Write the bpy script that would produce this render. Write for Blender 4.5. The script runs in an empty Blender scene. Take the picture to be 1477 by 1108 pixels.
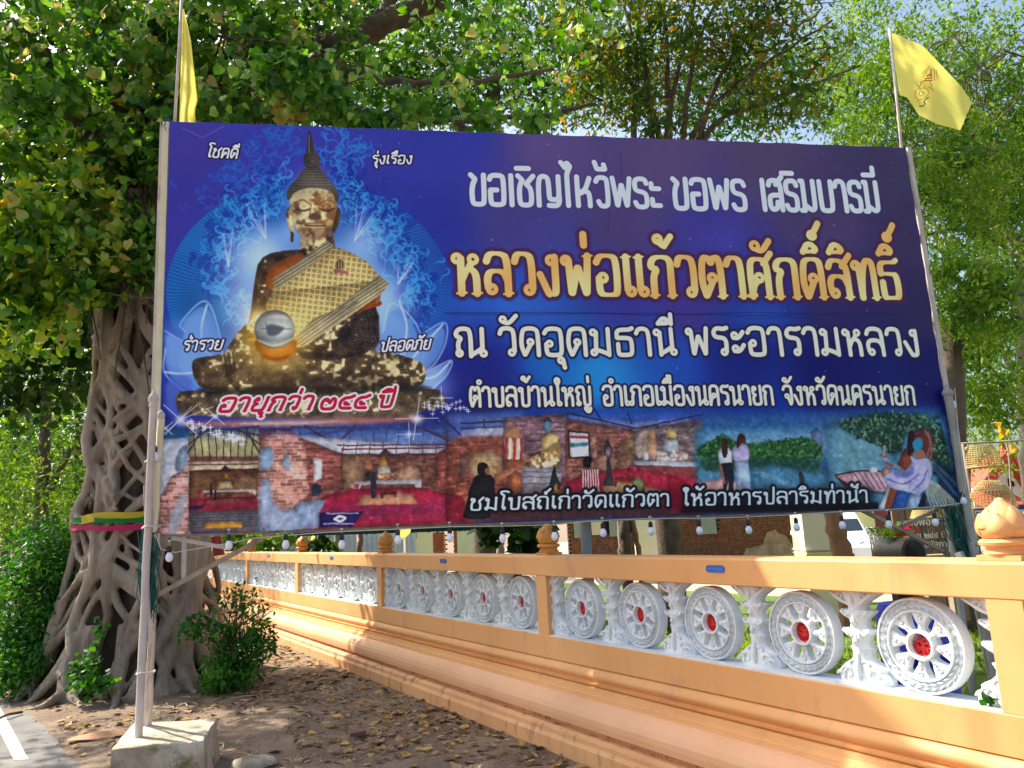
import bpy, math, random, os
import numpy as np
from mathutils import Vector, Matrix, Quaternion
SC=bpy.context.scene;COL=SC.collection
random.seed(7);RNG=np.random.RandomState(11)
R_=math.radians
# ---------------- camera ----------------
CX,CY,F=738.5,554.,1114.
EYE=1.65
_up=np.array([-329,6120,-1114.]);_up/=np.linalg.norm(_up)
_z=np.array([0,0,-1.]);_y=_z-_up*_z.dot(_up);_y/=np.linalg.norm(_y);_x=np.cross(_y,_up)
RW=np.array([_x,_y,_up]);O=np.array([0,0,EYE])
cd=bpy.data.cameras.new('camera');cam=bpy.data.objects.new('camera',cd);COL.objects.link(cam)
cd.sensor_width=36;cd.lens=36*F/1477;cd.clip_end=2000;cd.clip_start=.05
cam.matrix_world=Matrix(((*RW[0],0),(*RW[1],0),(*RW[2],EYE),(0,0,0,1)))
SC.camera=cam
# ---------------- light ----------------
SUN=Vector((-.80,.42,1.0)).normalized()
w=bpy.data.worlds.new('World');SC.world=w;w.use_nodes=True
nt=w.node_tree;bg=nt.nodes['Background']
sky=nt.nodes.new('ShaderNodeTexSky');sky.sky_type='NISHITA';sky.sun_disc=False
sky.sun_elevation=math.asin(SUN.z);sky.sun_rotation=math.atan2(SUN.x,SUN.y);sky.air_density=1.0;sky.dust_density=4.5;sky.ozone_density=1
nt.links.new(sky.outputs[0],bg.inputs[0]);bg.inputs[1].default_value=.135
sl=bpy.data.lights.new('sun','SUN');sl.energy=4.3;sl.angle=R_(.6);sl.color=(1,.93,.8)
so=bpy.data.objects.new('sun',sl);COL.objects.link(so);so.rotation_euler=SUN.to_track_quat('Z','Y').to_euler()
SC.view_settings.view_transform='Standard';SC.view_settings.look='None';SC.view_settings.gamma=1;SC.view_settings.exposure=1.2
try: SC.view_settings.use_curve_mapping=False
except Exception: pass
SC.render.engine='CYCLES'
SC.cycles.max_bounces=7;SC.cycles.diffuse_bounces=4;SC.cycles.transparent_max_bounces=8;SC.cycles.use_denoising=True
# ---------------- helpers ----------------
def ray(u,v):
    d=RW@np.array([u-CX,-(v-CY),-F]);return d/np.linalg.norm(d)
def gz(u,v,z=0.):
    d=ray(u,v);return O+d*((z-EYE)/d[2])
def P(u,v,Y):
    d=ray(u,v);return O+d*(Y/d[1])
def pl(u,v,p,n):
    d=ray(u,v);return O+d*((np.array(p)-O).dot(n)/d.dot(n))
def S(r,g,b):
    f=lambda c:(c/255/12.92 if c<=10.3 else ((c/255+.055)/1.055)**2.4)
    return (f(r),f(g),f(b),1)
WM={}
def reg(o,parent=None,M=None):
    COL.objects.link(o)
    if parent is not None: o.parent=parent
    if M is not None: o.matrix_local=M
    WM[o.name]=(WM[parent.name] if parent is not None else Matrix())@(M if M is not None else Matrix())
    return o
def tag(o,label=None,cat=None,group=None,kind=None):
    if label: o['label']=label
    if cat: o['category']=cat
    if group: o['group']=group
    if kind: o['kind']=kind
    return o
def thing(name,label,cat,loc=(0,0,0),rotz=0,group=None):
    o=bpy.data.objects.new(name,None);o.empty_display_size=.1
    reg(o,None,Matrix.Translation(Vector(loc))@Matrix.Rotation(rotz,4,'Z'));return tag(o,label,cat,group)
def mk(name,V,Fc,m,parent=None,smooth=False,world=True,M=None):
    me=bpy.data.meshes.new(name)
    V=np.asarray(V,float).reshape(-1,3)
    if parent is not None and world:
        I=np.array(WM[parent.name].inverted());V=V@I[:3,:3].T+I[:3,3]
    me.from_pydata(V.tolist(),[],Fc)
    if m: me.materials.append(m)
    if smooth: me.polygons.foreach_set('use_smooth',[True]*len(me.polygons))
    o=bpy.data.objects.new(name,me);reg(o,parent,M);return o
def inst(name,me,parent,M):
    o=bpy.data.objects.new(name,me);return reg(o,parent,M)
def copy_tree(o,parent=None,M=None,**kw):
    c=o.copy();COL.objects.link(c)
    if parent is not None: c.parent=parent
    if M is not None: c.matrix_local=M
    WM[c.name]=(WM[parent.name] if parent is not None else Matrix())@(M if M is not None else o.matrix_local)
    for ch in o.children: copy_tree(ch,c)
    return c
class MB:
    def __init__(s): s.v=[];s.f=[]
    def add(s,V,Fc):
        n=len(s.v);s.v+=[tuple(map(float,p)) for p in V];s.f+=[tuple(i+n for i in f) for f in Fc];return s
    def box(s,c,d,M=None):
        V=[(x*d[0]/2,y*d[1]/2,z*d[2]/2) for x in(-1,1) for y in(-1,1) for z in(-1,1)]
        if M is not None: V=[tuple(M@Vector(p)) for p in V]
        V=[(p[0]+c[0],p[1]+c[1],p[2]+c[2]) for p in V]
        return s.add(V,[(0,1,3,2),(4,6,7,5),(0,4,5,1),(2,3,7,6),(0,2,6,4),(1,5,7,3)])
    def beam(s,p,q,w,h):
        p=Vector(p);q=Vector(q);d=(q-p);L=d.length;Q=d.to_track_quat('Z','Y').to_matrix()
        return s.box((p+q)/2,(w,h,L),Q)
    def tube(s,pts,r,n=8,cap=True):
        pts=[Vector(p) for p in pts];k=len(pts)
        if not hasattr(r,'__len__'): r=[r]*k
        V=[];up=None
        for i,p in enumerate(pts):
            t=(pts[min(i+1,k-1)]-pts[max(i-1,0)]).normalized()
            if up is None:
                up=t.orthogonal().normalized()
            a=(up-t*up.dot(t))
            a=a.normalized() if a.length>1e-6 else t.orthogonal().normalized()
            up=a;b=t.cross(a)
            for j in range(n):
                th=2*math.pi*j/n;V.append(p+(a*math.cos(th)+b*math.sin(th))*r[i])
        Fc=[(i*n+j,i*n+(j+1)%n,(i+1)*n+(j+1)%n,(i+1)*n+j) for i in range(k-1) for j in range(n)]
        if cap: Fc+=[tuple(range(n))[::-1],tuple((k-1)*n+j for j in range(n))]
        return s.add(V,Fc)
    def lathe(s,prof,n=20,c=(0,0,0),axis='z',mod=None):
        V=[]
        for r,z in prof:
            for j in range(n):
                th=2*math.pi*j/n;rr=r*(mod(th,z) if mod else 1);x,y=rr*math.cos(th),rr*math.sin(th)
                q=(x,y,z) if axis=='z' else ((x,z,y) if axis=='y' else (z,x,y))
                V.append((q[0]+c[0],q[1]+c[1],q[2]+c[2]))
        k=len(prof);Fc=[(i*n+j,i*n+(j+1)%n,(i+1)*n+(j+1)%n,(i+1)*n+j) for i in range(k-1) for j in range(n)]
        Fc+=[tuple(range(n))[::-1],tuple((k-1)*n+j for j in range(n))]
        return s.add(V,Fc)
    def prism(s,poly,a,b,axis='y'):
        """2-D outline extruded from a to b"""
        n=len(poly)
        q={'y':lambda x,z,t:(x,t,z),'z':lambda x,y,t:(x,y,t),'x':lambda y,z,t:(t,y,z)}[axis]
        V=[q(x,y,a) for x,y in poly]+[q(x,y,b) for x,y in poly]
        return s.add(V,[tuple(range(n)),tuple(range(n,2*n))[::-1]]+[(i,(i+1)%n,n+(i+1)%n,n+i)[::-1] for i in range(n)])
    def sheet(s,a,b,c,d,t):
        """quad abcd given thickness t"""
        a,b,c,d=map(Vector,(a,b,c,d));n=(b-a).cross(d-a).normalized()*t
        return s.add([a,b,c,d,a+n,b+n,c+n,d+n],[(3,2,1,0),(4,5,6,7),(0,1,5,4),(1,2,6,5),(2,3,7,6),(3,0,4,7)])
    def build(s,name,m,parent=None,smooth=False,world=True,M=None,bevel=0,fixn=False):
        o=mk(name,s.v,s.f,m,parent,smooth,world,M)
        if bevel:
            b=o.modifiers.new('b','BEVEL');b.width=bevel;b.segments=2;b.limit_method='ANGLE'
        return o
def shade_auto(o,a=40):
    me=o.data;me.polygons.foreach_set('use_smooth',[True]*len(me.polygons))
    try: me.set_sharp_from_angle(angle=R_(a))
    except Exception: pass
    return o
# ---------------- materials ----------------
def pm(name,c1,c2=None,sc=4.,rough=.6,bump=0,bsc=40.,metal=0,stretch=None,c3=None,sc3=1.2,amt3=.5,spec=.5,detail=6,lo=.35,hi=.65,coat=0,trans=0,wave=None,bdist=.01):
    m=bpy.data.materials.new(name);m.use_nodes=True;t=m.node_tree;N=t.nodes;L=t.links;b=N['Principled BSDF']
    b.inputs['Roughness'].default_value=rough;b.inputs['Metallic'].default_value=metal
    b.inputs['Specular IOR Level'].default_value=spec
    if coat: b.inputs['Coat Weight'].default_value=coat;b.inputs['Coat Roughness'].default_value=.135
    tc=N.new('ShaderNodeTexCoord');mp=N.new('ShaderNodeMapping');L.new(tc.outputs['Object'],mp.inputs[0])
    if stretch: mp.inputs['Scale'].default_value=stretch
    def noise(s,d=detail,r=.6):
        n=N.new('ShaderNodeTexNoise');n.inputs['Scale'].default_value=s;n.inputs['Detail'].default_value=d;n.inputs['Roughness'].default_value=r
        L.new(mp.outputs[0],n.inputs['Vector']);return n
    def mixc(f,a,bb):
        x=N.new('ShaderNodeMix');x.data_type='RGBA'
        L.new(f,x.inputs[0])
        for i,v in ((6,a),(7,bb)):
            if isinstance(v,tuple): x.inputs[i].default_value=v
            else: L.new(v,x.inputs[i])
        return x.outputs[2]
    def ramp(o_,lo,hi):
        r=N.new('ShaderNodeMapRange');r.inputs[1].default_value=lo;r.inputs[2].default_value=hi;L.new(o_,r.inputs[0]);return r.outputs[0]
    col=c1
    if c2: col=mixc(ramp(noise(sc).outputs[0],lo,hi),c1,c2)
    if c3:
        f=ramp(noise(sc3,8,.7).outputs[0],.5+.1*(1-amt3),.5+.1*(1-amt3)+.12)
        mm=N.new('ShaderNodeMath');mm.operation='MULTIPLY';mm.inputs[1].default_value=min(1,amt3+.2);L.new(f,mm.inputs[0])
        col=mixc(mm.outputs[0],col,c3)
    if isinstance(col,tuple): b.inputs['Base Color'].default_value=col
    else: L.new(col,b.inputs['Base Color'])
    if bump:
        bn=N.new('ShaderNodeBump');bn.inputs['Strength'].default_value=bump;bn.inputs['Distance'].default_value=bdist
        L.new(noise(bsc,5,.65).outputs[0],bn.inputs['Height']);L.new(bn.outputs[0],b.inputs['Normal'])
    if trans: b.inputs['Transmission Weight'].default_value=trans
    return m
def leafmat(name,cols,trans=.35,rough=.45,clump=1.9):
    m=bpy.data.materials.new(name);m.use_nodes=True;t=m.node_tree;N=t.nodes;L=t.links;b=N['Principled BSDF'];out=N['Material Output']
    g=N.new('ShaderNodeNewGeometry');cr=N.new('ShaderNodeValToRGB');cr.color_ramp.interpolation='LINEAR'
    while len(cr.color_ramp.elements)<len(cols): cr.color_ramp.elements.new(.5)
    for e,(p,c) in zip(cr.color_ramp.elements,cols): e.position=p;e.color=c
    oi=N.new('ShaderNodeObjectInfo');ad=N.new('ShaderNodeMath');ad.operation='ADD';fr=N.new('ShaderNodeMath');fr.operation='FRACT'
    nz=N.new('ShaderNodeTexNoise');nz.inputs['Scale'].default_value=clump;nz.inputs['Detail'].default_value=2;L.new(g.outputs['Position'],nz.inputs['Vector'])
    mr=N.new('ShaderNodeMapRange');mr.inputs[1].default_value=.36;mr.inputs[2].default_value=.64;L.new(nz.outputs[0],mr.inputs[0])
    mxv=N.new('ShaderNodeMix');mxv.inputs[0].default_value=.5;L.new(fr.outputs[0],mxv.inputs[2]);L.new(mr.outputs[0],mxv.inputs[3])
    L.new(g.outputs['Random Per Island'],ad.inputs[0]);L.new(oi.outputs['Random'],ad.inputs[1]);L.new(ad.outputs[0],fr.inputs[0])
    L.new(mxv.outputs[0],cr.inputs[0]);L.new(cr.outputs[0],b.inputs['Base Color']);b.inputs['Roughness'].default_value=rough;b.inputs['Specular IOR Level'].default_value=.22
    tl=N.new('ShaderNodeBsdfTranslucent')
    hs=N.new('ShaderNodeHueSaturation');hs.inputs['Value'].default_value=1.7;hs.inputs['Saturation'].default_value=1.15;hs.inputs['Hue'].default_value=.485
    L.new(cr.outputs[0],hs.inputs['Color']);L.new(hs.outputs[0],tl.inputs[0])
    mx=N.new('ShaderNodeMixShader');mx.inputs[0].default_value=trans;L.new(b.outputs[0],mx.inputs[1]);L.new(tl.outputs[0],mx.inputs[2]);L.new(mx.outputs[0],out.inputs[0])
    return m
HEART=(np.array([(0,.0,0),(.26,.12,.04),(.46,-.10,.07),(.44,-.42,.05),(.20,-.74,-.02),(0,-.98,-.10),(-.20,-.74,-.02),(-.44,-.42,.05),(-.46,-.10,.07),(-.26,.12,.04),(0,-.42,-.04)]),
       [(0,10,2,1),(10,4,3,2),(10,5,4),(0,9,8,10),(10,8,7,6),(10,6,5)])
LANCE=(np.array([(0,0,0),(.2,-.4,.05),(0,-1.0,-.1),(-.2,-.4,.05),(0,-.45,-.02)]),[(0,4,2,1),(0,3,2,4)])
def basis(n,droop=.8,face=None):
    t=RNG.normal(0,1,(n,3))*.8+np.array([0,0,-droop]);t/=np.linalg.norm(t,axis=1)[:,None]
    a=RNG.normal(0,1,(n,3))+np.array([0,0,.5]);
    if face is not None: a+=np.array(face)
    b=np.cross(t,a);b/=np.linalg.norm(b,axis=1)[:,None]+1e-9;c=np.cross(b,-t)
    return b,-t,c
def leafmesh(name,C,size,tmpl,m,parent,droop=.8,face=None,parts=0,var=.35,flat=False):
    """a crown: every leaf its own little folded blade; the ones that show largest become parts"""
    C=np.asarray(C);n=len(C);T,Fc=tmpl
    if flat:
        a=RNG.uniform(0,6.28,n);t=np.c_[np.cos(a),np.sin(a),RNG.normal(0,.2,n)];t/=np.linalg.norm(t,axis=1)[:,None]
        up=np.c_[RNG.normal(0,.25,(n,2)),np.ones(n)];b=np.cross(t,up);b/=np.linalg.norm(b,axis=1)[:,None];B=(b,t,np.cross(b,t))
    else: B=basis(n,droop,face)
    s=size*(1+RNG.uniform(-var,var,n))
    if parts:
        q=(C-O)@RW;ok=(q[:,2]<-.5);u=CX+F*q[:,0]/-q[:,2];v=CY-F*q[:,1]/-q[:,2]
        sc=np.where(ok&(u>0)&(u<1477)&(v>0)&(v<1108),s/np.linalg.norm(C-O,axis=1),0)
        idx=np.argsort(-sc)[:parts];me=None
        for i in idx:
            M=Matrix([[B[0][i][r]*s[i],B[1][i][r]*s[i],B[2][i][r]*s[i],C[i][r]] for r in range(3)]+[[0,0,0,1]])
            if me is None:
                o=mk('leaf',T,Fc,m,None,False,False);me=o.data;COL.objects.unlink(o);bpy.data.objects.remove(o)
            inst('leaf',me,parent,WM[parent.name].inverted()@M)
        k=np.ones(n,bool);k[idx]=False;C=C[k];B=tuple(x[k] for x in B);s=s[k];n=len(C)
    if n==0: return None
    V=C[:,None]+s[:,None,None]*(T[None,:,0:1]*B[0][:,None]+T[None,:,1:2]*B[1][:,None]+T[None,:,2:3]*B[2][:,None])
    V=V.reshape(-1,3)
    if parent is not None:
        I=np.array(WM[parent.name].inverted());V=V@I[:3,:3].T+I[:3,3]
    fl=len(Fc);k=len(T);ls=[len(f) for f in Fc];idx0=np.array([i for f in Fc for i in f])
    me=bpy.data.meshes.new(name);me.vertices.add(n*k);me.vertices.foreach_set('co',V.astype(np.float32).ravel())
    li=(np.arange(n)[:,None]*k+idx0[None]).ravel();me.loops.add(len(li));me.loops.foreach_set('vertex_index',li.astype(np.int32))
    tot=np.tile(ls,n);st=np.r_[0,np.cumsum(tot)[:-1]];me.polygons.add(n*fl)
    me.polygons.foreach_set('loop_start',st.astype(np.int32));me.polygons.foreach_set('loop_total',tot.astype(np.int32))
    me.materials.append(m);me.update(calc_edges=True)
    o=bpy.data.objects.new(name,me);reg(o,parent);return o
def blob(u,v,Y,ru,rv,rY,n,cl=12,sig=.13,shell=0):
    """leaf positions in clumps inside an ellipsoid that stands at depth Y"""
    c=P(u,v,Y);k=max(1,n//cl);sx,sz=ru*Y/F,rv*Y/F
    d=RNG.normal(0,1,(k,3));d/=np.linalg.norm(d,axis=1)[:,None];r=RNG.uniform(shell,1,(k,1))**(1/3. if not shell else 1)
    q=c+d*r*np.array([sx,rY,sz]);q=np.repeat(q,cl,0);return q+RNG.normal(0,sig,q.shape)
# ---- printed artwork of the hoarding, drawn into an array ----
BW,BH=2560,1280
def homog(src,dst):
    A=[];b=[]
    for (x,y),(u,v) in zip(src,dst):
        A.append([x,y,1,0,0,0,-u*x,-u*y]);b.append(u)
        A.append([0,0,0,x,y,1,-v*x,-v*y]);b.append(v)
    h=np.linalg.solve(np.array(A,float),np.array(b,float));return np.append(h,1).reshape(3,3)
def paint_banner():
    rng=np.random.RandomState(5)
    HM=homog([(245,175),(1306,213),(1387,730),(226,772)],[(0,0),(BW,0),(BW,BH),(0,BH)])
    HI=np.linalg.inv(HM)
    def T(pts):
        p=np.asarray(pts,float).reshape(-1,2);q=np.c_[p,np.ones(len(p))]@HM.T
        return q[:,:2]/q[:,2:]
    def crop(ox,oy,s): return lambda *a:[(ox+a[i]/s,oy+a[i+1]/s) for i in range(0,len(a),2)]
    A=crop(220,160,3.211);B=crop(220,440,3.211);C=crop(640,580,3.992);D=crop(980,580,2.972)
    yy,xx=np.mgrid[0:BH,0:BW].astype(np.float32)
    img=np.zeros((BH,BW,3),np.float32)
    def up(g,h=BH,w=BW):
        gh,gw=g.shape;Y=np.linspace(0,gh-1.001,h);X=np.linspace(0,gw-1.001,w)
        y0=Y.astype(int);x0=X.astype(int);fy=(Y-y0)[:,None];fx=(X-x0)[None]
        fy=fy*fy*(3-2*fy);fx=fx*fx*(3-2*fx)
        return ((g[y0][:,x0]*(1-fx)+g[y0][:,x0+1]*fx)*(1-fy)+(g[y0+1][:,x0]*(1-fx)+g[y0+1][:,x0+1]*fx)*fy).astype(np.float32)
    N={}
    for k in (6,12,25,60,130,260): N[k]=up(rng.rand(k//2+2,k+2))
    fb=.5*N[12]+.3*N[25]+.2*N[60]
    rough=(N[60]*.3+N[130]*.35+N[260]*.35)
    fine=rng.rand(BH,BW).astype(np.float32)
    # --- ground colours interpolated from samples; upper-right purple-grey also holds gloss sheen as colour
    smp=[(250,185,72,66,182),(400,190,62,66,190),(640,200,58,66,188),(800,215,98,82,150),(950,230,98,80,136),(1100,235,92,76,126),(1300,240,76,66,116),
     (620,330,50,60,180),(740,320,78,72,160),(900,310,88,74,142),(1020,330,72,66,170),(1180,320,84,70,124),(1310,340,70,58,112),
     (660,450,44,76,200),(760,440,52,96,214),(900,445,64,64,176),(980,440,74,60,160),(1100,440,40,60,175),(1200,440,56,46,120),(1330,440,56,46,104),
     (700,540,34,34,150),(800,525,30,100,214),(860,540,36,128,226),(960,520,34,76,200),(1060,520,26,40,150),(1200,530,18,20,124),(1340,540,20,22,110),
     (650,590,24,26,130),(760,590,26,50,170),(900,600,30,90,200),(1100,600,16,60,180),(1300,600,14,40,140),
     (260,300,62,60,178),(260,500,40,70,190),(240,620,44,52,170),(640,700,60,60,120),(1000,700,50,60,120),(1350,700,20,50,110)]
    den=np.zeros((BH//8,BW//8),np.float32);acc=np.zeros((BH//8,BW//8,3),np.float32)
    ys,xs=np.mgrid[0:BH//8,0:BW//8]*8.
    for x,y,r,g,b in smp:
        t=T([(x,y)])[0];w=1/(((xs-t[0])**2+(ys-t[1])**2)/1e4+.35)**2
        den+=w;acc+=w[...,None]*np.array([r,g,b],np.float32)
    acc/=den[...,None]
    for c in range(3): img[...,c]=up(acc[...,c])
    img*=(.94+.12*fb)[...,None]
    def blend(y0,y1,x0,x1,m,col,add=False):
        s=img[y0:y1,x0:x1]
        if callable(col) and not isinstance(col,np.ndarray): col=col(yy[y0:y1,x0:x1],xx[y0:y1,x0:x1],(slice(y0,y1),slice(x0,x1)))
        col=np.asarray(col,np.float32)
        if add: s+= m[...,None]*col*(1-s/275.)
        else: s+= m[...,None]*(col-s)
    def bbox(p,pad):
        x0=max(0,int(p[:,0].min()-pad));x1=min(BW,int(p[:,0].max()+pad)+1);y0=max(0,int(p[:,1].min()-pad));y1=min(BH,int(p[:,1].max()+pad)+1)
        return y0,y1,x0,x1
    def blur(m,r):
        r=int(r)
        if r<1: return m
        for _ in range(2):
            for ax in (0,1):
                c=np.cumsum(np.pad(m,[(r+1,r) if a==ax else (0,0) for a in (0,1)],mode='edge'),axis=ax)
                n=m.shape[ax]
                m=(np.take(c,np.arange(2*r+1,2*r+1+n),ax)-np.take(c,np.arange(0,n),ax))/(2*r+1)
        return m
    def mask(pts,soft=0,tex=False,sm=0):
        p=np.asarray(pts,float) if tex else T(pts)
        for _ in range(sm):
            q=np.roll(p,-1,0);p=np.stack([p*.75+q*.25,p*.25+q*.75],1).reshape(-1,2)
        y0,y1,x0,x1=bbox(p,soft*2+2)
        if y1<=y0 or x1<=x0: return None
        m=np.zeros((y1-y0,x1-x0),np.float32)
        a=p;b=np.roll(p,-1,0)
        X=np.arange(x0,x1)
        for r in range(y0,y1):
            yc=r+.5;k=(a[:,1]>yc)!=(b[:,1]>yc)
            if not k.any(): continue
            xi=np.sort(a[k,0]+(yc-a[k,1])*(b[k,0]-a[k,0])/(b[k,1]-a[k,1]))
            for i in range(0,len(xi)-1,2):
                m[r-y0]+=np.clip(X+1-xi[i],0,1)*np.clip(xi[i+1]-X,0,1)
        if soft: m=blur(m,soft)
        return y0,y1,x0,x1,m
    vol=0
    def poly(pts,col,al=1,soft=0,sm=0,tex=False,add=False,mod=None):
        r=mask(pts,soft,tex,sm)
        if r is None: return
        y0,y1,x0,x1,m=r
        if vol and al>.8 and m.shape[0]>6 and m.shape[1]>6:
            rr=int(max(3,min(vol,min(m.shape)/4)));g=blur(np.pad(m,rr),rr);sh=g[rr//2:rr//2+m.shape[0],rr//2:rr//2+m.shape[1]];sh=.62+.5*np.clip(sh,0,1)
            cc=col(yy[y0:y1,x0:x1],xx[y0:y1,x0:x1],(slice(y0,y1),slice(x0,x1))) if callable(col) else np.broadcast_to(np.array(col,np.float32),m.shape+(3,))
            col=cc*sh[...,None]*(.9+.2*N[60][y0:y1,x0:x1]+.12*(N[260][y0:y1,x0:x1]-.5))[...,None]
        m=m*al
        if mod is not None: m=m*mod[y0:y1,x0:x1]
        blend(y0,y1,x0,x1,m,col,add)
    def sdf(segs,pad):
        P=np.array([q for s in segs for q in s[:2]])
        y0,y1,x0,x1=bbox(P,pad+max(s[2] for s in segs))
        y1=max(y1,y0);x1=max(x1,x0);d=np.full((y1-y0,x1-x0),1e3,np.float32)
        for a,b,w in segs:
            sx0=max(x0,int(min(a[0],b[0])-w-pad));sx1=min(x1,int(max(a[0],b[0])+w+pad)+1)
            sy0=max(y0,int(min(a[1],b[1])-w-pad));sy1=min(y1,int(max(a[1],b[1])+w+pad)+1)
            if sx1<=sx0 or sy1<=sy0: continue
            X=xx[sy0:sy1,sx0:sx1]+.5-a[0];Y=yy[sy0:sy1,sx0:sx1]+.5-a[1];vx,vy=b[0]-a[0],b[1]-a[1]
            L=vx*vx+vy*vy+1e-9;t=np.clip((X*vx+Y*vy)/L,0,1)
            dd=np.hypot(X-t*vx,Y-t*vy)-w
            v=d[sy0-y0:sy1-y0,sx0-x0:sx1-x0];np.minimum(v,dd,out=v)
        return y0,y1,x0,x1,d
    def strokes(lines,w,col,al=1,soft=1.,tex=False,add=False,taper=False):
        segs=[]
        for l in lines:
            p=np.asarray(l,float) if tex else T(l)
            n=len(p)
            for i in range(n-1):
                ww=w*(1 if not taper else max(.15,math.sin(math.pi*(i+.7)/(n+.4))))
                segs.append((p[i],p[i+1],ww))
        if not segs: return
        y0,y1,x0,x1,d=sdf(segs,soft+2)
        blend(y0,y1,x0,x1,np.clip(.5-d/soft,0,1)*al,col,add)
    def glow(c,r,col,al=1,rx=None,tex=False,p=2):
        c=T([c])[0] if not tex else c
        rx=rx or r;y0,y1,x0,x1=max(0,int(c[1]-3*r)),min(BH,int(c[1]+3*r)),max(0,int(c[0]-3*rx)),min(BW,int(c[0]+3*rx))
        if y1<=y0 or x1<=x0: return
        q=((xx[y0:y1,x0:x1]-c[0])/rx)**2+((yy[y0:y1,x0:x1]-c[1])/r)**2
        blend(y0,y1,x0,x1,np.exp(-q**(p/2))*al,col,True)
    def cm(p,k=6):
        p=np.asarray(p,float);q=np.r_[2*p[:1]-p[1:2],p,2*p[-1:]-p[-2:-1]];o=[]
        for i in range(1,len(q)-2):
            for t in np.arange(k)/k:
                o.append(.5*((2*q[i])+(-q[i-1]+q[i+1])*t+(2*q[i-1]-5*q[i]+4*q[i+1]-q[i+2])*t*t+(-q[i-1]+3*q[i]-3*q[i+1]+q[i+2])*t**3))
        o.append(q[-2]);return np.array(o)
    # nebula and stars
    glow((860,545),150,(10,90,120),.5,300);glow((1090,455),60,(10,70,140),.45,130);glow((690,440),50,(0,70,120),.4,200)
    glow((1040,345),45,(10,20,90),.55,110)
    for i in range(420):
        x,y=rng.uniform(0.22,1)*BW,rng.uniform(0,.78)*BH
        glow((x,y),rng.choice([1.,1.3,2.2],p=[.6,.3,.1]),(190,200,255),rng.uniform(.3,.9),tex=True)
    # --- halo
    hc=T(A(735,830))[0];HRx,HRy=(T(A(1375,830))[0][0]-hc[0]),hc[1]-T(A(735,320))[0][1]
    y0,y1,x0,x1=max(0,int(hc[1]-HRy-5)),min(BH,int(hc[1]+HRy)),max(0,int(hc[0]-HRx-5)),int(hc[0]+HRx+5)
    X=(xx[y0:y1,x0:x1]-hc[0])/HRx;Y=(yy[y0:y1,x0:x1]-hc[1])/HRy;r=np.hypot(X,Y);th=np.arctan2(Y,X)
    m=np.clip((1-r)*200,0,1)*np.clip((.55-Y)*3,0,1)*np.clip(1.25-.3*np.maximum(X,0)-.55*np.maximum(X-.5,0)*2,0,1)
    ln=.5+.5*np.sin(th*230+6*np.sin(r*9+th*8))
    c=np.stack([18+20*ln,100+42*ln,205+22*ln],-1);c=c*(.85+.2*N[25][y0:y1,x0:x1])[...,None]
    blend(y0,y1,x0,x1,m*.85,c)
    # --- flame scrolls
    def curls(path,n,spread,size,col,al,w):
        P=cm(path,10);ls=[]
        for i in range(n):
            b=P[rng.randint(len(P))]+rng.normal(0,spread,2);a0=rng.uniform(-.6,.9);s=size*rng.uniform(.6,1.3);sg=rng.choice([-1,1])
            q=[];ang=-math.pi/2+a0
            for k in range(9):
                q.append((b[0],b[1]));ang+=sg*(.15+.22*k*.5)*(1 if k>3 else -1.2);b=b+np.array([math.cos(ang),math.sin(ang)])*s/7*(1-k*.06)
            ls.append(q)
        for q in ls: strokes([T(q)],w*rng.uniform(.6,1.3),col,al*rng.uniform(.6,1),1.6,tex=True,taper=True)
    L1=[A(430,1000)[0],A(290,800)[0],A(330,640)[0],A(470,480)[0],A(600,360)[0]]
    R1=[A(1200,960)[0],A(1190,760)[0],A(1080,590)[0],A(950,470)[0],A(880,350)[0]]
    for Pth in (L1,R1): poly([*Pth,A(735,500)[0],A(735,900)[0]],(30,60,190),.35,18)
    curls(L1,95,15,34,(30,60,190),.8,9);curls(R1,105,15,34,(30,60,190),.8,9);curls(L1,120,14,36,(56,156,240),.85,4.2);curls(R1,130,14,36,(56,156,240),.85,4.2)
    curls(L1,40,14,30,(24,36,140),.6,2.2);curls(R1,40,14,30,(24,36,140),.6,2.2)
    curls([A(560,420)[0],A(330,320)[0],A(200,420)[0]],46,15,32,(42,100,220),.7,3.4)
    curls([A(640,100)[0],A(560,200)[0],A(480,250)[0],A(300,330)[0]],70,16,34,(44,110,226),.7,3.6)
    curls([A(880,110)[0],A(830,200)[0],A(900,250)[0],A(860,330)[0]],46,13,34,(44,140,236),.8,4)
    curls([A(960,440)[0],A(1150,420)[0],A(1050,300)[0]],50,11,16,(50,70,200),.5,2.4)
    # --- light round the body
    for x,y,rr,a in ((470,700,90,.75),(520,640,80,.6),(960,620,80,.7),(1060,850,80,.65),(430,900,90,.7),(1050,960,80,.6),(640,560,40,.5)):
        glow(A(x,y)[0],rr,(170,205,250),a)
    for x,y in ((520,590),(930,600),(1130,800),(350,720)):
        for k in range(9):
            a=rng.uniform(-2.4,-1.4) if x<735 else rng.uniform(-1.7,-.7);l=rng.uniform(60,190)
            strokes([A(x,y,x+math.cos(a)*l,y+math.sin(a)*l)],2,(205,228,255),.35,4)
    outl=A(735,560,640,650,540,680,470,760,440,960,400,1040,330,1150,250,1230,190,1300,1270,1300,1150,1150,1060,1100,1060,900,1100,800,1000,690,850,620)
    poly(outl,(170,205,255),.6,22)
    poly(A(735,240,620,330,590,450,640,620,830,620,880,450,850,330),(120,160,240),.35,20)
    # --- lotus petals
    def petal(p,mid,al=.8):
        poly(p,(104,160,240),al,3,2);poly([((x*3+p[0][0])/4,(y*3+p[0][1])/4) for x,y in p],(150,190,250),.35,9,1);strokes([cm(p)],3,(190,220,255),.55,3);strokes([cm(mid)],3.5,(214,234,255),.7,3)
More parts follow.
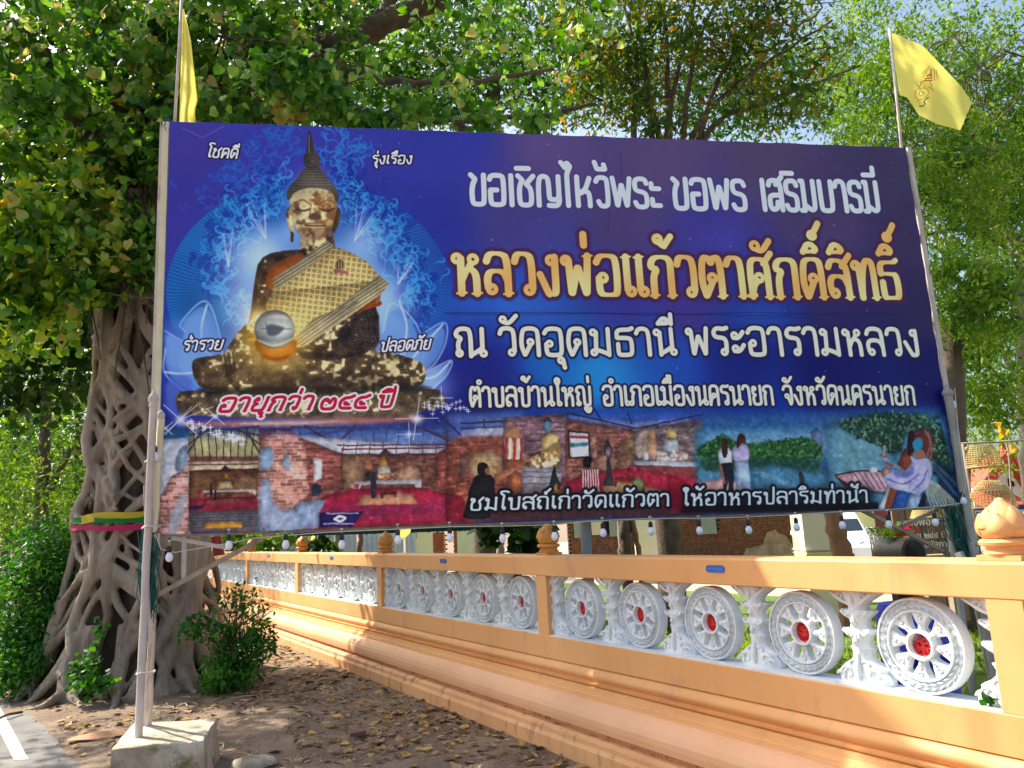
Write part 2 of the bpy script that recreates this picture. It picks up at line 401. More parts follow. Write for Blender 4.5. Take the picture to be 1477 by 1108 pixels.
    petal(A(150,1020,130,980,240,880,300,1000,330,1200,300,1280,200,1300,120,1150),A(250,900,225,1010,240,1200))
    petal(B(60,120,160,180,280,240,300,330,200,420,60,320,60,200),B(60,310,130,318,190,312))
    petal(A(1060,1027,1100,890,1220,1000,1240,1180,1120,1280,1040,1250),A(1135,880,1170,1010,1130,1180))
    petal(B(1140,260,1200,170,1340,80,1350,170,1290,280,1200,320),B(1200,240,1290,140,1335,90))
    petal(B(1200,330,1260,310,1375,255,1350,330,1280,400,1330,440,1250,470),B(1220,340,1300,330,1370,262))
    poly(B(60,330,180,320,190,420,110,420,120,520,60,500),(84,118,224),.8,5,1)
    poly(B(60,60,160,60,420,160,330,240,120,240,60,180),(110,160,240),.45,14,1)
    glow(B(1300,380)[0],60,(120,150,240),.7)
    # --- statue; gold leaf on dark lacquer
    def lacquer(gold=.5,base=(66,52,44),leaf=(226,214,160)):
        def f(Y,X,s):
            n=rough[s];k=np.clip((n*.75+N[25][s]*.25-(.5+(.5-gold)*.62))*13,0,1);f2=fine[s]
            b=np.array(base,np.float32)*(0.5+.8*f2[...,None]*.8+.7*N[130][s][...,None])
            l=np.array(leaf,np.float32)*(.72+.3*N[260][s][...,None]+.12*f2[...,None])
            sp=((f2>.9)&(n>.4)).astype(np.float32)[...,None]
            o=b+(l-b)*k[...,None];return o+(np.array([205,190,130])-o)*sp*.7
        return f
    vol=34
    poly(B(105,420,130,395,300,400,1300,380,1350,420,1350,470,1200,500,1200,530,140,520,110,470),lacquer(.28,(84,70,56)),1,1,1)
    poly(B(180,280,190,245,320,232,460,150,700,190,1030,205,1200,245,1255,280,1260,330,1230,385,900,400,500,405,230,395,190,340),lacquer(.34,(84,68,50)),1,1,2)
    poly(B(360,390,700,325,1000,300,1250,350,1240,385,800,400),(48,38,34),.45,8,1)
    poly(B(200,395,260,415,1240,395,1300,385,1240,372,230,380),(36,30,28),.7,4)
    poly(B(640,190,1000,60,1035,200,900,250,700,260),lacquer(.2,(46,38,40)),1,2,1)
    poly(A(490,690,560,650,690,640,850,640,1000,700,1030,900,1040,1100,900,1130,600,1110,440,1100,470,850),lacquer(.3),1,1,1)
    poly(A(490,690,560,652,560,760,545,900,500,1100,430,1180,330,1250,340,1180,420,1060,450,950,470,780),lacquer(.38,(80,60,44)),1,1,1)   # right arm
    poly(B(400,110,480,60,460,200,390,290,330,320,320,240),lacquer(.5,(90,74,50)),1,1,1)
    strokes([B(330,230,345,310),B(350,225,362,312),B(372,220,378,300)],4,(60,48,40),.7,2)
    poly(A(960,930,1040,890,1045,1130,900,1110,830,1040),lacquer(.2,(52,40,44)),1,2,1)
    # neck, ears, head
    poly(A(690,560,830,560,840,650,760,680,670,640),lacquer(.55,(84,60,44)),1,1,1)
    poly(A(640,440,612,460,618,520,636,560,634,610,646,612,652,560),lacquer(.4,(110,80,50)),1,1,1)
    poly(A(846,440,866,466,858,520,838,560,826,612,816,610,826,540),lacquer(.5,(110,80,50)),1,1,1)
    poly(A(628,400,640,350,680,320,800,320,838,350,850,400,846,470,826,540,800,585,745,600,690,590,652,540,634,480),lacquer(.5,(158,118,72),(232,222,170)),1,1,2)
    poly(A(650,365,840,365,832,440,825,530,770,540,700,535,660,520,646,440),(230,220,172),.85,8,1,mod=np.clip((rough-.34)*5,0,1))
    poly(A(660,530,830,530,805,590,745,602,690,590),(110,60,46),.5,6,1)
    strokes([cm(A(655,425,690,412,722,430)),cm(A(770,430,805,412,838,425))],3,(120,84,46),.6,3)
    strokes([cm(A(662,452,692,462,724,454)),cm(A(770,454,802,462,834,452))],3.6,(74,54,40),.75,2)
    strokes([A(728,430,722,490),A(762,430,770,490)],3,(150,116,66),.6,3)
    poly(A(712,500,728,470,765,470,782,500,745,508),(78,44,36),.8,3,1)
    poly(A(700,520,745,512,795,522,785,540,745,546,706,540),(196,178,124),.9,1,1);strokes([cm(A(700,528,745,532,795,530))],2,(90,50,40),.8,1)
    # hair with rows of curls, flame finial
    poly(A(628,420,612,400,630,340,665,318,688,270,715,255,765,255,792,290,812,325,850,360,858,410,842,430,830,372,745,352,655,368),(112,106,98),1,1,2)
    for r_ in range(9):
        yv=262+r_*13;hw=38+r_*10.5
        for i in range(int(hw/5.5)):
            x=738-hw+i*11+(r_%2)*5
            if yv>345 and abs(x-740)<86: continue
            glow(A(x,yv)[0],2.1,(60,58,50),.9);glow(A(x+3,yv+5)[0],1.6,(-70,-70,-70),.8)
    poly(A(706,262,690,230,698,200,709,185,714,110,721,88,730,110,746,185,768,205,774,235,760,262),(96,88,84),1,1,1)
    strokes([A(718,100,712,190),A(723,100,726,190),A(727,120,738,190),cm(A(700,215,735,200,768,225)),cm(A(712,240,730,215,752,230,735,250,722,235)),cm(A(705,255,735,262,762,252))],1.6,(48,40,40),.7,1.5)
    strokes([A(721,110,719,190)],2,(170,160,140),.5,2)
    # robe: gold brocade with lattice, pleated borders, orange lining
    def brocade(Y,X,s):
        c=np.empty(Y.shape+(3,),np.float32);u=(X+Y*.12)/17.;v=(Y-X*.12)/17.
        l=np.minimum(np.abs(u-np.round(u)),np.abs(v-np.round(v)));k=np.clip(1.3-l*11,0,1)[...,None]
        cd=np.maximum(0,1-np.hypot(u-np.floor(u)-.5,v-np.floor(v)-.5)*4.6)[...,None]
        b=np.array([178,158,96],np.float32)*(.75+.5*fine[s][...,None]);b=b+(np.array([232,218,156])-b)*k
        b=b+(np.array([110,84,44])-b)*cd*.8;return b*(1.02+.12*N[25][s][...,None])
    poly(A(512,795,545,712,640,672,700,650,690,700,570,820,545,840),(214,110,34),1,1,1,mod=.75+.25*N[130])
    poly(A(560,770,820,622,900,650,990,700,1040,760,1086,800,1050,850,960,915,700,1090,560,1120,550,940,548,850),brocade,1,1)
    poly(B(560,-60,1000,-110,950,-10,690,150,660,190,540,60,520,0),brocade,1,1)
    def pleat(dx,dy):
        def f(Y,X,s):
            t=(X*dy-Y*dx);k=.5+.5*np.sin(t*.62);return np.array([232,222,176],np.float32)*(.68+.32*k[...,None])*(.85+.3*fine[s][...,None])
        return f
    poly(A(555,780,800,600,832,618,830,632,575,828,560,810),pleat(.82,-.57),1,1)
    poly(A(1040,760,1087,800,1050,850,830,1000,745,1060,700,1030,900,870),pleat(.82,-.57),1,1)
    poly(B(640,170,740,60,900,0,950,-20,930,10,820,90,690,195),pleat(.8,-.6),1,1)
    poly(A(1050,848,1045,900,930,940,960,912),(214,106,30),1,1,mod=.7+.3*N[130])
    poly(A(1010,905,1050,880,1056,895,1042,905),(190,80,20),1,1)
    # little pin on the robe
    poly(A(840,700,862,682,884,700,888,730,862,742,838,730),(180,166,110),1,1,1);strokes([A(862,690,862,728),A(850,700,850,726),A(874,700,874,726)],1.8,(40,30,30),.9,1)
    poly(A(832,732,900,744,900,756,836,748),(214,120,150),1,1)
    # crystal ball on a gold cushion
    glow(B(560,150)[0],95,(255,190,40),1);glow(B(480,60)[0],30,(255,230,150),.8)
    for k in range(46):
        a=rng.uniform(0,6.28);l=rng.uniform(95,125);strokes([B(560+88*math.cos(a),150+88*math.sin(a),560+l*math.cos(a),150+l*math.sin(a))],1.5,(250,190,60),.5,2)
    poly(B(465,190,480,150,660,150,668,200,640,240,570,258,510,245),(222,140,30),1,2,2,mod=np.clip(.6+.5*N[260],0,1))
    poly(B(480,225,560,250,650,225,600,262,520,255),(160,70,14),.7,4,1)
    def ball(Y,X,s):
        c=T(B(562,112))[0];e=T(B(655,112))[0][0]-c[0];q=np.hypot(X-c[0],Y-c[1])/e;v=(Y-c[1])/e
        o=np.array([222,232,228],np.float32)*(1-.3*q[...,None]**4);o=o+(np.array([110,124,132])-o)*np.clip(v[...,None]*1.3-.1,0,.6)
        return o*(.92+.15*N[60][s][...,None])
    bc=T(B(562,112))[0];br=T(B(655,112))[0][0]-bc[0]
    poly([(bc[0]+br*math.cos(t),bc[1]+br*math.sin(t)) for t in np.linspace(0,6.28,48)[:-1]],ball,1,1,tex=True)
    poly(B(520,98,545,88,585,98,610,104,594,126,576,140,552,146,530,140,524,120),(70,84,98),.8,3,1);poly(B(475,140,520,175,600,178,645,150,600,190,540,192),(250,240,190),.7,5,1)
    poly(B(500,60,600,42,640,70,560,60),(240,246,240),.7,4,1);strokes([B(500,110,640,112),B(520,80,540,140)],2,(90,104,110),.5,2)
    strokes([cm(B(490,165,560,190,640,160))],4,(232,240,220),.5,4)
    vol=0
    # --- streak of light
    poly(B(130,546,700,534,1250,518,1250,534,700,562,150,562),(240,110,60),1,4)
    poly(B(400,546,700,542,900,536,700,552,400,554),(255,240,205),1,2);glow(B(690,545)[0],16,(200,120,60),.8,260)
    # ---- lower picture strip -------------------------------------------------
    def brick(c1=(176,98,84),c2=(214,176,160),bw=26,bh=9,al=.9):
        def f(Y,X,s):
            row=np.floor(Y/bh);off=(row%2)*bw/2;u=(X+off+6*np.sin(row*7))/bw;v=Y/bh
            mort=np.clip(np.maximum(np.abs(v-np.round(v))*-9+1.4,np.abs(u-np.round(u))*-26+1.6),0,1)[...,None]
            t=(np.sin(np.floor(u)*12.9+row*78.2)*43758.5)%1
            b=np.array(c1,np.float32)*(.7+.5*t[...,None])+6;o=b+(np.array(c2)-b)*mort*.55
            return o*(.8+.3*rough[s][...,None])
        return f
    vol=9
    poly(B(30,575,1480,560,1480,1040,25,1056),(120,60,56),1,2);poly(C(0,90,1480,90,1480,640,0,690),(120,60,62),1,2)
    poly(B(30,615,170,600,175,1060,20,1060),(170,186,214),1,1)
    poly(B(45,570,165,570,160,612,45,620),(24,110,160),1,2)
    poly(B(30,900,80,800,120,770,160,640,168,1055,20,1060),brick((208,132,124),(230,206,206),30,10),1,2)
    poly(B(100,760,110,690,150,640,165,660,160,740,120,775),(116,150,186),1,2,1);poly(B(90,940,150,860,160,900,120,1060,60,1060),(150,170,196),.8,4,1)
    # chapel interior seen twice
    def interior(x0,x1,xw,floor_y,ceil=(150,170,170),wall=(120,74,56),s=1,y0=572,dim=1.):
        W=x1-x0;c=lambda a:tuple(v*dim for v in a)
        F=lambda *a:B(*[ (x0+v*W if i%2==0 else v) for i,v in enumerate(a)])
        poly(F(0,y0,1,y0,1,700,0,700),c(ceil),1,1)
        for k in range(int(9*s)):
            xk=(k+.5)/(9*s);strokes([F(xk,y0,xk+(xk-.5)*-.12,715)],1.6,c((44,46,60)),.8,1)
        for k in range(4): strokes([F(0,y0+110+k*-40,.18+.1*k,y0+4),F(1,y0+110-k*40,.82-.1*k,y0+4)],2.6,c((60,50,60)),.8,1.5)
        return F,c
    F,c=interior(165,488,0,0,(176,176,120),dim=.92)
    poly(F(0,720,1,716,1,765,0,775),c((214,196,160)),1,2);strokes([F(0,722,1,716),F(0,740,1,735)],2,c((110,80,60)),.8,1)
    poly(F(0,765,1,755,1,905,0,905),brick((116,62,40),(130,80,50),18,7),1,1)
    poly(F(0,775,.3,770,.36,840,.2,890,0,890),(124,84,48),.9,2,1,mod=np.clip(rough*1.8,0,1));poly(F(.62,800,.95,790,.97,850,.7,860),(140,108,70),.8,3,1)
    poly(F(.44,770,.52,740,.6,770),c((70,40,44)),1,1);poly(F(.49,800,.5,775,.54,775,.56,800),(214,160,50),1,1)
    poly(F(.4,850,.44,815,.6,815,.64,850),(190,170,120),1,1);poly(F(.18,858,.95,850,.97,862,.95,884,.9,864,.2,870,.18,890),(214,206,200),1,1);poly(F(.14,858,.2,856,.2,890,.14,890),(200,50,80),1,1)
    poly(F(0,896,1,884,1,950,0,962),(150,28,52),1,1);poly(F(.25,905,.7,893,.85,915,.3,925),(150,70,60),.8,2)
    poly(F(0,958,1,945,1,1045,0,1050),c((96,104,120)),1,1,mod=.7+.3*N[260]);strokes([F(0,975+14*k,1,965+14*k) for k in range(5)],1.5,(60,66,80),.6,1)
    poly(F(0,930,.16,928,.24,924,.2,944,.02,948),(36,34,90),1,1);poly(F(.24,1008,.76,1004,.76,1030,.22,1036),(226,150,40),1,1)
    strokes([F(.32,830,.32,885),F(.38,860,.38,900)],3,(40,32,40),1,1)
    # big interior
    F,c=interior(640,1475,0,0,(120,150,200),s=1.6)
    poly(B(640,572,1475,545,1475,620,1300,680,880,680,690,620),(64,100,190),.65,12)
    for a_ in ((690,620,880,690),(700,560,850,650),(930,560,840,645),(1300,690,1475,610),(1180,545,1420,650)): strokes([B(*a_)],4,(96,44,70),.9,1.5)
    poly(B(660,600,1330,660,1400,640,1300,690,880,692,680,622),(190,200,214),.85,3);strokes([B(850,650,1380,645),B(870,668,1340,660)],2.4,(120,50,60),.9,1)
    strokes([B(880+60*k,640,870+62*k,690) for k in range(9)],2,(120,60,70),.7,1)
    poly(B(640,600,870,690,880,850,760,900,640,905),brick((150,74,66),(150,90,84),26,8),1,1)
    poly(B(865,690,1300,684,1310,850,1200,850,870,852),brick((128,72,62),(110,70,66),20,7),1,1)
    poly(B(1300,690,1475,600,1475,920,1300,845),brick((146,66,56),(120,60,60),26,8),1,1)
    poly(B(870,690,960,690,980,790,940,850,875,850),(150,118,84),.9,2,1,mod=np.clip(rough*1.8,0,1));poly(B(1120,760,1200,730,1240,770,1230,820,1110,820),(170,134,104),.9,2,1,mod=np.clip(rough*2,0,1))
    poly(B(738,705,780,712,778,800,740,820),(196,206,222),1,1);poly(B(745,712,772,718,770,794,746,808),(230,236,240),1,1)
    poly(B(1405,690,1430,680,1430,830,1410,850),(110,90,86),1,1)
    poly(B(1030,700,1070,660,1110,700),(96,60,60),1,1);poly(B(1040,745,1052,705,1064,700,1080,740,1085,745),(228,170,50),1,1)
    poly(B(1030,780,1042,745,1088,745,1100,780),(190,180,170),1,1);poly(B(965,760,975,700,1000,700,1010,760),(196,120,80),1,2)
    for i in range(34): glow(B(rng.uniform(990,1120),rng.uniform(775,808))[0],4,rng.choice([0,1]) and (160,40,10) or (120,130,60),.8)
    poly(B(930,815,1235,806,1236,846,1210,850,1208,826,960,832,950,858,930,858),(208,212,226),1,1);poly(B(930,830,948,830,948,862,930,862),(226,40,110),1,1)
    poly(B(980,770,1036,770,1036,806,980,806),(56,48,58),.85,2)
    poly(B(790,885,930,852,1240,846,1475,905,1475,1000,640,1040),(186,22,62),1,1,mod=.85+.15*N[130])
    poly(B(760,930,1100,925,1475,905,1475,960,640,1010),(120,36,110),.45,10)
    poly(B(960,880,1190,872,1220,920,940,928),(206,142,104),1,1)
    poly(B(1000,895,1005,780,1028,780,1030,895),(52,50,80),1,1,1);poly(B(1048,868,1120,862,1120,890,1112,890,1110,876,1060,880,1060,894,1050,894),(120,40,40),1,1);glow(B(1133,870)[0],8,(80,110,30),.9)
    poly(B(725,840,760,820,780,850,765,885,735,890),(48,60,90),1,2,1)
    poly(B(765,960,968,955,920,1025,762,1030),(34,28,110),1,1);strokes([B(800,965,945,962),B(785,1012,925,1012)],2.4,(170,170,220),.8,1);strokes([cm(B(835,990,860,978,885,988,860,1000,838,992))],4,(226,226,236),1,1)
    poly(B(660,905,800,900,765,960,765,1032,480,1058,480,1000,640,985),(126,160,204),1,2,mod=.8+.2*N[60])
    poly(B(485,640,560,575,660,590,700,640,712,760,720,900,640,920,655,1000,600,1050,480,1056),brick((206,128,112),(226,200,196),34,10),1,2,1)
    poly(B(490,660,540,650,560,700,545,760,500,770,488,730),(120,156,196),1,2,1);poly(B(590,700,630,690,640,760,600,770),(150,176,200),1,2,1)
    poly(B(490,800,540,800,545,900,600,960,640,930,700,990,640,1050,480,1058),(128,160,200),.9,3,1)
    # second panel: worshipper, gilded figure, altar, third panel kneeling figure
    poly(C(0,90,350,80,350,520,100,700,0,690),brick((150,70,52),(120,70,60),22,7),1,1)
    poly(C(0,60,480,40,340,190,90,190,0,240),(70,100,180),.9,8);strokes([C(90,150,350,140),C(90,120,350,108),C(0,110,90,190),C(220,100,225,185)],3,(30,40,90),.8,1)
    poly(C(90,160,345,140,335,190,85,195),(176,190,214),.8,3)
    poly(C(330,90,700,60,700,420,460,430,330,400),brick((128,86,96),(130,120,160),26,7),1,2)
    poly(C(130,320,180,285,300,280,325,330,320,420,260,440,150,440),(168,140,96),1,2,1,mod=np.clip(rough*1.6+.1,0,1));glow(C(222,315)[0],8,(60,50,0),1)
    poly(C(80,300,130,290,130,430,80,440),(120,80,74),1,2)
    poly(C(0,520,100,540,120,690,0,690),(150,20,46),1,2)
    poly(C(325,195,385,115,450,195,445,215,330,215),(190,130,90),1,1,1);poly(C(335,210,445,210,440,330,345,330),(214,170,130),1,1)
    for i,cx in enumerate((350,372,395,418,435)): strokes([C(cx,212,cx-2,328)],4,((200,40,60),(240,236,230))[i%2],.9,1.5)
    poly(C(350,330,440,330,445,390,350,395),(176,84,40),1,1);poly(C(370,395,410,390,435,470,420,540,370,530,365,450),(176,92,50),1,1,1);glow(C(395,460)[0],14,(80,30,0),.8)
    poly(C(545,290,555,200,600,170,660,200,665,350,590,380,545,330),(150,120,66),1,1,1,mod=None)
    poly(C(548,285,556,205,598,172,655,200,640,225,570,270),(214,186,110),1,1);poly(C(556,150,560,110,590,80,615,110,610,160,580,178),(90,130,160),1,1,1);poly(C(560,115,575,85,600,85,615,115,585,108),(50,60,80),1,1)
    poly(C(450,345,560,285,640,300,670,370,560,380,440,375),lacquer(.62,(120,90,50)),1,1,1)
    for i in range(22): glow(C(rng.uniform(500,640),rng.uniform(285,330))[0],4,(220,90,10),.8)
    poly(C(445,372,660,375,668,430,640,540,440,540),(150,160,176),1,1,mod=.6+.4*N[130]);strokes([C(445,400,660,402),C(445,430,660,432),C(445,470,650,470)],2,(90,96,110),.7,1)
    poly(C(590,530,605,440,625,350,640,440,670,480,665,535),(40,56,50),1,1,1)
    for i in range(16): glow(C(rng.uniform(595,665),rng.uniform(470,535))[0],5,(240,80,10),.9)
    poly(C(280,415,330,395,440,340,490,300,500,318,440,365,330,440,280,468),(196,120,84),1,1);poly(C(470,300,550,280,545,292,485,318),(110,80,50),1,1)
    poly(C(150,450,190,410,280,420,285,500,270,620,255,675,90,675,110,620),(26,26,34),1,1,1)
    poly(C(180,400,185,350,215,342,245,360,245,400,225,420,190,420),(24,20,24),1,1,1);poly(C(222,378,250,372,255,412,228,415),(176,104,76),1,1,1)
    # third panel
    poly(C(690,95,1090,150,1090,420,690,440),brick((144,80,66),(130,90,90),22,7),1,2)
    poly(C(640,40,1480,40,1480,110,1100,150,690,90),(40,80,190),.85,12);poly(C(700,90,1090,150,1400,110,1400,90,1080,118,720,76),(120,150,210),.7,4)
    strokes([C(700,60,1100,150),C(1050,60,1070,120),C(1100,150,1480,70),C(860,40,900,110)],3,(30,40,110),.8,1)
    poly(C(1080,150,1480,110,1480,340,1080,340),brick((128,100,104),(130,120,140),22,7),1,2);poly(C(1100,180,1180,150,1200,300,1090,330),(186,170,140),.7,4,1,mod=np.clip(rough*1.6,0,1))
    poly(C(706,165,825,175,832,318,714,320),(210,216,230),1,1);poly(C(712,190,822,196,822,212,714,205),(226,60,70),1,1);poly(C(714,235,826,230,826,250,716,262),(60,150,170),1,2);strokes([C(706,165,714,320,832,318,825,175,706,165)],3,(70,44,44),1,1)
    poly(C(835,170,862,180,872,320,838,318),brick((190,120,110),(190,150,140),20,8),1,1)
    poly(C(1000,260,1040,195,1085,220,1085,380,1000,380),(160,130,90),.9,2,1,mod=np.clip(rough*1.7,0,1));poly(C(870,330,960,280,990,380,880,390),(180,130,110),.8,3,1)
    poly(C(1030,380,1110,370,1480,430,1480,480,1330,640,1000,560,700,540,690,460,880,400),(196,26,58),1,2)
    poly(C(900,480,1000,455,1310,520,1290,545,880,540),(206,158,104),1,2);poly(C(1100,340,1290,345,1475,345,1475,435,1110,400),(150,60,60),1,1,mod=.6+.4*N[260]);poly(C(1080,335,1475,343,1478,375,1085,360),(196,212,226),1,1)
    poly(C(1155,210,1190,130,1215,215,1215,330,1165,330),(206,150,110),1,2,1);poly(C(1265,200,1290,130,1325,165,1330,210),(206,170,90),1,1,1);poly(C(1250,280,1260,215,1335,215,1345,290),(170,184,190),1,1)
    for i in range(70): glow(C(rng.uniform(1220,1390),rng.uniform(285,335))[0],5,((180,60,20),(120,150,110),(160,150,140))[i%3],.8)
    poly(C(1135,285,1170,285,1170,332,1135,332),(230,232,236),1,1);poly(C(1055,365,1098,362,1100,395,1060,400),(230,50,120),1,1)
    poly(C(780,400,800,380,850,385,895,440,900,500,930,530,800,530,782,480),(176,24,50),1,1,1);strokes([C(790+14*k,390,792+15*k,525) for k in range(7)],2.2,(236,214,220),.9,1)
    poly(C(790,370,790,320,820,306,848,320,850,360,830,382),(22,20,28),1,1,1);poly(C(838,335,856,345,850,372,836,376),(170,110,90),1,1)
    poly(C(905,480,925,405,930,320,908,290,915,240,930,208,945,240,962,270,955,320,945,325,955,405,975,480),(70,60,72),1,1);poly(C(918,315,920,255,948,255,948,315),(150,130,140),1,2,1)
    poly(C(975,430,1140,440,1145,520,1130,520,1125,470,990,450,985,490,975,490),(150,60,30),1,1);poly(C(1072,500,1075,440,1105,425,1138,445,1138,490,1110,525),(130,150,90),1,2,1)
    poly(C(1045,380,1085,380,1085,440,1045,440),(190,40,50),.9,2)
    # fourth: lake with two girls ; fifth: boat
    poly(D(60,110,610,80,620,400,60,400),(60,130,170),1,9)
    poly(D(90,60,1120,20,1180,260,620,300,90,240),(36,110,190),.8,16)
    poly(D(100,130,700,120,700,240,100,240),(120,180,220),.7,12);poly(D(110,280,600,280,600,400,110,400),(70,140,190),.7,10)
    def leaves(path,n,r,cols,al=.9):
        Q=mask(path,0);P=T(path);x0,y0=P.min(0);x1,y1=P.max(0);k=0
        M=Q[4]
        while k<n:
            x=rng.uniform(x0,x1);y=rng.uniform(y0,y1);iy,ix=int(y)-Q[0],int(x)-Q[2]
            if 0<=iy<M.shape[0] and 0<=ix<M.shape[1] and M[iy,ix]>.5:
                c=cols[rng.randint(len(cols))];a=rng.uniform(0,6.28);l=rng.uniform(.6,1.5)*r
                strokes([[(x,y),(x+math.cos(a)*l,y+math.sin(a)*l)]],r*.45,c,al,1.5,tex=True)
            k+=1
    tl=D(70,190,150,160,180,130,230,170,300,180,450,160,550,150,600,190,600,240,430,245,290,235,70,240)
    poly(tl,(30,90,40),1,3,1);leaves(tl,700,7,[(50,130,50),(90,170,70),(20,70,30),(40,110,60)])
    tr=D(70,240,290,240,600,240,590,300,540,320,430,270,300,280,180,290,100,300);poly(tr,(24,84,56),.9,5,1);leaves(tr,260,6,[(40,110,70),(20,70,60),(60,130,80)],.6)
    poly(D(280,280,430,275,620,300,640,390,300,395),(60,130,170),.85,8);strokes([D(300+20*(k%9),300+8*k,360+20*(k%9),302+8*k) for k in range(12)],2,(130,180,210),.6,2)
    poly(D(555,125,580,108,605,125,605,180,585,180,560,160),(90,110,160),.9,2)
    poly(D(70,345,180,325,240,340,300,380,300,395,70,395),(226,160,160),1,2);0
    poly(D(-60,310,0,330,70,380,70,470,-60,470),(190,26,56),1,3)
    poly(D(505,300,515,298,530,310,530,350,520,365,508,340),(60,70,90),1,1,1)
    poly(D(160,205,185,190,215,200,220,250,215,265,165,268,158,235),(206,216,230),1,1,1);poly(D(172,262,218,258,226,320,222,390,204,392,200,330,190,390,180,390,178,320),(30,34,52),1,1)
    poly(D(172,160,188,150,202,165,200,235,178,238),(70,34,40),1,1,1);poly(D(160,265,175,265,190,350,182,356),(214,120,70),1,1)
    poly(D(215,215,225,185,260,172,292,190,294,240,280,255,225,255),(176,160,220),1,1,1);poly(D(230,252,288,250,296,320,298,392,268,392,262,330,250,390,236,388),(150,178,214),1,1)
    poly(D(236,190,242,145,260,130,278,150,276,185,262,170,246,195),(90,40,40),1,1,1)
    poly(D(620,100,900,40,1130,60,1190,430,850,460,620,380),(60,130,170),1,14);poly(D(640,140,860,120,880,280,660,330),(110,170,190),.8,20)
    tb=D(660,90,860,40,1110,60,1180,340,1080,300,1060,120,980,110,930,240,860,190,720,130);poly(tb,(22,70,50),.95,6,1);leaves(tb,900,8,[(40,110,80),(20,60,40),(90,140,100),(16,44,60),(110,150,120)])
    poly(D(1090,240,1180,300,1195,440,1120,430),(16,40,80),.9,5)
    for k in range(9): strokes([D(1040+8*k,320+4*k,1080+16*k,455)],4,(170,176,160),.9,2)
    strokes([D(1080,270,1190,400),D(1090,260,1195,360)],6,(60,110,160),.8,3)
    poly(D(655,310,760,290,860,295,940,330,950,370,850,385,720,350,660,330),(206,150,166),1,1,1);poly(D(655,310,720,352,850,388,950,372,930,385,840,392,700,360),(110,50,60),1,2)
    for k in range(8): strokes([D(740+24*k,300,790+22*k,370)],2,(130,76,96),.9,1)
    strokes([cm(D(660,312,760,296,860,298,940,332))],2.5,(90,44,60),1,1)
    poly(D(845,460,900,330,960,200,990,190,1000,240,950,330,930,460),(150,64,40),1,1);poly(D(845,460,890,360,905,340,875,460),(206,214,226),1,1)
    poly(D(900,460,930,380,990,330,1050,370,1040,460),(30,80,170),1,1);poly(D(960,460,990,395,1030,390,1040,460),(150,184,220),1,1);poly(D(1015,455,1045,390,1060,400,1050,455),(30,34,60),1,1)
    poly(D(862,300,900,285,960,300,1000,250,1060,235,1082,265,1080,320,1060,370,1020,405,985,385,905,372,880,345),(176,170,226),1,1,1);poly(D(900,290,970,305,1010,260,1000,320,930,330),(90,110,200),.8,3,1);strokes([cm(D(890,330,960,350,1020,310)),cm(D(1000,380,1040,340,1060,290))],3,(110,96,190),.7,3)
    poly(D(855,295,880,275,905,290,890,315,868,315),(196,130,120),1,1,1);poly(D(806,276,840,272,846,300,812,302),(206,214,220),1,1)
    strokes([D(868,230,900,262,950,290)],7,(110,150,190),.9,2);strokes([D(862,228,880,236),D(885,262,905,272)],5,(200,70,60),1,2);strokes([D(875,190,870,228)],4,(190,150,140),1,1)
    poly(D(970,215,985,130,1020,112,1060,112,1085,150,1085,245,1060,240,1040,200,1010,200,985,240),(116,54,50),1,1,1);poly(D(975,130,1000,118,1010,190,985,235,972,220),(40,24,40),1,1,1);poly(D(1000,150,1030,140,1036,190,1010,205),(150,96,90),1,1,1)
    poly(D(995,168,1035,152,1042,190,1015,210,1000,200),(40,150,200),1,1,1)
    strokes([cm(D(1050,120,1070,170,1062,230)),cm(D(1062,130,1078,190,1075,240))],2.5,(196,120,110),.7,2)
    vol=0
    ys_=int(BH*.735);sub=img[ys_:].copy();hh_,ww_=sub.shape[:2]
    dx=((N[130][ys_:]-.5)*2+(N[260][ys_:]-.5)*2);dy=((N[130][:hh_]-.5)*2+(N[260][:hh_]-.5)*2)
    gy_,gx_=np.mgrid[0:hh_,0:ww_];sx_=np.clip(gx_+dx,0,ww_-1).astype(int);sy_=np.clip(gy_+dy,0,hh_-1).astype(int);sub=sub[sy_,sx_]
    g2=up(rng.rand(90,600),hh_,ww_);g3=up(rng.rand(26,200),hh_,ww_)
    mn_=sub.mean(2,keepdims=True);sub=mn_+(sub-mn_)*.84+6;sub*=(.84+.10*g2+.22*g3)[...,None];sub+=((up(rng.rand(60,400),hh_,ww_)-.5)*22)[...,None]*np.array([1,.7,.5])
    sub+=np.where(g2*g3>.7,26,0)[...,None];k_=np.clip((np.arange(hh_)/34.),0,1)[:,None,None];img[ys_:]=img[ys_:]*(1-k_)+sub*k_
    poly(D(1006,205,1042,200,1060,246,1010,252),(176,120,104),1,1,1);poly(D(1040,150,1062,140,1070,190,1052,214,1040,190),(120,60,54),1,1,1)
    poly(D(985,225,1012,250,1062,238,1066,262,1000,270),(196,190,236),1,1,1)
    poly(D(995,166,1037,152,1043,188,1018,210,1000,202),(46,156,206),1,1,1);strokes([D(1000,150,1034,140)],3,(60,30,40),.8,1)
    # dark band under lettering, bottom haze
    poly(C(270,500,1300,500,1480,540,1480,640,250,690),(40,30,40),.55,14);poly(D(0,375,830,360,835,460,0,470),(20,16,30),.6,12);poly(D(0,440,850,430,850,462,0,475),(16,12,24),.9,3);poly(D(-60,340,20,340,20,460,-60,460),(150,10,44),.6,10)
    poly(B(20,545,1480,520,1480,600,20,612),(30,60,170),.4,14)
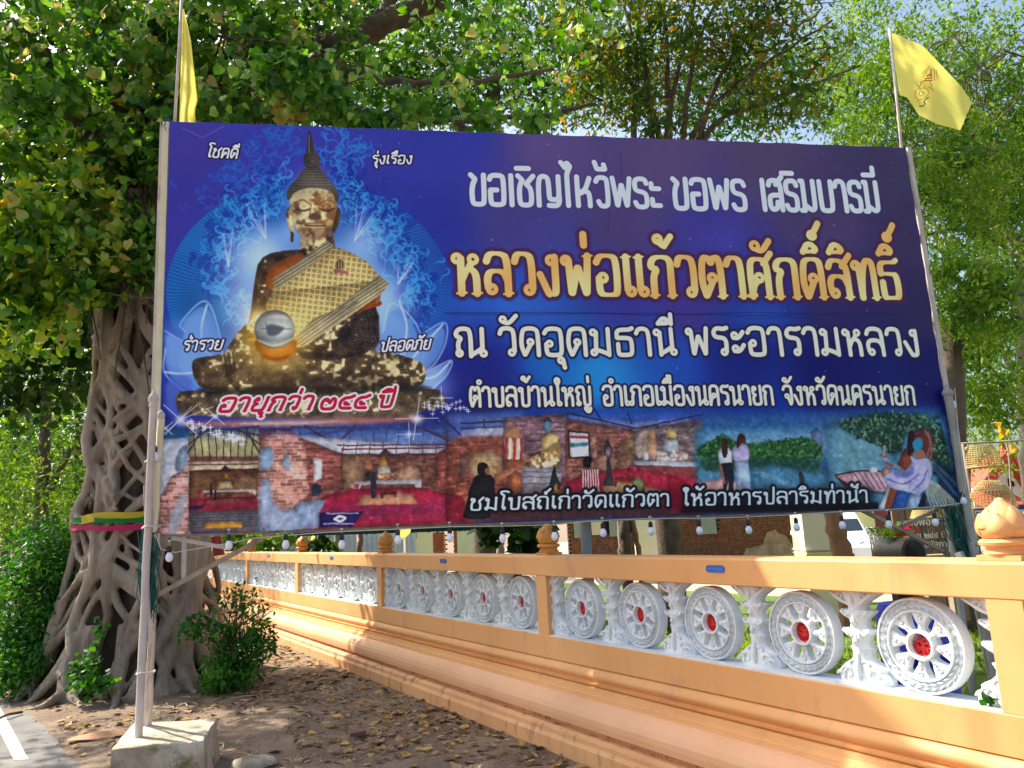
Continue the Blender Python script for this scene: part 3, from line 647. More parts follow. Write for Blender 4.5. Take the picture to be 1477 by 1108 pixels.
    # sparkles
    def star(c,r,al=1,ang=None):
        glow(c,r*.5,(200,225,255),al);p=T([c])[0]
        for a in (ang or (0,math.pi/2)):
            for sg in (-1,1):
                q=[(p[0],p[1]),(p[0]+sg*math.cos(a)*r*2.2,p[1]+sg*math.sin(a)*r*2.2)];strokes([q],1.3,(225,238,255),al*.8,2.2,tex=True)
    star(B(128,530)[0],30,1,(.75,-.75));star(B(1215,525)[0],30,1,(0,1.75));star(B(1330,430)[0],16,.9);star(B(1180,598)[0],17,.8)
    star(B(288,515)[0],16,1,(.75,-.75));star(B(60,570)[0],12,.9,(.75,-.75))
    for i in range(60):
        x=rng.uniform(160,420);star(B(x,545+rng.uniform(-15,20)+(x-160)*.33)[0],3.,.9)
    for i in range(34): star(B(rng.uniform(1250,1480),rng.normal(475,14))[0],3.,.9)
    strokes([B(280,470,128,530),B(180,470,60,600)],1.6,(220,236,255),.6,2)
    # creases where the sheets are welded, small scratches
    for y in (450,452.5): strokes([[(640+k*74,y+rng.normal(0,.7)+.004*k*74) for k in range(10)]],1.2,(24,26,90),.6,2.5)
    strokes([[(868,216),(872,260),(876,300),(874,340)],[(892,222),(896,300)]],.9,(50,40,80),.6,1.5)
    strokes([A(140,80,230,125,330,70)],1,(150,150,230),.6,2);strokes([[(1136,440),(1137,458)],[(1060,455),(1080,460),(1130,457),(1200,461)]],1,(30,26,70),.5,1.5)
    # ---- lettering: every glyph a set of pen strokes -----------------------
    r=.1
    G={ # advance, strokes, rings ; dup'd point = sharp corner
    'ก':(.78,[[(.14,0),(.14,.52),(.26,.68),(.06,.74),(.14,.97),(.4,1.02),(.64,.95),(.64,.6),(.64,0)]],[]),
    'ข':(.74,[[(.27,.9),(.3,.74),(.15,.6),(.15,.1),(.22,0),(.56,0),(.62,.1),(.62,1)]],[(.17,.87)]),
    'ค':(.8,[[(.15,0),(.13,.75),(.2,1.02),(.6,1.02),(.66,.8),(.66,0)],[(.15,.05),(.22,.3),(.36,.42)]],[(.4,.5)]),
    'ด':(.8,[[(.4,.4),(.2,.0),(.2,.0),(.09,.35),(.12,.8),(.2,1.02),(.6,1.02),(.66,.8),(.66,0)]],[(.4,.5)]),
    'ต':(.8,[[(.4,.38),(.2,.0),(.2,.0),(.09,.35),(.12,.85),(.2,1.04),(.34,1.0),(.39,.84),(.44,1.0),(.6,1.04),(.66,.8),(.66,0)]],[(.4,.47)]),
    'ง':(.66,[[(.5,.95),(.5,.1),(.46,0),(.3,0),(.3,0),(.08,.5)]],[(.4,.87)]),
    'จ':(.7,[[(.06,.82),(.15,1.02),(.5,1.02),(.58,.85),(.56,.1),(.46,0),(.46,0),(.34,.38)]],[(.27,.46)]),
    'ช':(.8,[[(.27,.9),(.3,.74),(.15,.6),(.15,.1),(.22,0),(.56,0),(.62,.1),(.62,.5),(.52,.72),(.76,1.04)]],[(.17,.87)]),
    'ญ':(1.08,[[(.2,.14),(.13,.5),(.26,.66),(.06,.74),(.14,.98),(.36,1.02),(.56,.95),(.56,.1),(.64,0),(.84,0),(.92,.1),(.92,1)],[(.62,-.2),(.68,-.36),(.86,-.36),(.92,-.16)]],[(.2,.1),(.66,-.18)]),
    'ณ':(1.1,[[(.16,.16),(.14,.5),(.26,.66),(.06,.74),(.14,.98),(.36,1.02),(.54,.95),(.54,.0)],[(.54,.05),(.66,.1),(.9,.3)],[(.9,1),(.9,.2)]],[(.18,.1),(.93,.1)]),
    'ถ':(.8,[[(.14,.12),(.14,.52),(.26,.68),(.06,.74),(.14,.97),(.4,1.02),(.64,.95),(.64,.6),(.64,0)]],[(.24,.1)]),
    'ท':(.8,[[(.24,.87),(.26,0),(.26,0)],[(.26,.1),(.34,.7),(.46,1.02),(.62,1.02),(.68,.85),(.68,0)]],[(.15,.87)]),
    'ธ':(.76,[[(.66,1.04),(.56,.98),(.24,.98),(.12,.9),(.12,.66),(.12,.66),(.5,.66),(.62,.6),(.62,.06),(.52,0),(.2,0),(.15,.06),(.15,.42)]],[]),
    'น':(.84,[[(.25,.87),(.25,0)],[(.25,.05),(.4,.12),(.64,.3)],[(.65,1),(.65,.2)]],[(.15,.87),(.69,.1)]),
    'บ':(.8,[[(.25,.9),(.25,.08),(.32,0),(.58,0),(.66,.08),(.66,1)]],[(.15,.87)]),
    'ป':(.8,[[(.25,.9),(.25,.08),(.32,0),(.58,0),(.66,.08),(.66,1.38)]],[(.15,.87)]),
    'พ':(.92,[[(.22,.87),(.27,0),(.27,0),(.47,.72),(.47,.72),(.68,0),(.68,0),(.76,1)]],[(.15,.87)]),
    'ภ':(.86,[[(.2,.1),(.2,.52),(.32,.68),(.12,.74),(.2,.97),(.46,1.02),(.7,.95),(.7,.6),(.7,0)]],[(.11,.1)]),
    'ม':(.84,[[(.25,.87),(.22,.14)],[(.22,.2),(.42,.14),(.64,.03)],[(.66,1),(.66,0)]],[(.15,.87),(.15,.1)]),
    'ย':(.78,[[(.24,.93),(.1,.78),(.14,.56),(.32,.52),(.14,.44),(.14,.1),(.22,0),(.56,0),(.64,.1),(.64,1)]],[(.22,.87)]),
    'ร':(.66,[[(.56,1.02),(.44,.97),(.2,1.02),(.08,.85),(.14,.66),(.44,.64),(.52,.5),(.5,.12)]],[(.42,.1)]),
    'ล':(.8,[[(.1,.82),(.18,1.02),(.5,1.02),(.66,.9),(.66,0)],[(.66,.3),(.56,.56),(.2,.58),(.1,.4),(.13,.15)]],[(.22,.11)]),
    'ว':(.66,[[(.06,.82),(.12,1.02),(.4,1.02),(.52,.9),(.52,.15)]],[(.43,.1)]),
    'ศ':(.84,[[(.15,0),(.13,.75),(.2,1.0),(.56,1.0),(.66,.8),(.66,0)],[(.15,.05),(.22,.3),(.36,.42)],[(.56,.88),(.8,1.16)]],[(.4,.5)]),
    'ส':(.8,[[(.1,.82),(.18,1.0),(.46,1.0),(.66,.85),(.66,0)],[(.66,.3),(.56,.56),(.2,.58),(.1,.4),(.13,.15)],[(.52,.84),(.78,1.14)]],[(.22,.11)]),
    'ห':(.84,[[(.25,.87),(.25,0)],[(.25,.3),(.4,.62),(.56,.6),(.66,.45),(.66,0)],[(.46,.62),(.52,.75)]],[(.15,.87),(.58,.86)]),
    'อ':(.78,[[(.08,.84),(.18,1.02),(.54,1.02),(.64,.9),(.64,.1),(.56,0),(.2,0),(.13,.1),(.13,.42)]],[(.24,.44)]),
    'ะ':(.56,[[(.12,.64),(.3,.62),(.46,.86)],[(.12,.14),(.3,.12),(.46,.36)]],[(.16,.73),(.16,.23)]),
    'า':(.6,[[(.04,.84),(.12,1.02),(.36,1.02),(.46,.88),(.46,0)]],[]),
    'เ':(.4,[[(.15,1),(.15,.15)]],[(.24,.1)]),'แ':(.76,[[(.15,1),(.15,.15)],[(.51,1),(.51,.15)]],[(.24,.1),(.6,.1)]),
    'โ':(.42,[[(.5,1.46),(.3,1.56),(.06,1.5),(.1,1.3),(.26,1.2),(.22,.9),(.2,.15)]],[(.28,.1)]),
    'ใ':(.46,[[(.28,1.18),(.36,1.4),(.18,1.5),(.06,1.34),(.22,1.1),(.24,.9),(.22,.15)]],[(.3,.1),(.2,1.3)]),
    'ไ':(.44,[[(.02,1.5),(.12,1.3),(.26,1.5),(.32,1.24),(.22,1.),(.2,.15)]],[(.28,.1)]),
    '๒':(.98,[[(.2,.72),(.08,.5),(.12,.06),(.3,-.02),(.66,-.02),(.82,.12),(.8,.7),(.66,.8),(.56,.62),(.5,.4),(.42,.62)]],[(.32,.68)]),
    '๔':(.86,[[(.8,.95),(.6,.8),(.3,.8),(.1,.5),(.14,.1),(.3,0),(.74,0)],[(.4,.3),(.6,.3)]],[(.42,.38)]),
    ' ':(.42,[],[])}
    AB={'ิ':([[(-.56,1.22),(-.36,1.5),(-.1,1.24),(-.56,1.22)]],[]),'ี':([[(-.56,1.22),(-.36,1.48),(-.1,1.24),(-.56,1.22)],[(-.1,1.2),(-.1,1.58)]],[]),
        'ื':([[(-.56,1.22),(-.36,1.46),(-.1,1.24),(-.56,1.22)],[(-.1,1.2),(-.1,1.56)],[(-.26,1.36),(-.26,1.58)]],[]),
        'ั':([[(-.4,1.26),(-.22,1.2),(0.02,1.5)]],[(-.42,1.36)]),'ุ':([[(-.06,-.18),(-.02,-.48)]],[(-.13,-.2)]),'ู':([[(-.32,-.18),(-.28,-.4),(-.04,-.4),(-.02,-.16)]],[(-.34,-.2)])}
    TONE={'่':([[(-.16,1.28),(-.16,1.56)]],[]),'้':([[(-.36,1.42),(-.2,1.28),(-.16,1.34),(.02,1.56)]],[(-.36,1.48)]),'์':([[(-.24,1.34),(-.12,1.42),(0.04,1.66)]],[(-.2,1.32)])}
    def text(s,p0,p1,h,w,layers,slant=0,lift=.42,ringw=.62,contrast=0,serif=0,ww=1.,halo=0,fill=None):
        """s from p0 to p1 (photo px of the baseline), h letter height px"""
        a,b=T([p0,p1]);hh=np.linalg.norm(T([p0])[0]-T([(p0[0],p0[1]-h)])[0])
        adv=0;items=[];last=''
        for ch in s:
            if ch in G:
                items.append((adv,0,G[ch][1],G[ch][2]));adv+=G[ch][0];last=ch;lv=0
            elif ch in AB:
                items.append((adv-.06,0,*AB[ch]));lv=lift if ch not in 'ุู' else 0
            elif ch in TONE: items.append((adv-.08,lv,*TONE[ch]))
            elif ch=='ำ':
                items.append((adv,lv if False else 0,[],[(-.14,1.3)]));
                items.append((adv,0,G['า'][1],[]));adv+=.6
        sx=(b[0]-a[0])/adv;dy=(b[1]-a[1])/(b[0]-a[0]);segs=[];rings=[]
        def P(x,y): return np.array([a[0]+x*sx+y*hh*slant,a[1]+x*sx*dy-y*hh])
        W=w*hh
        for x,l,st,rg in items:
            for q in st:
                st_=(q[0][1],q[-1][1]);q=[(u+x,v+l) for u,v in q];q=[np.array(P(*t)) for t in q]
                if serif and len(q)>1:
                    for e0,e1,yv in ((q[0],q[1],st_[0]),(q[-1],q[-2],st_[1])):
                        if abs(e0[1]-e1[1])>abs(e0[0]-e1[0]) and (yv<.06 or .96<yv<1.1): segs.append((e0+np.array([-W*1.25,W*.12]),e0+np.array([W*1.25,-W*.12]),W*.3))
                for _ in range(2 if len(q)>2 else 0):
                    o=[q[0]]
                    for i in range(len(q)-1):
                        if np.allclose(q[i],q[i+1]): o.append(q[i]);continue
                        o+=[q[i]*.75+q[i+1]*.25,q[i]*.25+q[i+1]*.75]
                    o.append(q[-1]);q=o
                for i in range(len(q)-1):
                    dd=q[i+1]-q[i];L=np.hypot(*dd)+1e-6;k=abs(dd[1])/L
                    segs.append((q[i],q[i+1],W*(1-contrast*(1-k))))
            for cx,cy in rg:
                c=P(cx+x,cy+l);R_=.098*hh*(.9+.1*ww)
                if ringw==0: segs.append((c+[-W*.1,0],c+[W*.1,0],R_*1.15)) ;continue
                n=12;pr=[c+R_*np.array([math.cos(t),math.sin(t)]) for t in np.linspace(0,2*math.pi,n+1)]
                for i in range(n): segs.append((pr[i],pr[i+1],W*ringw))
        mx=max(l[0]+l[3] for l in layers)+1;y0,y1,x0,x1,d=sdf(segs,mx)
        for off,col,al,soft in layers: blend(y0,y1,x0,x1,np.clip(.5-(d-off)/soft,0,1)*al,col)
    # line one is a plain heavy sans without loops: the same letters drawn open
    G1=dict(G);
    def sub(d,k,v): d[k]=v
    Gs=dict(G)
    G.update({'ข':(.7,[[(.1,1),(.26,.86),(.26,.86),(.13,.6),(.13,.1),(.2,0),(.5,0),(.58,.1),(.58,1)]],[]),'อ':(.76,[[(.1,.86),(.16,1.),(.54,1.),(.62,.9),(.62,.1),(.54,0),(.18,0),(.12,.1),(.12,.5),(.12,.5),(.36,.5)]],[]),
     'เ':(.32,[[(.15,1),(.15,0)]],[]),'ช':(.74,[[(.1,1),(.26,.86),(.26,.86),(.13,.6),(.13,.1),(.2,0),(.5,0),(.58,.1),(.58,.56),(.4,.72),(.4,.72),(.68,1)]],[]),
     'ญ':(1.04,[[(.12,0),(.12,.7),(.2,1),(.44,1),(.52,.85),(.52,.3),(.56,.2),(.84,.2),(.9,.3),(.9,1)],[(.9,.35),(.9,.1),(.8,-.02),(.5,0)]],[]),
     'ไ':(.46,[[(.0,1.5),(.16,1.3),(.16,1.3),(.22,1.52),(.34,1.36),(.34,1.36),(.2,1.1),(.2,.9),(.2,0)]],[]),'ห':(.8,[[(.12,1),(.12,0)],[(.12,.4),(.4,.5),(.6,.96)],[(.3,.5),(.52,.5),(.58,.35),(.58,0)]],[]),
     'ว':(.64,[[(.06,.86),(.14,1),(.42,1),(.5,.9),(.5,.1),(.42,0),(.2,0),(.12,.16)]],[]),'พ':(.86,[[(.08,1),(.22,0),(.22,0),(.42,.8),(.42,.8),(.6,0),(.6,0),(.76,1)]],[]),
     'ร':(.66,[[(.56,.84),(.5,1),(.2,1),(.1,.9),(.1,.64),(.2,.56),(.44,.52),(.54,.42),(.54,.1),(.46,0),(.16,0),(.08,.16)]],[]),'ะ':(.5,[[(.1,.84),(.1,.66),(.1,.66),(.4,.66)],[(.1,.28),(.1,.06),(.1,.06),(.4,.06)]],[]),
     'ส':(.76,[[(.1,.84),(.16,1),(.5,1),(.62,.86),(.62,0)],[(.62,.5),(.2,.5),(.1,.4),(.1,.1),(.2,.0),(.4,.05),(.44,.26)],[(.42,.86),(.7,1.12)]],[]),
     'ม':(.84,[[(.1,1),(.2,1),(.2,1),(.2,.0),(.2,.0),(.06,.0)],[(.2,.2),(.5,.0),(.64,.06),(.66,.2),(.66,1)]],[]),'บ':(.76,[[(.12,1),(.12,.1),(.2,0),(.54,0),(.62,.1),(.62,1)]],[])})
    AB1=dict(AB);AB['ิ']=([[(-.62,1.26),(-.16,1.26)]],[]);AB['ี']=([[(-.62,1.26),(-.16,1.26),(-.16,1.26),(-.16,1.52)]],[]);T1=dict(TONE);TONE['้']=([[(-.5,1.52),(-.42,1.3),(-.42,1.3),(-.1,1.3)]],[])
    TONE['้']=([[(-.5,1.54),(-.42,1.3),(-.42,1.3),(-.1,1.3),(-.1,1.3),(-.14,1.46)]],[])
    w1=(210,226,240)
    text('ขอเชิญไหว้พระ',(674,294),(954,299),42,.088,[(5,(70,58,120),.4,6),(0,w1,1,1.4)],lift=.1)
    text('ขอพร',(968,300),(1078,303),42,.088,[(5,(70,58,120),.4,6),(0,w1,1,1.4)]);text('เสริมบารมี',(1097,302),(1273,305),42,.088,[(5,(70,58,120),.4,6),(0,w1,1,1.4)])
    G.clear();G.update(Gs);AB.clear();AB.update(AB1);TONE.clear();TONE.update(T1)
    def gold(Y,X,s):
        t=.5+.5*np.sin(X*.012+.6*np.sin(X*.031)+Y*.02);t=t[...,None];a_=np.array([236,184,110],np.float32);b_=np.array([240,226,160],np.float32);return a_+(b_-a_)*t
    text('หลวงพ่อแก้วตาศักดิ์สิทธิ์',(650,422),(1304,430),57,.094,[(13,(84,40,110),.75,5),(4.5,(84,44,40),1,1.6),(1.2,(120,70,40),1,1.4),(0,gold,1,1.4)],contrast=.45,serif=1,ringw=.62,lift=.36)
    w3=(228,234,222)
    L3=[(7,(38,34,84),.95,3),(0,w3,1,1.4)]
    text('ณ',(652,513),(703,513),39,.088,L3,ringw=.72);text('วัดอุดมธานี',(717,512),(976,511),38,.088,L3,ringw=.72);text('พระอารามหลวง',(988,511),(1330,512),38,.088,L3,ringw=.72)
    L4=[(6,(34,30,80),.95,3),(0,w3,1,1.4)]
    text('ตำบลบ้านใหญ่',(674,586),(853,584),27,.088,L4,ringw=.75);text('อำเภอเมืองนครนายก',(867,584),(1116,583),27,.088,L4,ringw=.75);text('จังหวัดนครนายก',(1129,583),(1322,583),26,.088,L4,ringw=.75)
    L7=[(8,(20,16,28),.9,4),(0,(212,232,244),1,1.4)]
    text('ชมโบสถ์เก่าวัดแก้วตา',(673,736),(964,729),17,.112,L7,slant=.12,ringw=.7,serif=1,contrast=.3);text('ให้อาหารปลาริมท่าน้ำ',(981,729),(1252,724),17,.112,L7,slant=.12,ringw=.7,serif=1,contrast=.3)
    Ls=[(4,(20,20,70),1,2.4),(0,(238,242,248),1,1.3)]
    text('โชคดี',(297,226),(342,228),13,.1,Ls,slant=.2,ringw=.7,serif=1);text('รุ่งเรือง',(533,236),(592,236),12,.1,Ls,slant=.2,ringw=.7,serif=1)
    text('ร่ำรวย',(262,506),(320,504),14,.1,Ls,slant=.25,ringw=.7,serif=1);text('ปลอดภัย',(545,507),(618,503),14,.1,Ls,slant=.25,ringw=.7,serif=1)
    text('อายุกว่า',(311,594),(448,590),19,.12,[(6,(250,240,244),1,2),(0,(206,30,70),1,1.4)],slant=.45,serif=1,ringw=.7)
    text('๒๔๔',(458,590),(528,588),19,.12,[(6,(250,240,244),1,2),(0,(206,30,70),1,1.4)],slant=.3,ringw=.7);text('ปี',(538,588),(566,586),18,.12,[(6,(250,240,244),1,2),(0,(206,30,70),1,1.4)],slant=.3,ringw=.7,serif=1)
    k_=np.clip((img.mean(2,keepdims=True)-70)/100,0,1);img*=np.array([1.10,1.08,1.04],np.float32)*(.86+.15*k_)
    return np.clip(img,0,255)
# ================= materials =================
M_dirt=pm('dirt',S(146,126,104),S(108,90,74),1.8,.95,1,34,c3=S(96,80,64),sc3=1.6,amt3=.5,bdist=.03)
M_asph=pm('asphalt',S(98,96,94),S(124,121,117),3,.9,.8,160,c3=S(98,96,95),sc3=.7,amt3=.4,bdist=.006)
M_line=pm('road_paint',S(226,224,212),S(196,190,178),9,.8,.3,90,c3=S(150,146,138),sc3=14,amt3=.3)
M_lawn=pm('lawn',S(112,134,48),S(86,112,40),1.5,.9,.9,60,c3=S(130,130,60),sc3=.5,amt3=.4,bdist=.04)
M_wall=pm('orange_paint',S(228,171,110),S(218,158,96),.9,.62,.18,45,stretch=(1,1,.3),c3=S(192,142,106),sc3=4.2,amt3=.42,bdist=.003)
M_foot=pm('orange_paint_stained',S(223,168,112),S(204,148,100),1.4,.7,.5,50,stretch=(1,1,.35),c3=S(122,92,66),sc3=7,amt3=.66,bdist=.004)
M_groove=pm('orange_paint_grimy',S(206,152,106),S(184,132,90),3,.75,.5,50,stretch=(1,1,.3),c3=S(80,56,42),sc3=9,amt3=.62,bdist=.004)
M_ogee=pm('pinkish_orange_paint',S(229,175,130),S(217,161,116),1.2,.5,.25,30,c3=S(226,170,128),sc3=1.6,amt3=.3,bdist=.003)
M_white=pm('white_masonry_paint',S(228,233,234),S(212,219,222),5,.6,.9,38,c3=S(150,152,146),sc3=16,amt3=.34,bdist=.006)
M_red=pm('red_enamel',S(214,44,40),S(198,30,30),20,.4,.2,60)
M_plaque=pm('blue_plaque',S(24,84,170),S(30,96,190),20,.35)
M_plq=pm('plaque_lettering',S(160,190,225),None,1,.5)
M_fin=pm('ochre_finial_paint',S(214,150,70),S(196,128,50),9,.5,.5,60,c3=S(160,96,40),sc3=14,amt3=.25)
M_conc=pm('weathered_concrete',S(196,186,168),S(152,138,116),4,.95,1,35,c3=S(104,104,54),sc3=4.2,amt3=.75,bdist=.012)
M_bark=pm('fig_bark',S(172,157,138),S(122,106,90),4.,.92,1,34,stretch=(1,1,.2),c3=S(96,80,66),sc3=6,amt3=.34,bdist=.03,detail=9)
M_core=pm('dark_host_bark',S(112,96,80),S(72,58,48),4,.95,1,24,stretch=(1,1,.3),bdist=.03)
M_dbark=pm('dark_branch_bark',S(104,86,72),S(70,58,48),4,.9,.9,30,bdist=.02)
M_gbark=pm('grey_trunk_bark',S(158,146,132),S(120,108,96),3,.9,.9,30,stretch=(1,1,.35),bdist=.02)
M_rbark=pm('reddish_trunk_bark',S(146,108,84),S(108,76,58),4,.9,.9,25,stretch=(1,1,.2),bdist=.03)
M_pipe=pm('old_white_pole_paint',S(206,198,190),S(180,166,156),7,.7,.4,60,c3=S(140,98,76),sc3=8,amt3=.42,stretch=(1,1,.4))
M_gpipe=pm('galvanised_pole',S(170,168,160),S(138,136,128),7,.6,.3,60,c3=S(120,96,80),sc3=6,amt3=.3,stretch=(1,1,.4))
M_steel=pm('grey_steel_post',S(142,154,166),S(124,136,148),6,.5,.2,60)
M_wood=pm('weathered_timber',S(176,160,136),S(140,124,104),5,.85,.6,40,c3=S(110,92,72),sc3=5,amt3=.4,stretch=(1,1,.3))
M_cream=pm('cream_tube',S(224,218,186),S(206,198,160),5,.6,.2,40)
M_net=pm('green_net',S(24,104,92),S(14,74,68),20,.7)
M_bulb=pm('frosted_bulb',S(236,240,250),None,1,.25,coat=.4)
M_black=pm('black_plastic',S(24,24,26),None,1,.5)
M_clip=pm('pale_clip',S(214,214,206),None,1,.5)
M_wire=pm('pale_wire',S(198,196,186),None,1,.6)
M_yel=None
def cloth(name,c,c2=None,tr=.45):
    m=pm(name,c,c2,3,.75,.25,240,bdist=.001);t=m.node_tree;N=t.nodes;L=t.links
    tl=N.new('ShaderNodeBsdfTranslucent');tl.inputs[0].default_value=c;mx=N.new('ShaderNodeMixShader');mx.inputs[0].default_value=tr
    L.new(N['Principled BSDF'].outputs[0],mx.inputs[1]);L.new(tl.outputs[0],mx.inputs[2]);L.new(mx.outputs[0],N['Material Output'].inputs[0]);return m
M_yel=cloth('yellow_cloth',S(236,228,116),S(230,220,100));M_pinkc=cloth('pink_cloth',S(214,40,110));M_greenc=cloth('green_cloth',S(20,140,60));M_yribbon=cloth('ribbon_yellow',S(226,200,60))
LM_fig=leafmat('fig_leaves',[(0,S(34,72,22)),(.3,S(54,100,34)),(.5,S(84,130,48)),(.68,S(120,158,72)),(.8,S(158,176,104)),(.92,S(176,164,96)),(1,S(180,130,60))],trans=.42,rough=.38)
LM_figd=leafmat('deep_green_shaded_leaves',[(0,S(20,40,12)),(.4,S(32,60,18)),(.8,S(52,84,26)),(1,S(84,100,36))])  # crown's inner shade put into this dark green; also used on dark plants
LM_yg=leafmat('yellow_green_leaves',[(0,S(84,124,30)),(.4,S(122,154,42)),(.75,S(156,172,60)),(.93,S(190,176,74)),(1,S(204,130,40))],trans=.45)
LM_mid=leafmat('olive_leaves',[(0,S(34,62,18)),(.4,S(60,94,28)),(.65,S(90,112,36)),(.8,S(126,116,48)),(.92,S(150,112,44)),(1,S(196,160,50))],trans=.4)
LM_br=leafmat('bright_fine_leaves',[(0,S(50,88,26)),(.35,S(80,122,38)),(.7,S(120,154,54)),(.92,S(160,178,84)),(1,S(160,146,80))],trans=.4)
LM_bush=leafmat('bush_leaves',[(0,S(28,74,24)),(.4,S(46,100,34)),(.8,S(76,132,46)),(1,S(130,164,60))],trans=.35)
LM_far=leafmat('distant_leaves',[(0,S(32,66,20)),(.5,S(58,100,32)),(1,S(104,142,50))],trans=.4)
LM_dry=leafmat('dry_leaves',[(0,S(84,60,40)),(.3,S(116,86,58)),(.5,S(146,114,80)),(.7,S(176,146,106)),(.8,S(180,152,60)),(.9,S(150,80,38)),(1,S(104,110,44))],trans=.05,rough=.8,clump=9)
LM_grass=leafmat('grass_blades',[(0,S(92,120,40)),(.5,S(120,146,54)),(1,S(150,160,76))],trans=.3)
# ================= ground =================
WD=ray(62,793)*np.array([1,1,0]);WD/=np.linalg.norm(WD);WN=np.array([-WD[1],WD[0],0.]);D0=-3.2635   # wall direction, its outward normal, distance of its foot
def Wp(a,s,z): return WN*(D0-s)+WD*a+np.array([0,0,z])
def wz(v,s,u=787):
    return pl(u,v,WN*(D0-s),WN)[2]
gx=np.concatenate([[-400,-150,-60,-30,-18,-12],np.arange(-9,4,.11),[5,7,12,20,40,100,400]])
gy=np.concatenate([[-60,-20,-5,0,2],np.arange(4,13,.11),[14,16,20,28,40,70,120,250,700]])
X,Y=np.meshgrid(gx,gy)
def hgt(x,y):
    h=.018*np.sin(x*2.3+np.sin(y*1.7)*1.2)*np.sin(y*1.9+x*.6)+.01*np.sin(x*7.1+y*3.3)*np.sin(y*6.3-x*2.)+.005*np.sin(x*17+y*9)*np.sin(y*19)
    d=x*WN[0]+y*WN[1]-D0                      # >0 in front of the wall
    k=np.clip(d/.8,0,1)*np.clip((x+8.5)/1.5,0,1)*np.clip((13-y)/2,0,1)*np.clip((y-4)/1,0,1)
    e=(x+3.48)*.78+(y-6.29)*.62                   # roughly towards the road
    return h*k*np.clip(e/.8+.9,0,1)
Z=hgt(X,Y);nx=len(gx);ny=len(gy)
o=mk('ground',np.c_[X.ravel(),Y.ravel(),Z.ravel()],[(j*nx+i,j*nx+i+1,(j+1)*nx+i+1,(j+1)*nx+i) for j in range(ny-1) for i in range(nx-1)],M_dirt,smooth=True);tag(o,kind='structure')
# road: ragged near edge, runs off to the left behind the bush
edge=[gz(150,1200),gz(128,1140),gz(110,1108),gz(92,1082),gz(74,1058),gz(52,1038),gz(36,1026),gz(14,1018)];edge=[np.array(e) for e in edge]
edge+=[np.array([-6.4,9.8,0]),np.array([-7.1,12,0]),np.array([-9.5,18.5,0]),np.array([-17,34,0]),np.array([-33,66,0])]
eo=[]
for i in range(len(edge)-1):
    for t in np.arange(0,1,.2):
        q=edge[i]*(1-t)+edge[i+1]*t;q=q+np.array([RNG.normal(0,.018),RNG.normal(0,.018),0]);eo.append(q)
eo.append(edge[-1])
b=MB();n=len(eo);V=[(q[0],q[1],.006) for q in eo]+[(q[0],q[1],-.03) for q in eo]+[(q[0]-14,q[1]-4+min(0,0),.006) for q in eo]
b.add(V,[(i,i+1,2*n+i+1,2*n+i)[::-1] for i in range(n-1)]+[(i,i+1,n+i+1,n+i) for i in range(n-1)])
o=b.build('road',M_asph);tag(o,kind='structure')
l0,l1=gz(46,1108,.01),gz(-14,1012,.01);dd=(l1-l0)/np.linalg.norm(l1-l0);pp=np.array([-dd[1],dd[0],0])*.075
b=MB();c=gz(31,1090,.010)
q=[l0-dd*.05-pp*0,l1+dd*1.4];
a0=gz(41,1095,.0101);b0=gz(20,1096,.0101);a1=gz(-2,1016,.0101);b1=gz(-18,1020,.0101)
b.add([a0,a1,b1,b0],[(0,1,2,3)[::-1]]);o=b.build('road_marking',M_line);tag(o,kind='structure')
# lawn and soil behind the wall
b=MB();L0=[Wp(-6,1.5,.012),Wp(30,1.5,.012),Wp(30,9,.012),Wp(-6,9,.012)]
b.add(L0,[(0,1,2,3)]);o=b.build('lawn',M_lawn);tag(o,kind='structure')
C=np.array([Wp(RNG.uniform(-1,9),RNG.uniform(2.7,7.5),.02) for _ in range(9000)])
o=leafmesh('grass',C,.09,LANCE,LM_grass,None,droop=-1.2);tag(o,kind='stuff')
M_pave=pm('grey_paving',S(98,90,86),S(76,68,64),3,.9,.6,60)
b=MB();b.add([Wp(-6,.56,.016),Wp(30,.56,.016),Wp(30,2.7,.016),Wp(-6,2.7,.016)],[(0,1,2,3)]);o=b.build('pavement',M_pave);tag(o,kind='structure')
M_yard=pm('pale_yard',S(176,164,146),S(150,138,120),1,.9,.4,30)
b=MB();b.add([Wp(-30,9,.012),Wp(40,9,.012),Wp(60,45,.012),Wp(-60,45,.012)],[(0,1,2,3)]);o=b.build('yard',M_yard);tag(o,kind='structure')
# ================= boundary wall =================
wall=thing('boundary_wall','long orange boundary wall with white wheel openwork running under the billboard','wall',tuple(WN*D0),math.atan2(WD[1],WD[0]))
A0,A1=-5.6,22.5                                   # along the wall
def run(name,prof,m,a0=A0,a1=A1,smooth=False,step=None):
    """profile (s,z) swept along the wall; local x along, local y outward"""
    n=len(prof);xs=np.linspace(a0,a1,(2 if not step else int((a1-a0)/step)+1));V=[(x,-s,z) for x in xs for s,z in prof];k=len(xs)
    Fc=[(i*n+j,i*n+(j+1)%n,(i+1)*n+(j+1)%n,(i+1)*n+j) for i in range(k-1) for j in range(n)]+[tuple(range(n))[::-1],tuple((k-1)*n+j for j in range(n))]
    o=mk(name,V,Fc,m,wall,smooth,False)
    return o
RT0,RT1=wz(832,.30,800),wz(805,.30,800)      # underside and top edge of the top rail
RT1=1.378;RT0=1.222
SB=.752                                        # top of the lower rail
run('foot',[(0,-.05),(0,wz(1061,.0)),(.012,wz(1057,.012)),(.02,wz(1054,.02)),(.022,wz(1048,.022)),(.045,wz(1044,.045)),(.06,wz(1041,.06)),(.5,wz(1041,.06)),(.5,-.05)],M_foot)
z1=wz(1041,.06)
run('groove',[(.115,z1),(.115,wz(1029,.115)),(.5,wz(1029,.115)),(.5,z1)],M_groove)
z2=wz(1029,.115)
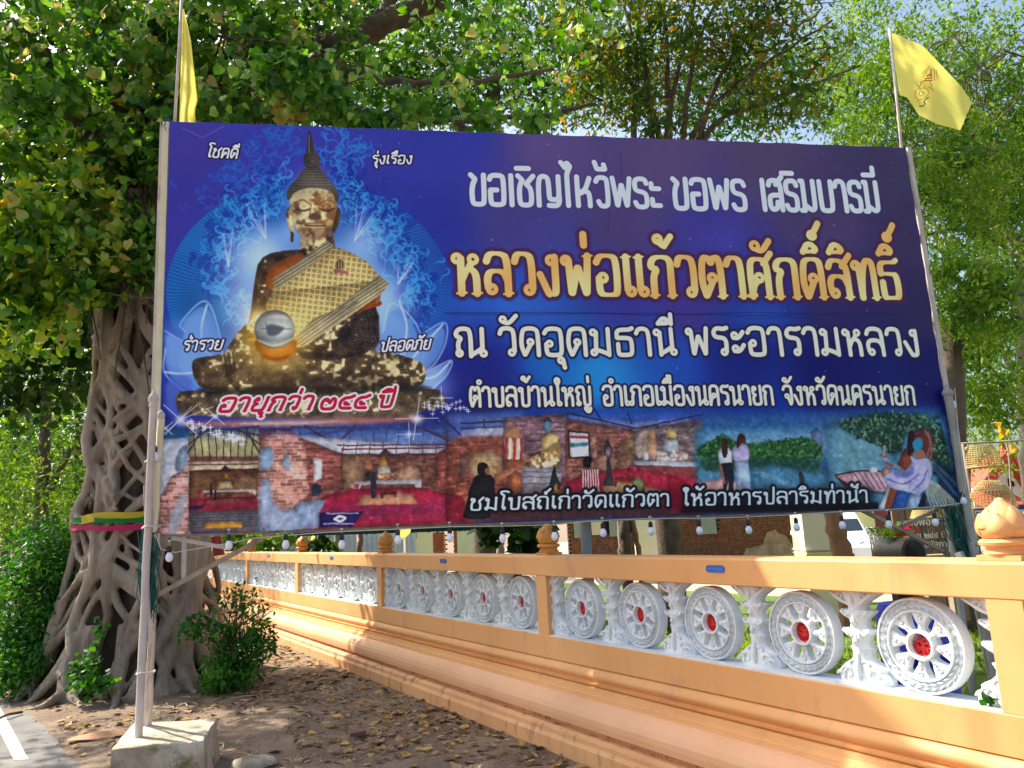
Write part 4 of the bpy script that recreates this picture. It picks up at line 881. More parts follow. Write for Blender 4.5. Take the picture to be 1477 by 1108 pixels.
og=[(.075,z2+.001),(.07,wz(1025,.07)),(.072,wz(1018,.072)),(.085,wz(1010,.085)),(.105,wz(1003,.105)),(.13,wz(996,.13)),(.15,wz(991.5,.15))]
run('moulding',og+[(.5,og[-1][1]),(.5,z2+.001)],M_ogee,smooth=False)
z3=og[-1][1]
st=[(.165,z3),(.168,wz(987,.168)),(.185,wz(986,.185)),(.19,wz(983,.19)),(.205,wz(981,.205)),(.21,wz(975,.21))]
run('moulding',st+[(.5,st[-1][1]),(.5,z3)],M_wall)
z4=st[-1][1]
rl=[(.245,z4),(.245,wz(973,.245)),(.225,wz(972,.225)),(.222,wz(970,.222)),(.25,wz(968.5,.25))]
zc0=rl[-1][1];zc1=wz(948,.30);rr=(zc1-zc0)/2
rl+=[(.275-.035*math.sin(math.pi*t),zc0+(zc1-zc0)*t) for t in np.linspace(.06,.94,9)]+[(.285,zc1),(.30,zc1+.002),(.30,wz(943,.33))]
run('moulding',rl+[(.5,rl[-1][1]),(.5,z4)],M_wall)
z5=rl[-1][1]
# the lower and upper rails, posts between them
run('bottom_rail',[(.275,z5-.012),(.275,SB-.006),(.281,SB),(.47,SB),(.47,z5-.012)],M_wall)
run('sill',[(.283,SB),(.283,SB+.006),(.46,SB+.006),(.46,SB)],M_white)
run('top_rail',[(.282,RT0),(.276,RT0+.006),(.276,RT1-.008),(.284,RT1),(.30,RT1+.008),(.46,RT1+.008),(.475,RT1),(.475,RT0)],M_wall)
PITCH=3.66;posts=[5.535+PITCH*k for k in range(-3,5)]
pm_=MB();pm_.box((0,0,(RT0+SB)/2),(.15,.176,RT0-SB-.001));po=pm_.build('post',M_wall,wall,world=False,M=Matrix.Translation((posts[0],-.366,0)));pme=po.data
for p in posts[1:]: inst('post',pme,wall,Matrix.Translation((p,-.366,0)))
# --- wheel (shared mesh): rim with two rows of braid, eight petal spokes, hub ring
def wheel_mesh():
    b=MB();R1,R0=.222,.154;n=56;T=.045
    prof=[(R0,-T+.02),(R0,T-.006),(R0+.004,T),(R0+.010,T),(R0+.012,T-.016),(R1-.014,T-.016),(R1-.012,T),(R1-.004,T),(R1,T-.006),(R1,-T+.02)]
    V=[(r*math.cos(2*math.pi*j/n),t,r*math.sin(2*math.pi*j/n)) for r,t in prof for j in range(n)];k=len(prof)
    b.add(V,[(i*n+j,i*n+(j+1)%n,((i+1)%k)*n+(j+1)%n,((i+1)%k)*n+j) for i in range(k) for j in range(n)])
    m_=30;yf=T-.013
    for j in range(m_):                          # herring-bone braid
        th=2*math.pi*j/m_
        for ra,rb,sg in ((R0+.014,R0+.031,1),(R0+.033,R1-.015,-1)):
            def pt(r,dt,y): t=th+dt; return (r*math.cos(t),y,r*math.sin(t))
            rm=(ra+rb)/2;d=.5*2*math.pi/m_;o1,o2=(.9,-.9) if sg>0 else (-.9,.9)
            b.add([pt(ra,d*o1-d*.62,yf-.004),pt(ra,d*o1+d*.62,yf-.004),pt(rb,d*o2+d*.62,yf-.004),pt(rb,d*o2-d*.62,yf-.004),pt(rm,-.2*d,yf+.019),pt(rm,.25*d,yf+.018)],[(0,1,5,4),(1,2,5),(2,3,4,5),(3,0,4)])
    hw=[(.064,.021),(.076,.0185),(.086,.0185),(.098,.022),(.110,.028),(.122,.0355),(.134,.044),(.146,.053),(.157,.060)]
    for k in range(8):
        a=2*math.pi*k/8+.04;ca,sa=math.cos(a),math.sin(a);V=[];m7=[-1,-.8,-.35,0,.35,.8,1]
        for r,h in hw:
            for q in m7:
                rel=.016*(1-abs(q)**2)+(.007 if abs(abs(q)-.8)<.01 and r>.1 else 0)-(.010 if q==0 and r>.11 else 0)
                y=(-.006 if abs(q)==1 else .020)+rel*(1 if abs(q)<1 else 0);u=r;v=q*h
                V.append((u*ca-v*sa,y,u*sa+v*ca))
        nn=7;Fq=[(i*nn+j,(i+1)*nn+j,(i+1)*nn+j+1,i*nn+j+1) for i in range(len(hw)-1) for j in range(nn-1)]
        back=[(i*nn,i*nn+nn-1,(i+1)*nn+nn-1,(i+1)*nn) for i in range(len(hw)-1)]
        b.add(V,Fq+back)
        for rc,rad in ((.132,.013),(.10,.008)):           # carved boss on each petal
            V=[];
            for rr_,yy_ in ((rad,.030),(rad*.75,.040),(rad*.2,.034)):
                for j in range(8):
                    t=2*math.pi*j/8;u=rc+rr_*math.cos(t);v=rr_*math.sin(t);V.append((u*ca-v*sa,yy_,u*sa+v*ca))
            b.add(V,[(i*8+j,i*8+(j+1)%8,(i+1)*8+(j+1)%8,(i+1)*8+j)[::-1] for i in range(2) for j in range(8)]+[tuple(range(16,24))])
    n=28;prof=[(.055,-.03),(.055,.036),(.058,.044),(.068,.044),(.073,.034),(.073,-.03)]
    V=[(r*math.cos(2*math.pi*j/n),t,r*math.sin(2*math.pi*j/n)) for r,t in prof for j in range(n)];k=len(prof)
    b.add(V,[(i*n+j,i*n+(j+1)%n,((i+1)%k)*n+(j+1)%n,((i+1)%k)*n+j) for i in range(k) for j in range(n)])
    return b
def emblem_mesh():
    b=MB()
    def sp(pts,r=.0062): b.tube([(x*1.28,.0,z*1.28) for x,z in pts],r*1.35,6)
    sp([(-.026,-.030),(-.034,-.016),(-.022,-.006),(-.012,-.018),(-.020,-.026)]);sp([(.026,-.030),(.034,-.014),(.022,-.004),(.012,-.016),(.020,-.026)])
    sp([(-.028,-.034),(0,-.042),(.028,-.034)]);sp([(-.004,-.032),(.004,-.018),(-.004,-.006),(.006,.004)])
    sp([(-.030,.0),(-.016,.010),(-.002,.002),(.014,.012),(.030,.002)]);sp([(-.020,.014),(-.010,.026),(.002,.014),(.012,.026),(.022,.014)])
    sp([(-.008,.028),(.002,.042),(.012,.030)],.005);sp([(-.034,-.010),(-.034,.004)]);sp([(.036,-.010),(.034,.006)]);sp([(-.018,-.012),(.0,-.012),(.018,-.012)],.007)
    b.box((0,-.006,-.018),(.05,.006,.05))
    return b
def flat_emblem():
    b=emblem_mesh();b.lathe([(.0555,-.008),(.0555,.0)],20,axis='y');return b
def baluster_mesh(half=0):
    """carved stem between two wheels: scrolled foot, knotted shaft, lotus capital"""
    b=MB();H=RT0-SB-.008
    pr=[(0,.135),(.03,.135),(.045,.128),(.06,.112),(.075,.118),(.09,.098),(.105,.07),(.125,.05),(.15,.046),(.168,.056),(.176,.060),(.182,.046),(.21,.042),(.232,.050),(.250,.074),(.262,.088),(.268,.084),(.270,.046),(.30,.040),(.322,.050),(.342,.076),(.356,.090),(.362,.086),(.364,.046),(.385,.046),(.405,.062),(.425,.094),(.445,.126),(.458,.138),(.464,.128),(.466,.06),(H,.06)]
    V=[];cs=[-1,-.82,-.5,-.2,0,.2,.5,.82,1]
    for z,w_ in pr:
        for q in cs:
            if half and q*half<0: qq=0
            else: qq=q
            y=.040*(1-abs(q)**2.5)+.004*math.cos(q*9+z*40)*(1-abs(q))
            V.append((qq*w_*1.1,y,z))
    n=len(cs);m_=len(pr);Fq=[(i*n+j,i*n+j+1,(i+1)*n+j+1,(i+1)*n+j)[::-1] for i in range(m_-1) for j in range(n-1)]
    k=len(V);V2=[(x,-.040,z) for x,y,z in V];
    Fq+=[tuple(k+t for t in f[::-1]) for f in Fq]
    for i in range(m_-1):
        Fq+=[(i*n,(i+1)*n,k+(i+1)*n,k+i*n),(i*n+n-1,k+i*n+n-1,k+(i+1)*n+n-1,(i+1)*n+n-1)]
    b.add(V+V2,Fq)
    def scroll(cx,cz,r,sg,t=.009,turn=5.2,y=.036):
        if half and (cx*half)<-.001: return
        cx*=1.3;r*=1.15;pts=[];
        for i in range(14):
            a=i/13*turn;rr=r*(1-i/16.)
            pts.append((cx+sg*rr*math.cos(a),y,cz+rr*math.sin(a)))
        b.tube(pts,[t*(1-.03*i) for i in range(14)],6)
    for sg in(-1,1):
        scroll(sg*.055,.045,.036,sg);scroll(sg*.083,.035,.024,sg,.007);scroll(sg*.022,.095,.022,sg,.007)
        scroll(sg*.022,.238,.015,sg,.0045,4.5,.040);scroll(sg*.022,.332,.015,sg,.0045,4.5,.040);scroll(sg*.05,.43,.02,sg,.005,4.5,.04)
        for z0 in (.255,.350):                          # curling leaf tips
            if half and sg*half<0: continue
            b.tube([(sg*.034,.02,z0-.03),(sg*.056,.034,z0-.008),(sg*.076,.032,z0+.006),(sg*.070,.026,z0+.018)],[.006,.008,.007,.003],6)
        if not(half and sg*half<0): b.tube([(sg*.02,.02,.385),(sg*.06,.040,.410),(sg*.115,.044,.448),(sg*.140,.036,.456)],[.006,.009,.008,.003],6)
    b.tube([(0,.036,.02),(0,.05,.07),(0,.042,.12),(0,.036,.16)],[.014,.016,.010,.004],6)
    for z0 in (.2,.3,.4): b.tube([(0,.03,z0-.02),(0,.048,z0+.01),(0,.038,z0+.045)],[.010,.013,.003],6)
    return b
wb=wheel_mesh();eb=flat_emblem();eb2=emblem_mesh();bb=[baluster_mesh(0),baluster_mesh(1),baluster_mesh(-1)]
wme=eme=bme=None;CZ=SB+.006+.2225
for k in range(len(posts)-1):
    c0=(posts[k]+posts[k+1])/2
    for i in range(5):
        a=c0+(i-2)*.688
        yw=-.385+RNG.uniform(-.004,.004);M=Matrix.Translation((a,yw,CZ))@Matrix.Rotation(RNG.uniform(-.25,.25),4,'Y')
        if wme is None:
            o=wb.build('wheel',M_white,wall,False,False,M);shade_auto(o,35);wme=o.data
        else: o=inst('wheel',wme,wall,M)
        Me=Matrix.Translation((0,.006,0))@Matrix.Rotation(-.0,4,'Y')
        last=(a<2.5 and a>2.0)
        if last: eb2.build('hub_emblem',M_red,o,True,False,Me)
        elif eme is None: e=eb.build('hub_emblem',M_red,o,True,False,Me);eme=e.data
        else: inst('hub_emblem',eme,o,Me)
        if i<4:
            Mb=Matrix.Translation((a+.344,-.385,SB+.006))
            if bme is None: o=bb[0].build('baluster',M_white,wall,False,False,Mb);shade_auto(o,45);bme=o.data
            else: inst('baluster',bme,wall,Mb)
    o=bb[1].build('baluster',M_white,wall,True,False,Matrix.Translation((posts[k]+.0755,-.37,SB+.006)));shade_auto(o,45)
    o=bb[2].build('baluster',M_white,wall,True,False,Matrix.Translation((posts[k+1]-.0755,-.37,SB+.006)));shade_auto(o,45)
    # blue name plaque stuck on the rail, notched corners, illegible line of writing
    w_,h_=.155,.043;c=.012
    b=MB();b.prism([(-w_/2,-h_/2+c),(-w_/2+c,-h_/2),(w_/2-c,-h_/2),(w_/2,-h_/2+c),(w_/2,h_/2-c),(w_/2-c,h_/2),(-w_/2+c,h_/2),(-w_/2,h_/2-c)],0,.004)
    pq=b.build('plaque',M_plaque,wall,False,False,Matrix.Translation((c0+(-.16 if k==2 else .0),-.2755,RT0+.096)))
    b=MB()
    rr=random.Random(k)
    x=-.055
    while x<.055:
        hh=rr.uniform(.004,.008);b.tube([(x,.0045,-.003),(x+.0015,.0045,hh-.003),(x+.0035,.0045,-.002)],.0007,4);x+=rr.choice([.0055,.006,.010])
    b.build('plaque_lettering',M_plq,pq,False,False)
# --- lotus-bud finials on moulded pedestals
def finial(M,m):
    t=MB();t.box((0,0,.012),(.20,.18,.024)).lathe([(.096,.024),(.10,.034),(.085,.05),(.088,.062),(.112,.072),(.116,.085),(.105,.097),(.092,.10)],28)
    f=t.build('finial',m,wall,True,False,M);shade_auto(f,40)
    t=MB();prof=[(.080,.10),(.098,.115),(.106,.14),(.105,.165),(.094,.195),(.075,.225),(.050,.25),(.030,.268),(.022,.278),(.017,.286),(.004,.290)]
    t.lathe(prof,32,mod=lambda th,z:1+.035*abs(math.cos(2*th))*(1 if z<.23 else .3))
    for k in range(4):                                   # broad petals with raised veins
        for lv,(zz,sc_,off) in enumerate(((.10,1.,0),(.15,.8,math.pi/4))):
            a=k*math.pi/2+off+.3;V=[]
            for i in range(7):
                tt=i/6.;z=zz+tt*.12*sc_+.0;wdt=.062*sc_*math.sin(math.pi*(.22+.78*tt))+.001
                rad=np.interp(z,[p[1] for p in prof],[p[0] for p in prof])+.009+.006*tt
                for q in(-1,-.5,0,.5,1):
                    th=a+q*wdt/max(rad,.03);r_=rad-(.007 if abs(q)==1 else 0)+(.003 if q==0 else 0);V.append((r_*math.cos(th),r_*math.sin(th),z))
            t.add(V,[(i*5+j,i*5+j+1,(i+1)*5+j+1,(i+1)*5+j) for i in range(6) for j in range(4)])
    t.build('lotus_bud',m,f,True,False)
for i,p in enumerate(posts):
    sc=.93;m=M_wall if p<3 else M_fin
    finial(Matrix.Translation((p,-.375,RT1+.006))@Matrix.Diagonal((sc*(.9 if p>3 else 1),sc*(.9 if p>3 else 1),sc,1)),m)
# ================= billboard =================
BA=R_(9);BW_=np.array([math.cos(BA),math.sin(BA),0]);BN=np.array([-BW_[1],BW_[0],0.])      # along the banner, towards its back
BP=gz(205,1060,.3)+BN*.06
def Bp(u,v,off=0): return pl(u,v,BP+BN*off,BN)
TL,TR,BR,BL=[Bp(*p) for p in ((245,175),(1306,213),(1387,730),(226,772))]
bill=thing('billboard','huge blue and purple billboard print with seated golden Buddha and Thai lettering','billboard',(BL[0],BL[1],0))
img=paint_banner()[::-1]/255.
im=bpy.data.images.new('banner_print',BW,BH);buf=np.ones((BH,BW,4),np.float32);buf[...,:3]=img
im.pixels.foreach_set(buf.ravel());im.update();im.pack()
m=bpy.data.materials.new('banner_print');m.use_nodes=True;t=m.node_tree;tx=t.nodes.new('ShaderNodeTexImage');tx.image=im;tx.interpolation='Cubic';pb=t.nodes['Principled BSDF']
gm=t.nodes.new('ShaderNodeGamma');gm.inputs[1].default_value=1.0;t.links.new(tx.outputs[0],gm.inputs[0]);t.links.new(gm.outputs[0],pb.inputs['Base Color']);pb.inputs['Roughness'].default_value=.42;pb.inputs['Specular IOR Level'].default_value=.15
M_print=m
nu,nv=72,36;V=[];UV=[]
for j in range(nv+1):
    for i in range(nu+1):
        a,b_=i/nu,j/nv;q=(BL*(1-a)+BR*a)*(1-b_)+(TL*(1-a)+TR*a)*b_
        e=min(1,8*min(a,1-a,b_,1-b_))
        d=e*(.010*math.sin(a*7+1)*math.sin(b_*4)+.004*math.sin(a*31+b_*9)*math.sin(b_*13)+.003*math.sin(a*63)*math.sin(b_*3.1))-.010*math.exp(-((b_-.455)/.008)**2)*(1 if a>.36 else 0)
        ed_=max(0,1-min(a,1-a,b_*.5,(1-b_)*.5)/.02);d+=ed_*.008*math.sin(a*90)*math.sin(b_*60+1)+.003*math.sin(a*17+b_*40)*math.sin(b_*7+a*29)
        V.append(q-BN*d*-1.0*-1+BN*0);UV.append((a,b_))
Fq=[(j*(nu+1)+i,j*(nu+1)+i+1,(j+1)*(nu+1)+i+1,(j+1)*(nu+1)+i) for j in range(nv) for i in range(nu)]
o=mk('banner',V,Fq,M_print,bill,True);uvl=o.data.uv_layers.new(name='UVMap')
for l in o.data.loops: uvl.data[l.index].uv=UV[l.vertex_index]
M_back=pm('banner_back',S(190,196,204),None,1,.7)
o2=mk('banner_back',[v+BN*.035 for v in (BL,BR,TR,TL)],[(3,2,1,0)],M_back,bill)
b=MB()
for p,q in ((TL,TR),(BL,BR)):
    b.beam(p+BN*.06,q+BN*.06,.04,.04)
for k in range(1,4):
    a=k/4;b.beam((BL*(1-a)+TL*a)+BN*.06,(BR*(1-a)+TR*a)+BN*.06,.035,.035)
b.build('frame_rail',M_gpipe,bill)
b=MB()
for k in range(1,8):
    a=k/8;b.beam((BL*(1-a)+BR*a)+BN*.095,(TL*(1-a)+TR*a)+BN*.095,.035,.035)
b.build('frame_upright',M_gpipe,bill)
# pale timber edge strips, left edge and right edge
b=MB();b.beam(Bp(240,177,.03),Bp(222,770,.03),.035,.05);b.build('edge_strip',M_cream,bill)
b=MB();b.beam(Bp(236,179,.06),Bp(217,772,.06),.03,.05);b.build('edge_strip',M_pipe,bill)
b=MB();b.beam(Bp(1310,213,.02),Bp(1391,728,.02),.03,.04);b.build('edge_strip',M_pipe,bill)
# slender poles
def pole(p,q,r,m,cap=None,name='pole',n=14):
    p=Vector(p);q=Vector(q);b=MB();k=[p+(q-p)*t for t in np.linspace(0,1,9)]
    k=[x+Vector((RNG.normal(0,.0025),RNG.normal(0,.0025),0)) for x in k];b.tube(k,r,n);o=b.build(name,m,bill,True);shade_auto(o,50)
    if cap:
        b=MB();s=r/.035
        b.lathe([(.036*s,-.012),(.040*s,-.006),(.036*s,0),(.036*s,.02),(.042*s,.03),(.048*s,.045),(.046*s,.062),(.034*s,.082),(.014*s,.10),(.006*s,.13),(.001,.15)] if cap=='spire' else [(.034*s,0),(.04*s,.01),(.042*s,.03),(.03*s,.05),(.006*s,.07)],16,c=tuple(q));c=b.build('pole_cap',M_pipe if m is not M_gpipe else M_gpipe,o,True)
        shade_auto(c,50)
    return o
BLZ=.285
pA=Vector(gz(200,1063,BLZ));qA=Vector(Bp(221,585,-.12))
pole(pA,qA,.028,M_pipe,'spire')
pB=Vector(gz(214,1046,BLZ));qB=Vector(Bp(232,604,-.05));pole(pB,Bp(225,770,-.03),.026,M_pipe)
pole(Bp(222,768,-.04),qB,.026,M_cream,'dome')
pole(gz(207,1046,BLZ),Bp(216,930,-.06),.013,M_pipe,None)
b=MB();b.beam(Bp(216,930,-.06),Bp(209,700,-.09),.012,.02);b.build('steel_strip',M_pipe,bill)
for z,u in ((970,210),(760,218),(665,222)):
    b=MB();c=Bp(u,z,-.08);b.tube([c+np.array([.055*math.cos(t)*1.2,.05*math.sin(t),.01*math.sin(t*3)]) for t in np.linspace(0,6.28,12)],.005,5,False);b.build('wire_tie',M_wire,bill)
# diagonal and bottom braces
b=MB();b.beam(Bp(220,862,.02),Bp(400,765,.05),.035,.035);b.build('brace',M_wood,bill)
b=MB();b.beam(Bp(265,835,.06),Bp(266,772,.06),.03,.03);b.build('brace',M_pipe,bill)
b=MB();b.beam(Bp(248,776,.05),Bp(325,790,.10),.03,.03);b.build('brace',M_pipe,bill)
b=MB();b.beam(Bp(266,775,.1),Bp(300,768,.1),.03,.03);b.build('brace',M_pipe,bill)
# middle steel post behind the banner, stands behind the wall
q=Bp(846,790,.25);b=MB();b.tube([(q[0],q[1],0),(q[0],q[1],TL[2]-.2)],.045,16);b.build('steel_post',M_steel,bill,True)
# right hand supports
def down(q,z=0.): return Vector((q[0],q[1],z))
def vpole(u0,v0,u1,v1,off,r,cap=None,m=None):
    a=Vector(Bp(u0,v0,off));c=Vector(Bp(u1,v1,off));d=(a-c);e=a+d*(a.z/(-d.z)) if abs(d.z)>0 else a
    return pole(down(a+(a-c)*((a.z)/(c.z-a.z))),c,r,m or M_gpipe,cap)
vpole(1404,790,1368,575,-.05,.036,'spire')
vpole(1374,790,1335,505,.06,.030)
vpole(1388,790,1352,620,.14,.014,None)
b=MB();b.beam(Bp(1238,733,.09),Bp(1385,808,.09),.05,.03);b.build('brace',M_wood,bill)
b=MB();b.beam(Bp(1288,765,.12),Bp(1352,735,.12),.035,.03);b.build('brace',M_wood,bill)
b=MB();b.beam(Bp(1385,690,.04),Bp(1370,590,.0),.02,.03);b.build('brace',M_pipe,bill)
# concrete footing block
TB=[gz(160.6,1080.7,BLZ),gz(193,1042,BLZ),gz(312,1037,BLZ),gz(293,1068,BLZ)]
blk=MB();n_=9;V=[];c=sum(TB)/4
import itertools
lv=[(-.03,1.10),(.03,1.09),(.12,1.05),(.2,1.03),(.262,1.01),(.279,1.0),(BLZ,.975)]
ring=[]
for i in range(4):
    for t in np.arange(n_)/n_: ring.append(TB[i]*(1-t)+TB[(i+1)%4]*t)
for z,s in lv:
    for q in ring:
        d=(q-c)*s+c;V.append((d[0]+RNG.normal(0,.003),d[1]+RNG.normal(0,.003),z+(RNG.normal(0,.002) if z>0 else 0)))
N_=len(ring);Fq=[(i*N_+j,i*N_+(j+1)%N_,(i+1)*N_+(j+1)%N_,(i+1)*N_+j)[::-1] for i in range(len(lv)-1) for j in range(N_)]
V.append((c[0],c[1],BLZ));Fq+=[((len(lv)-1)*N_+(j+1)%N_,(len(lv)-1)*N_+j,len(V)-1) for j in range(N_)]
blk.add(V,Fq)
o=blk.build('footing_block',M_conc,None,False);tag(o,'mossy grey concrete footing block under the left billboard pole','concrete block');shade_auto(o,30)
# green net bundles
def net(name,label,pts,wd,n,seed):
    rg=np.random.RandomState(seed);b=MB();pts=[np.array(p) for p in pts]
    for k in range(n):
        of=rg.normal(0,wd,3);of[1]*=.5;q=[]
        for i,p in enumerate(pts):
            of=of*.8+rg.normal(0,wd*.5,3)
            q.append(p+of)
        b.tube(q,.0035,4,False)
    o=b.build(name,M_net);tag(o,label,'net',group='green nets tied to the billboard poles')
net('net_bundle','dark green net bunched on the left billboard pole below the banner',[Bp(214,770,-.02),Bp(217,800,-.03),Bp(213,830,-.02),Bp(215,862,-.02),Bp(213,885,0)],.035,60,3)
net('net_bundle','dark green net hanging between the right billboard poles above the wall',[Bp(1372,735,.03),Bp(1380,760,.03),Bp(1388,785,.03),Bp(1398,806,.03),Bp(1400,830,.03)],.07,90,4)
net('net_bundle','small green net knot at the top left corner of the banner',[Bp(240,172,.03),Bp(238,180,.03),Bp(241,188,.04)],.016,26,5)
net('net_bundle','thin green net strands down the right edge of the banner',[Bp(1322,300,.05),Bp(1332,360,.05),Bp(1338,400,.05)],.02,22,6)
# flags
def flagpole(label,p,q,r=.013):
    b=MB();b.tube([p,(np.array(p)+q)/2+np.array([.005,0,0]),q],r,10);o=b.build('flagpole',M_pipe,None,True);return tag(o,label,'flagpole',group='flagpoles on the billboard')
flagpole('white flagpole at the top right corner of the billboard',Bp(1308,300,.06),Bp(1283,42,.06))
flagpole('white flagpole rising from the top left corner of the billboard',Bp(248,240,.06),Bp(265,-60,.06))
def flag(outline,off,label,folds):
    """cloth hung from the pole: interior fan grid between hoist and fly edges"""
    top,bot=outline;n=18;mm=12
    def at(poly,t):
        L=[0];
        for a,b_ in zip(poly[:-1],poly[1:]): L.append(L[-1]+math.dist(a,b_))
        d=t*L[-1]
        for i in range(len(poly)-1):
            if d<=L[i+1]+1e-6: k=(d-L[i])/(L[i+1]-L[i]+1e-9);return (poly[i][0]*(1-k)+poly[i+1][0]*k,poly[i][1]*(1-k)+poly[i+1][1]*k)
        return poly[-1]
    V=[]
    for i in range(n+1):
        a=at(top,i/n);c=at(bot,i/n)
        for j in range(mm+1):
            t=j/mm;u=a[0]*(1-t)+c[0]*t;v=a[1]*(1-t)+c[1]*t
            V.append(Bp(u,v,off+folds(i/n,t)))
    k=mm+1
    o=mk('flag',V,[(i*k+j,i*k+j+1,(i+1)*k+j+1,(i+1)*k+j) for i in range(n) for j in range(mm)],M_yel,None,True);tag(o,label,'flag',group='yellow flags on the billboard');return o
fr=flag((((1283.5,46),(1331,66),(1386,124),(1402,148)),((1297,137),(1309,141),(1325,166),(1351,179),(1385,188))),.06,'yellow flag with an orange royal emblem flying above the billboard',
   lambda a,t:.10*a*math.sin(a*3.4+t*1.6)+.03*math.sin(a*11-t*5)*a)
fl=flag((((263,12),(264,12.2),(265,13)),((260,178),(272,179),(283,178))),.09,'yellow flag hanging limp and folded beside the left flagpole',lambda a,t:0)
# rebuild the limp flag with real folds
V=[];n,mm=16,26
for j in range(mm+1):
    t=j/mm;v=13+t*170
    ul=263-(263-258.5)*t;ur=np.interp(t,[0,.25,.55,.78,.86,1],[265,275,280.5,285,281,282.5])
    for i in range(n+1):
        a=i/n;V.append(Bp(ul*(1-a)+ur*a,v,.10+.05*math.sin(a*7+t*2)*min(1,t*2)+(.03 if (t>.72 and a>.5) else 0)*math.sin((t-.72)*9)))
k=n+1;me=bpy.data.meshes.new('flag');me.from_pydata([tuple(p) for p in V],[],[(j*k+i,j*k+i+1,(j+1)*k+i+1,(j+1)*k+i) for j in range(mm) for i in range(n)]);me.materials.append(M_yel);me.polygons.foreach_set('use_smooth',[True]*len(me.polygons));fl.data=me
# the emblem: little tiered crown with rays over an oval scroll and a dark ribbon tail
M_em=pm('emblem_orange',S(216,132,24),None,1,.7);M_em2=pm('emblem_brown',S(150,70,24),None,1,.7);M_em3=pm('emblem_grey',S(76,80,64),None,1,.7)
def fz(u,v): # position on the flying flag, slightly in front
    a=min(1,max(0,(u-1290)/112));t=.5
    return Bp(u,v,.06+.10*a*math.sin(a*3.4+t*1.6)-.035)
E0=lambda x,y:(1270+x/5.54,20+y/5.54)
def em(lines,m,r=.004):
    b=MB()
    for l in lines: b.tube([fz(*E0(l[i],l[i+1])) for i in range(0,len(l),2)],r,5)
    b.build('emblem',m,fr)
em([(404,440,404,500),(372,500,400,478,412,500),(355,520,410,512),(345,535,412,532),(375,490,408,490)],M_em,.007)
em([(330,480,395,420),(335,510,385,440),(430,440,432,530),(445,450,455,520),(340,540,320,570,300,600),(395,540,410,575,400,600,385,580),(325,540,320,560)],M_em2,.0028)
em([(300,600,280,620,278,660,300,690,340,680,380,650,386,625,370,600,340,592,310,600),(320,610,305,640,325,660,345,640,335,620),(345,575,360,590),(300,690,310,720),(290,560,310,590),(415,600,420,620)],M_em,.0036)
em([(310,735,335,740,360,720,345,700,365,680,385,668)],M_em3,.0055)
# ================= string of bulbs =================
wire=MB();pth=[Bp(*p,-.10) for p in ((224,770),(232,792),(252,797),(300,789),(370,776),(470,768),(560,764),(650,760),(725,759),(800,757),(845,752),(870,751),(939,748),(1010,748),(1080,746),(1149,742),(1215,738),(1281,735),(1349,731),(1385,726),(1393,700),(1384,640),(1377,560))]
wire.tube(pth,.0035,6,False);o=wire.build('light_wire',M_wire,None,True);tag(o,'pale sagging light cable strung along the bottom edge of the billboard','cable')
def bulb(u,v,label,off=-.10,s=1.,tilt=0,drop=22):
    c=Vector(Bp(u,v,off));t=thing('light_bulb',label,'light bulb',tuple(c),0,'white bulbs hanging along the billboard')
    s=.0285*s/.0285
    b=MB();b.lathe([(.002,-.040),(.014,-.036),(.023,-.026),(.0275,-.012),(.0275,.000),(.024,.012),(.0175,.024),(.0155,.032)],16);g=b.build('bulb',M_bulb,t,True,False,Matrix.Rotation(tilt,4,'Y'))
    b=MB();b.lathe([(.016,.030),(.018,.034),(.018,.062),(.013,.072),(.006,.078)],12);b.build('socket',M_black,t,True,False,Matrix.Rotation(tilt,4,'Y'))
    b=MB();b.tube([(0,0,.074),(.002,0,.09),(-.004,0,.105),(.006,0,.118),(0,0,drop*.0055)],.0022,5);b.tube([(-.012,0,drop*.0055),(.012,0,drop*.0055)],.005,6);b.build('clip',M_clip,t,True,False)
bl=[(244,803,'hanging over the fig roots left of the banner corner'),(330,786,'in front of the second small finial'),(412,785,'beside the yellow pennant stick'),(493,785,'over the white metal fence, right of the palm leaves'),(574,778,'beside the finial next to the yellow pennant'),
    (649,775,'in front of the tall brick pier'),(725,776,'beside the dark leafy plant'),(800,773,'touching the finial in the middle of the wall'),(870,768,'just right of the grey steel post'),(939,766,'in front of the cream column left of the brick ruin'),
    (1009,765,'in front of the open shutter of the brick ruin'),(1080,764,'over the brick ruin between shutter and plaster patch'),(1149,760,'beside the broad cream pillar'),(1215,757,'above the parked white car'),(1282,756,'hung from the long wooden brace over the planter'),(1349,753,'in front of the wooden plank sign')]
for u,v,l in bl: bulb(u,v,'white bulb hanging '+l,drop=21)
bulb(1390,722,'white bulb hanging from the lower part of the right pole',-.06,drop=16);bulb(1381,655,'white bulb hanging halfway up between the two right poles',-.02,drop=16);bulb(1375,583,'topmost white bulb below the tip of the right pole',0,drop=16);bulb(223,658,'white bulb on the left pole beside the picture of the brick pillar',-.08,drop=14)
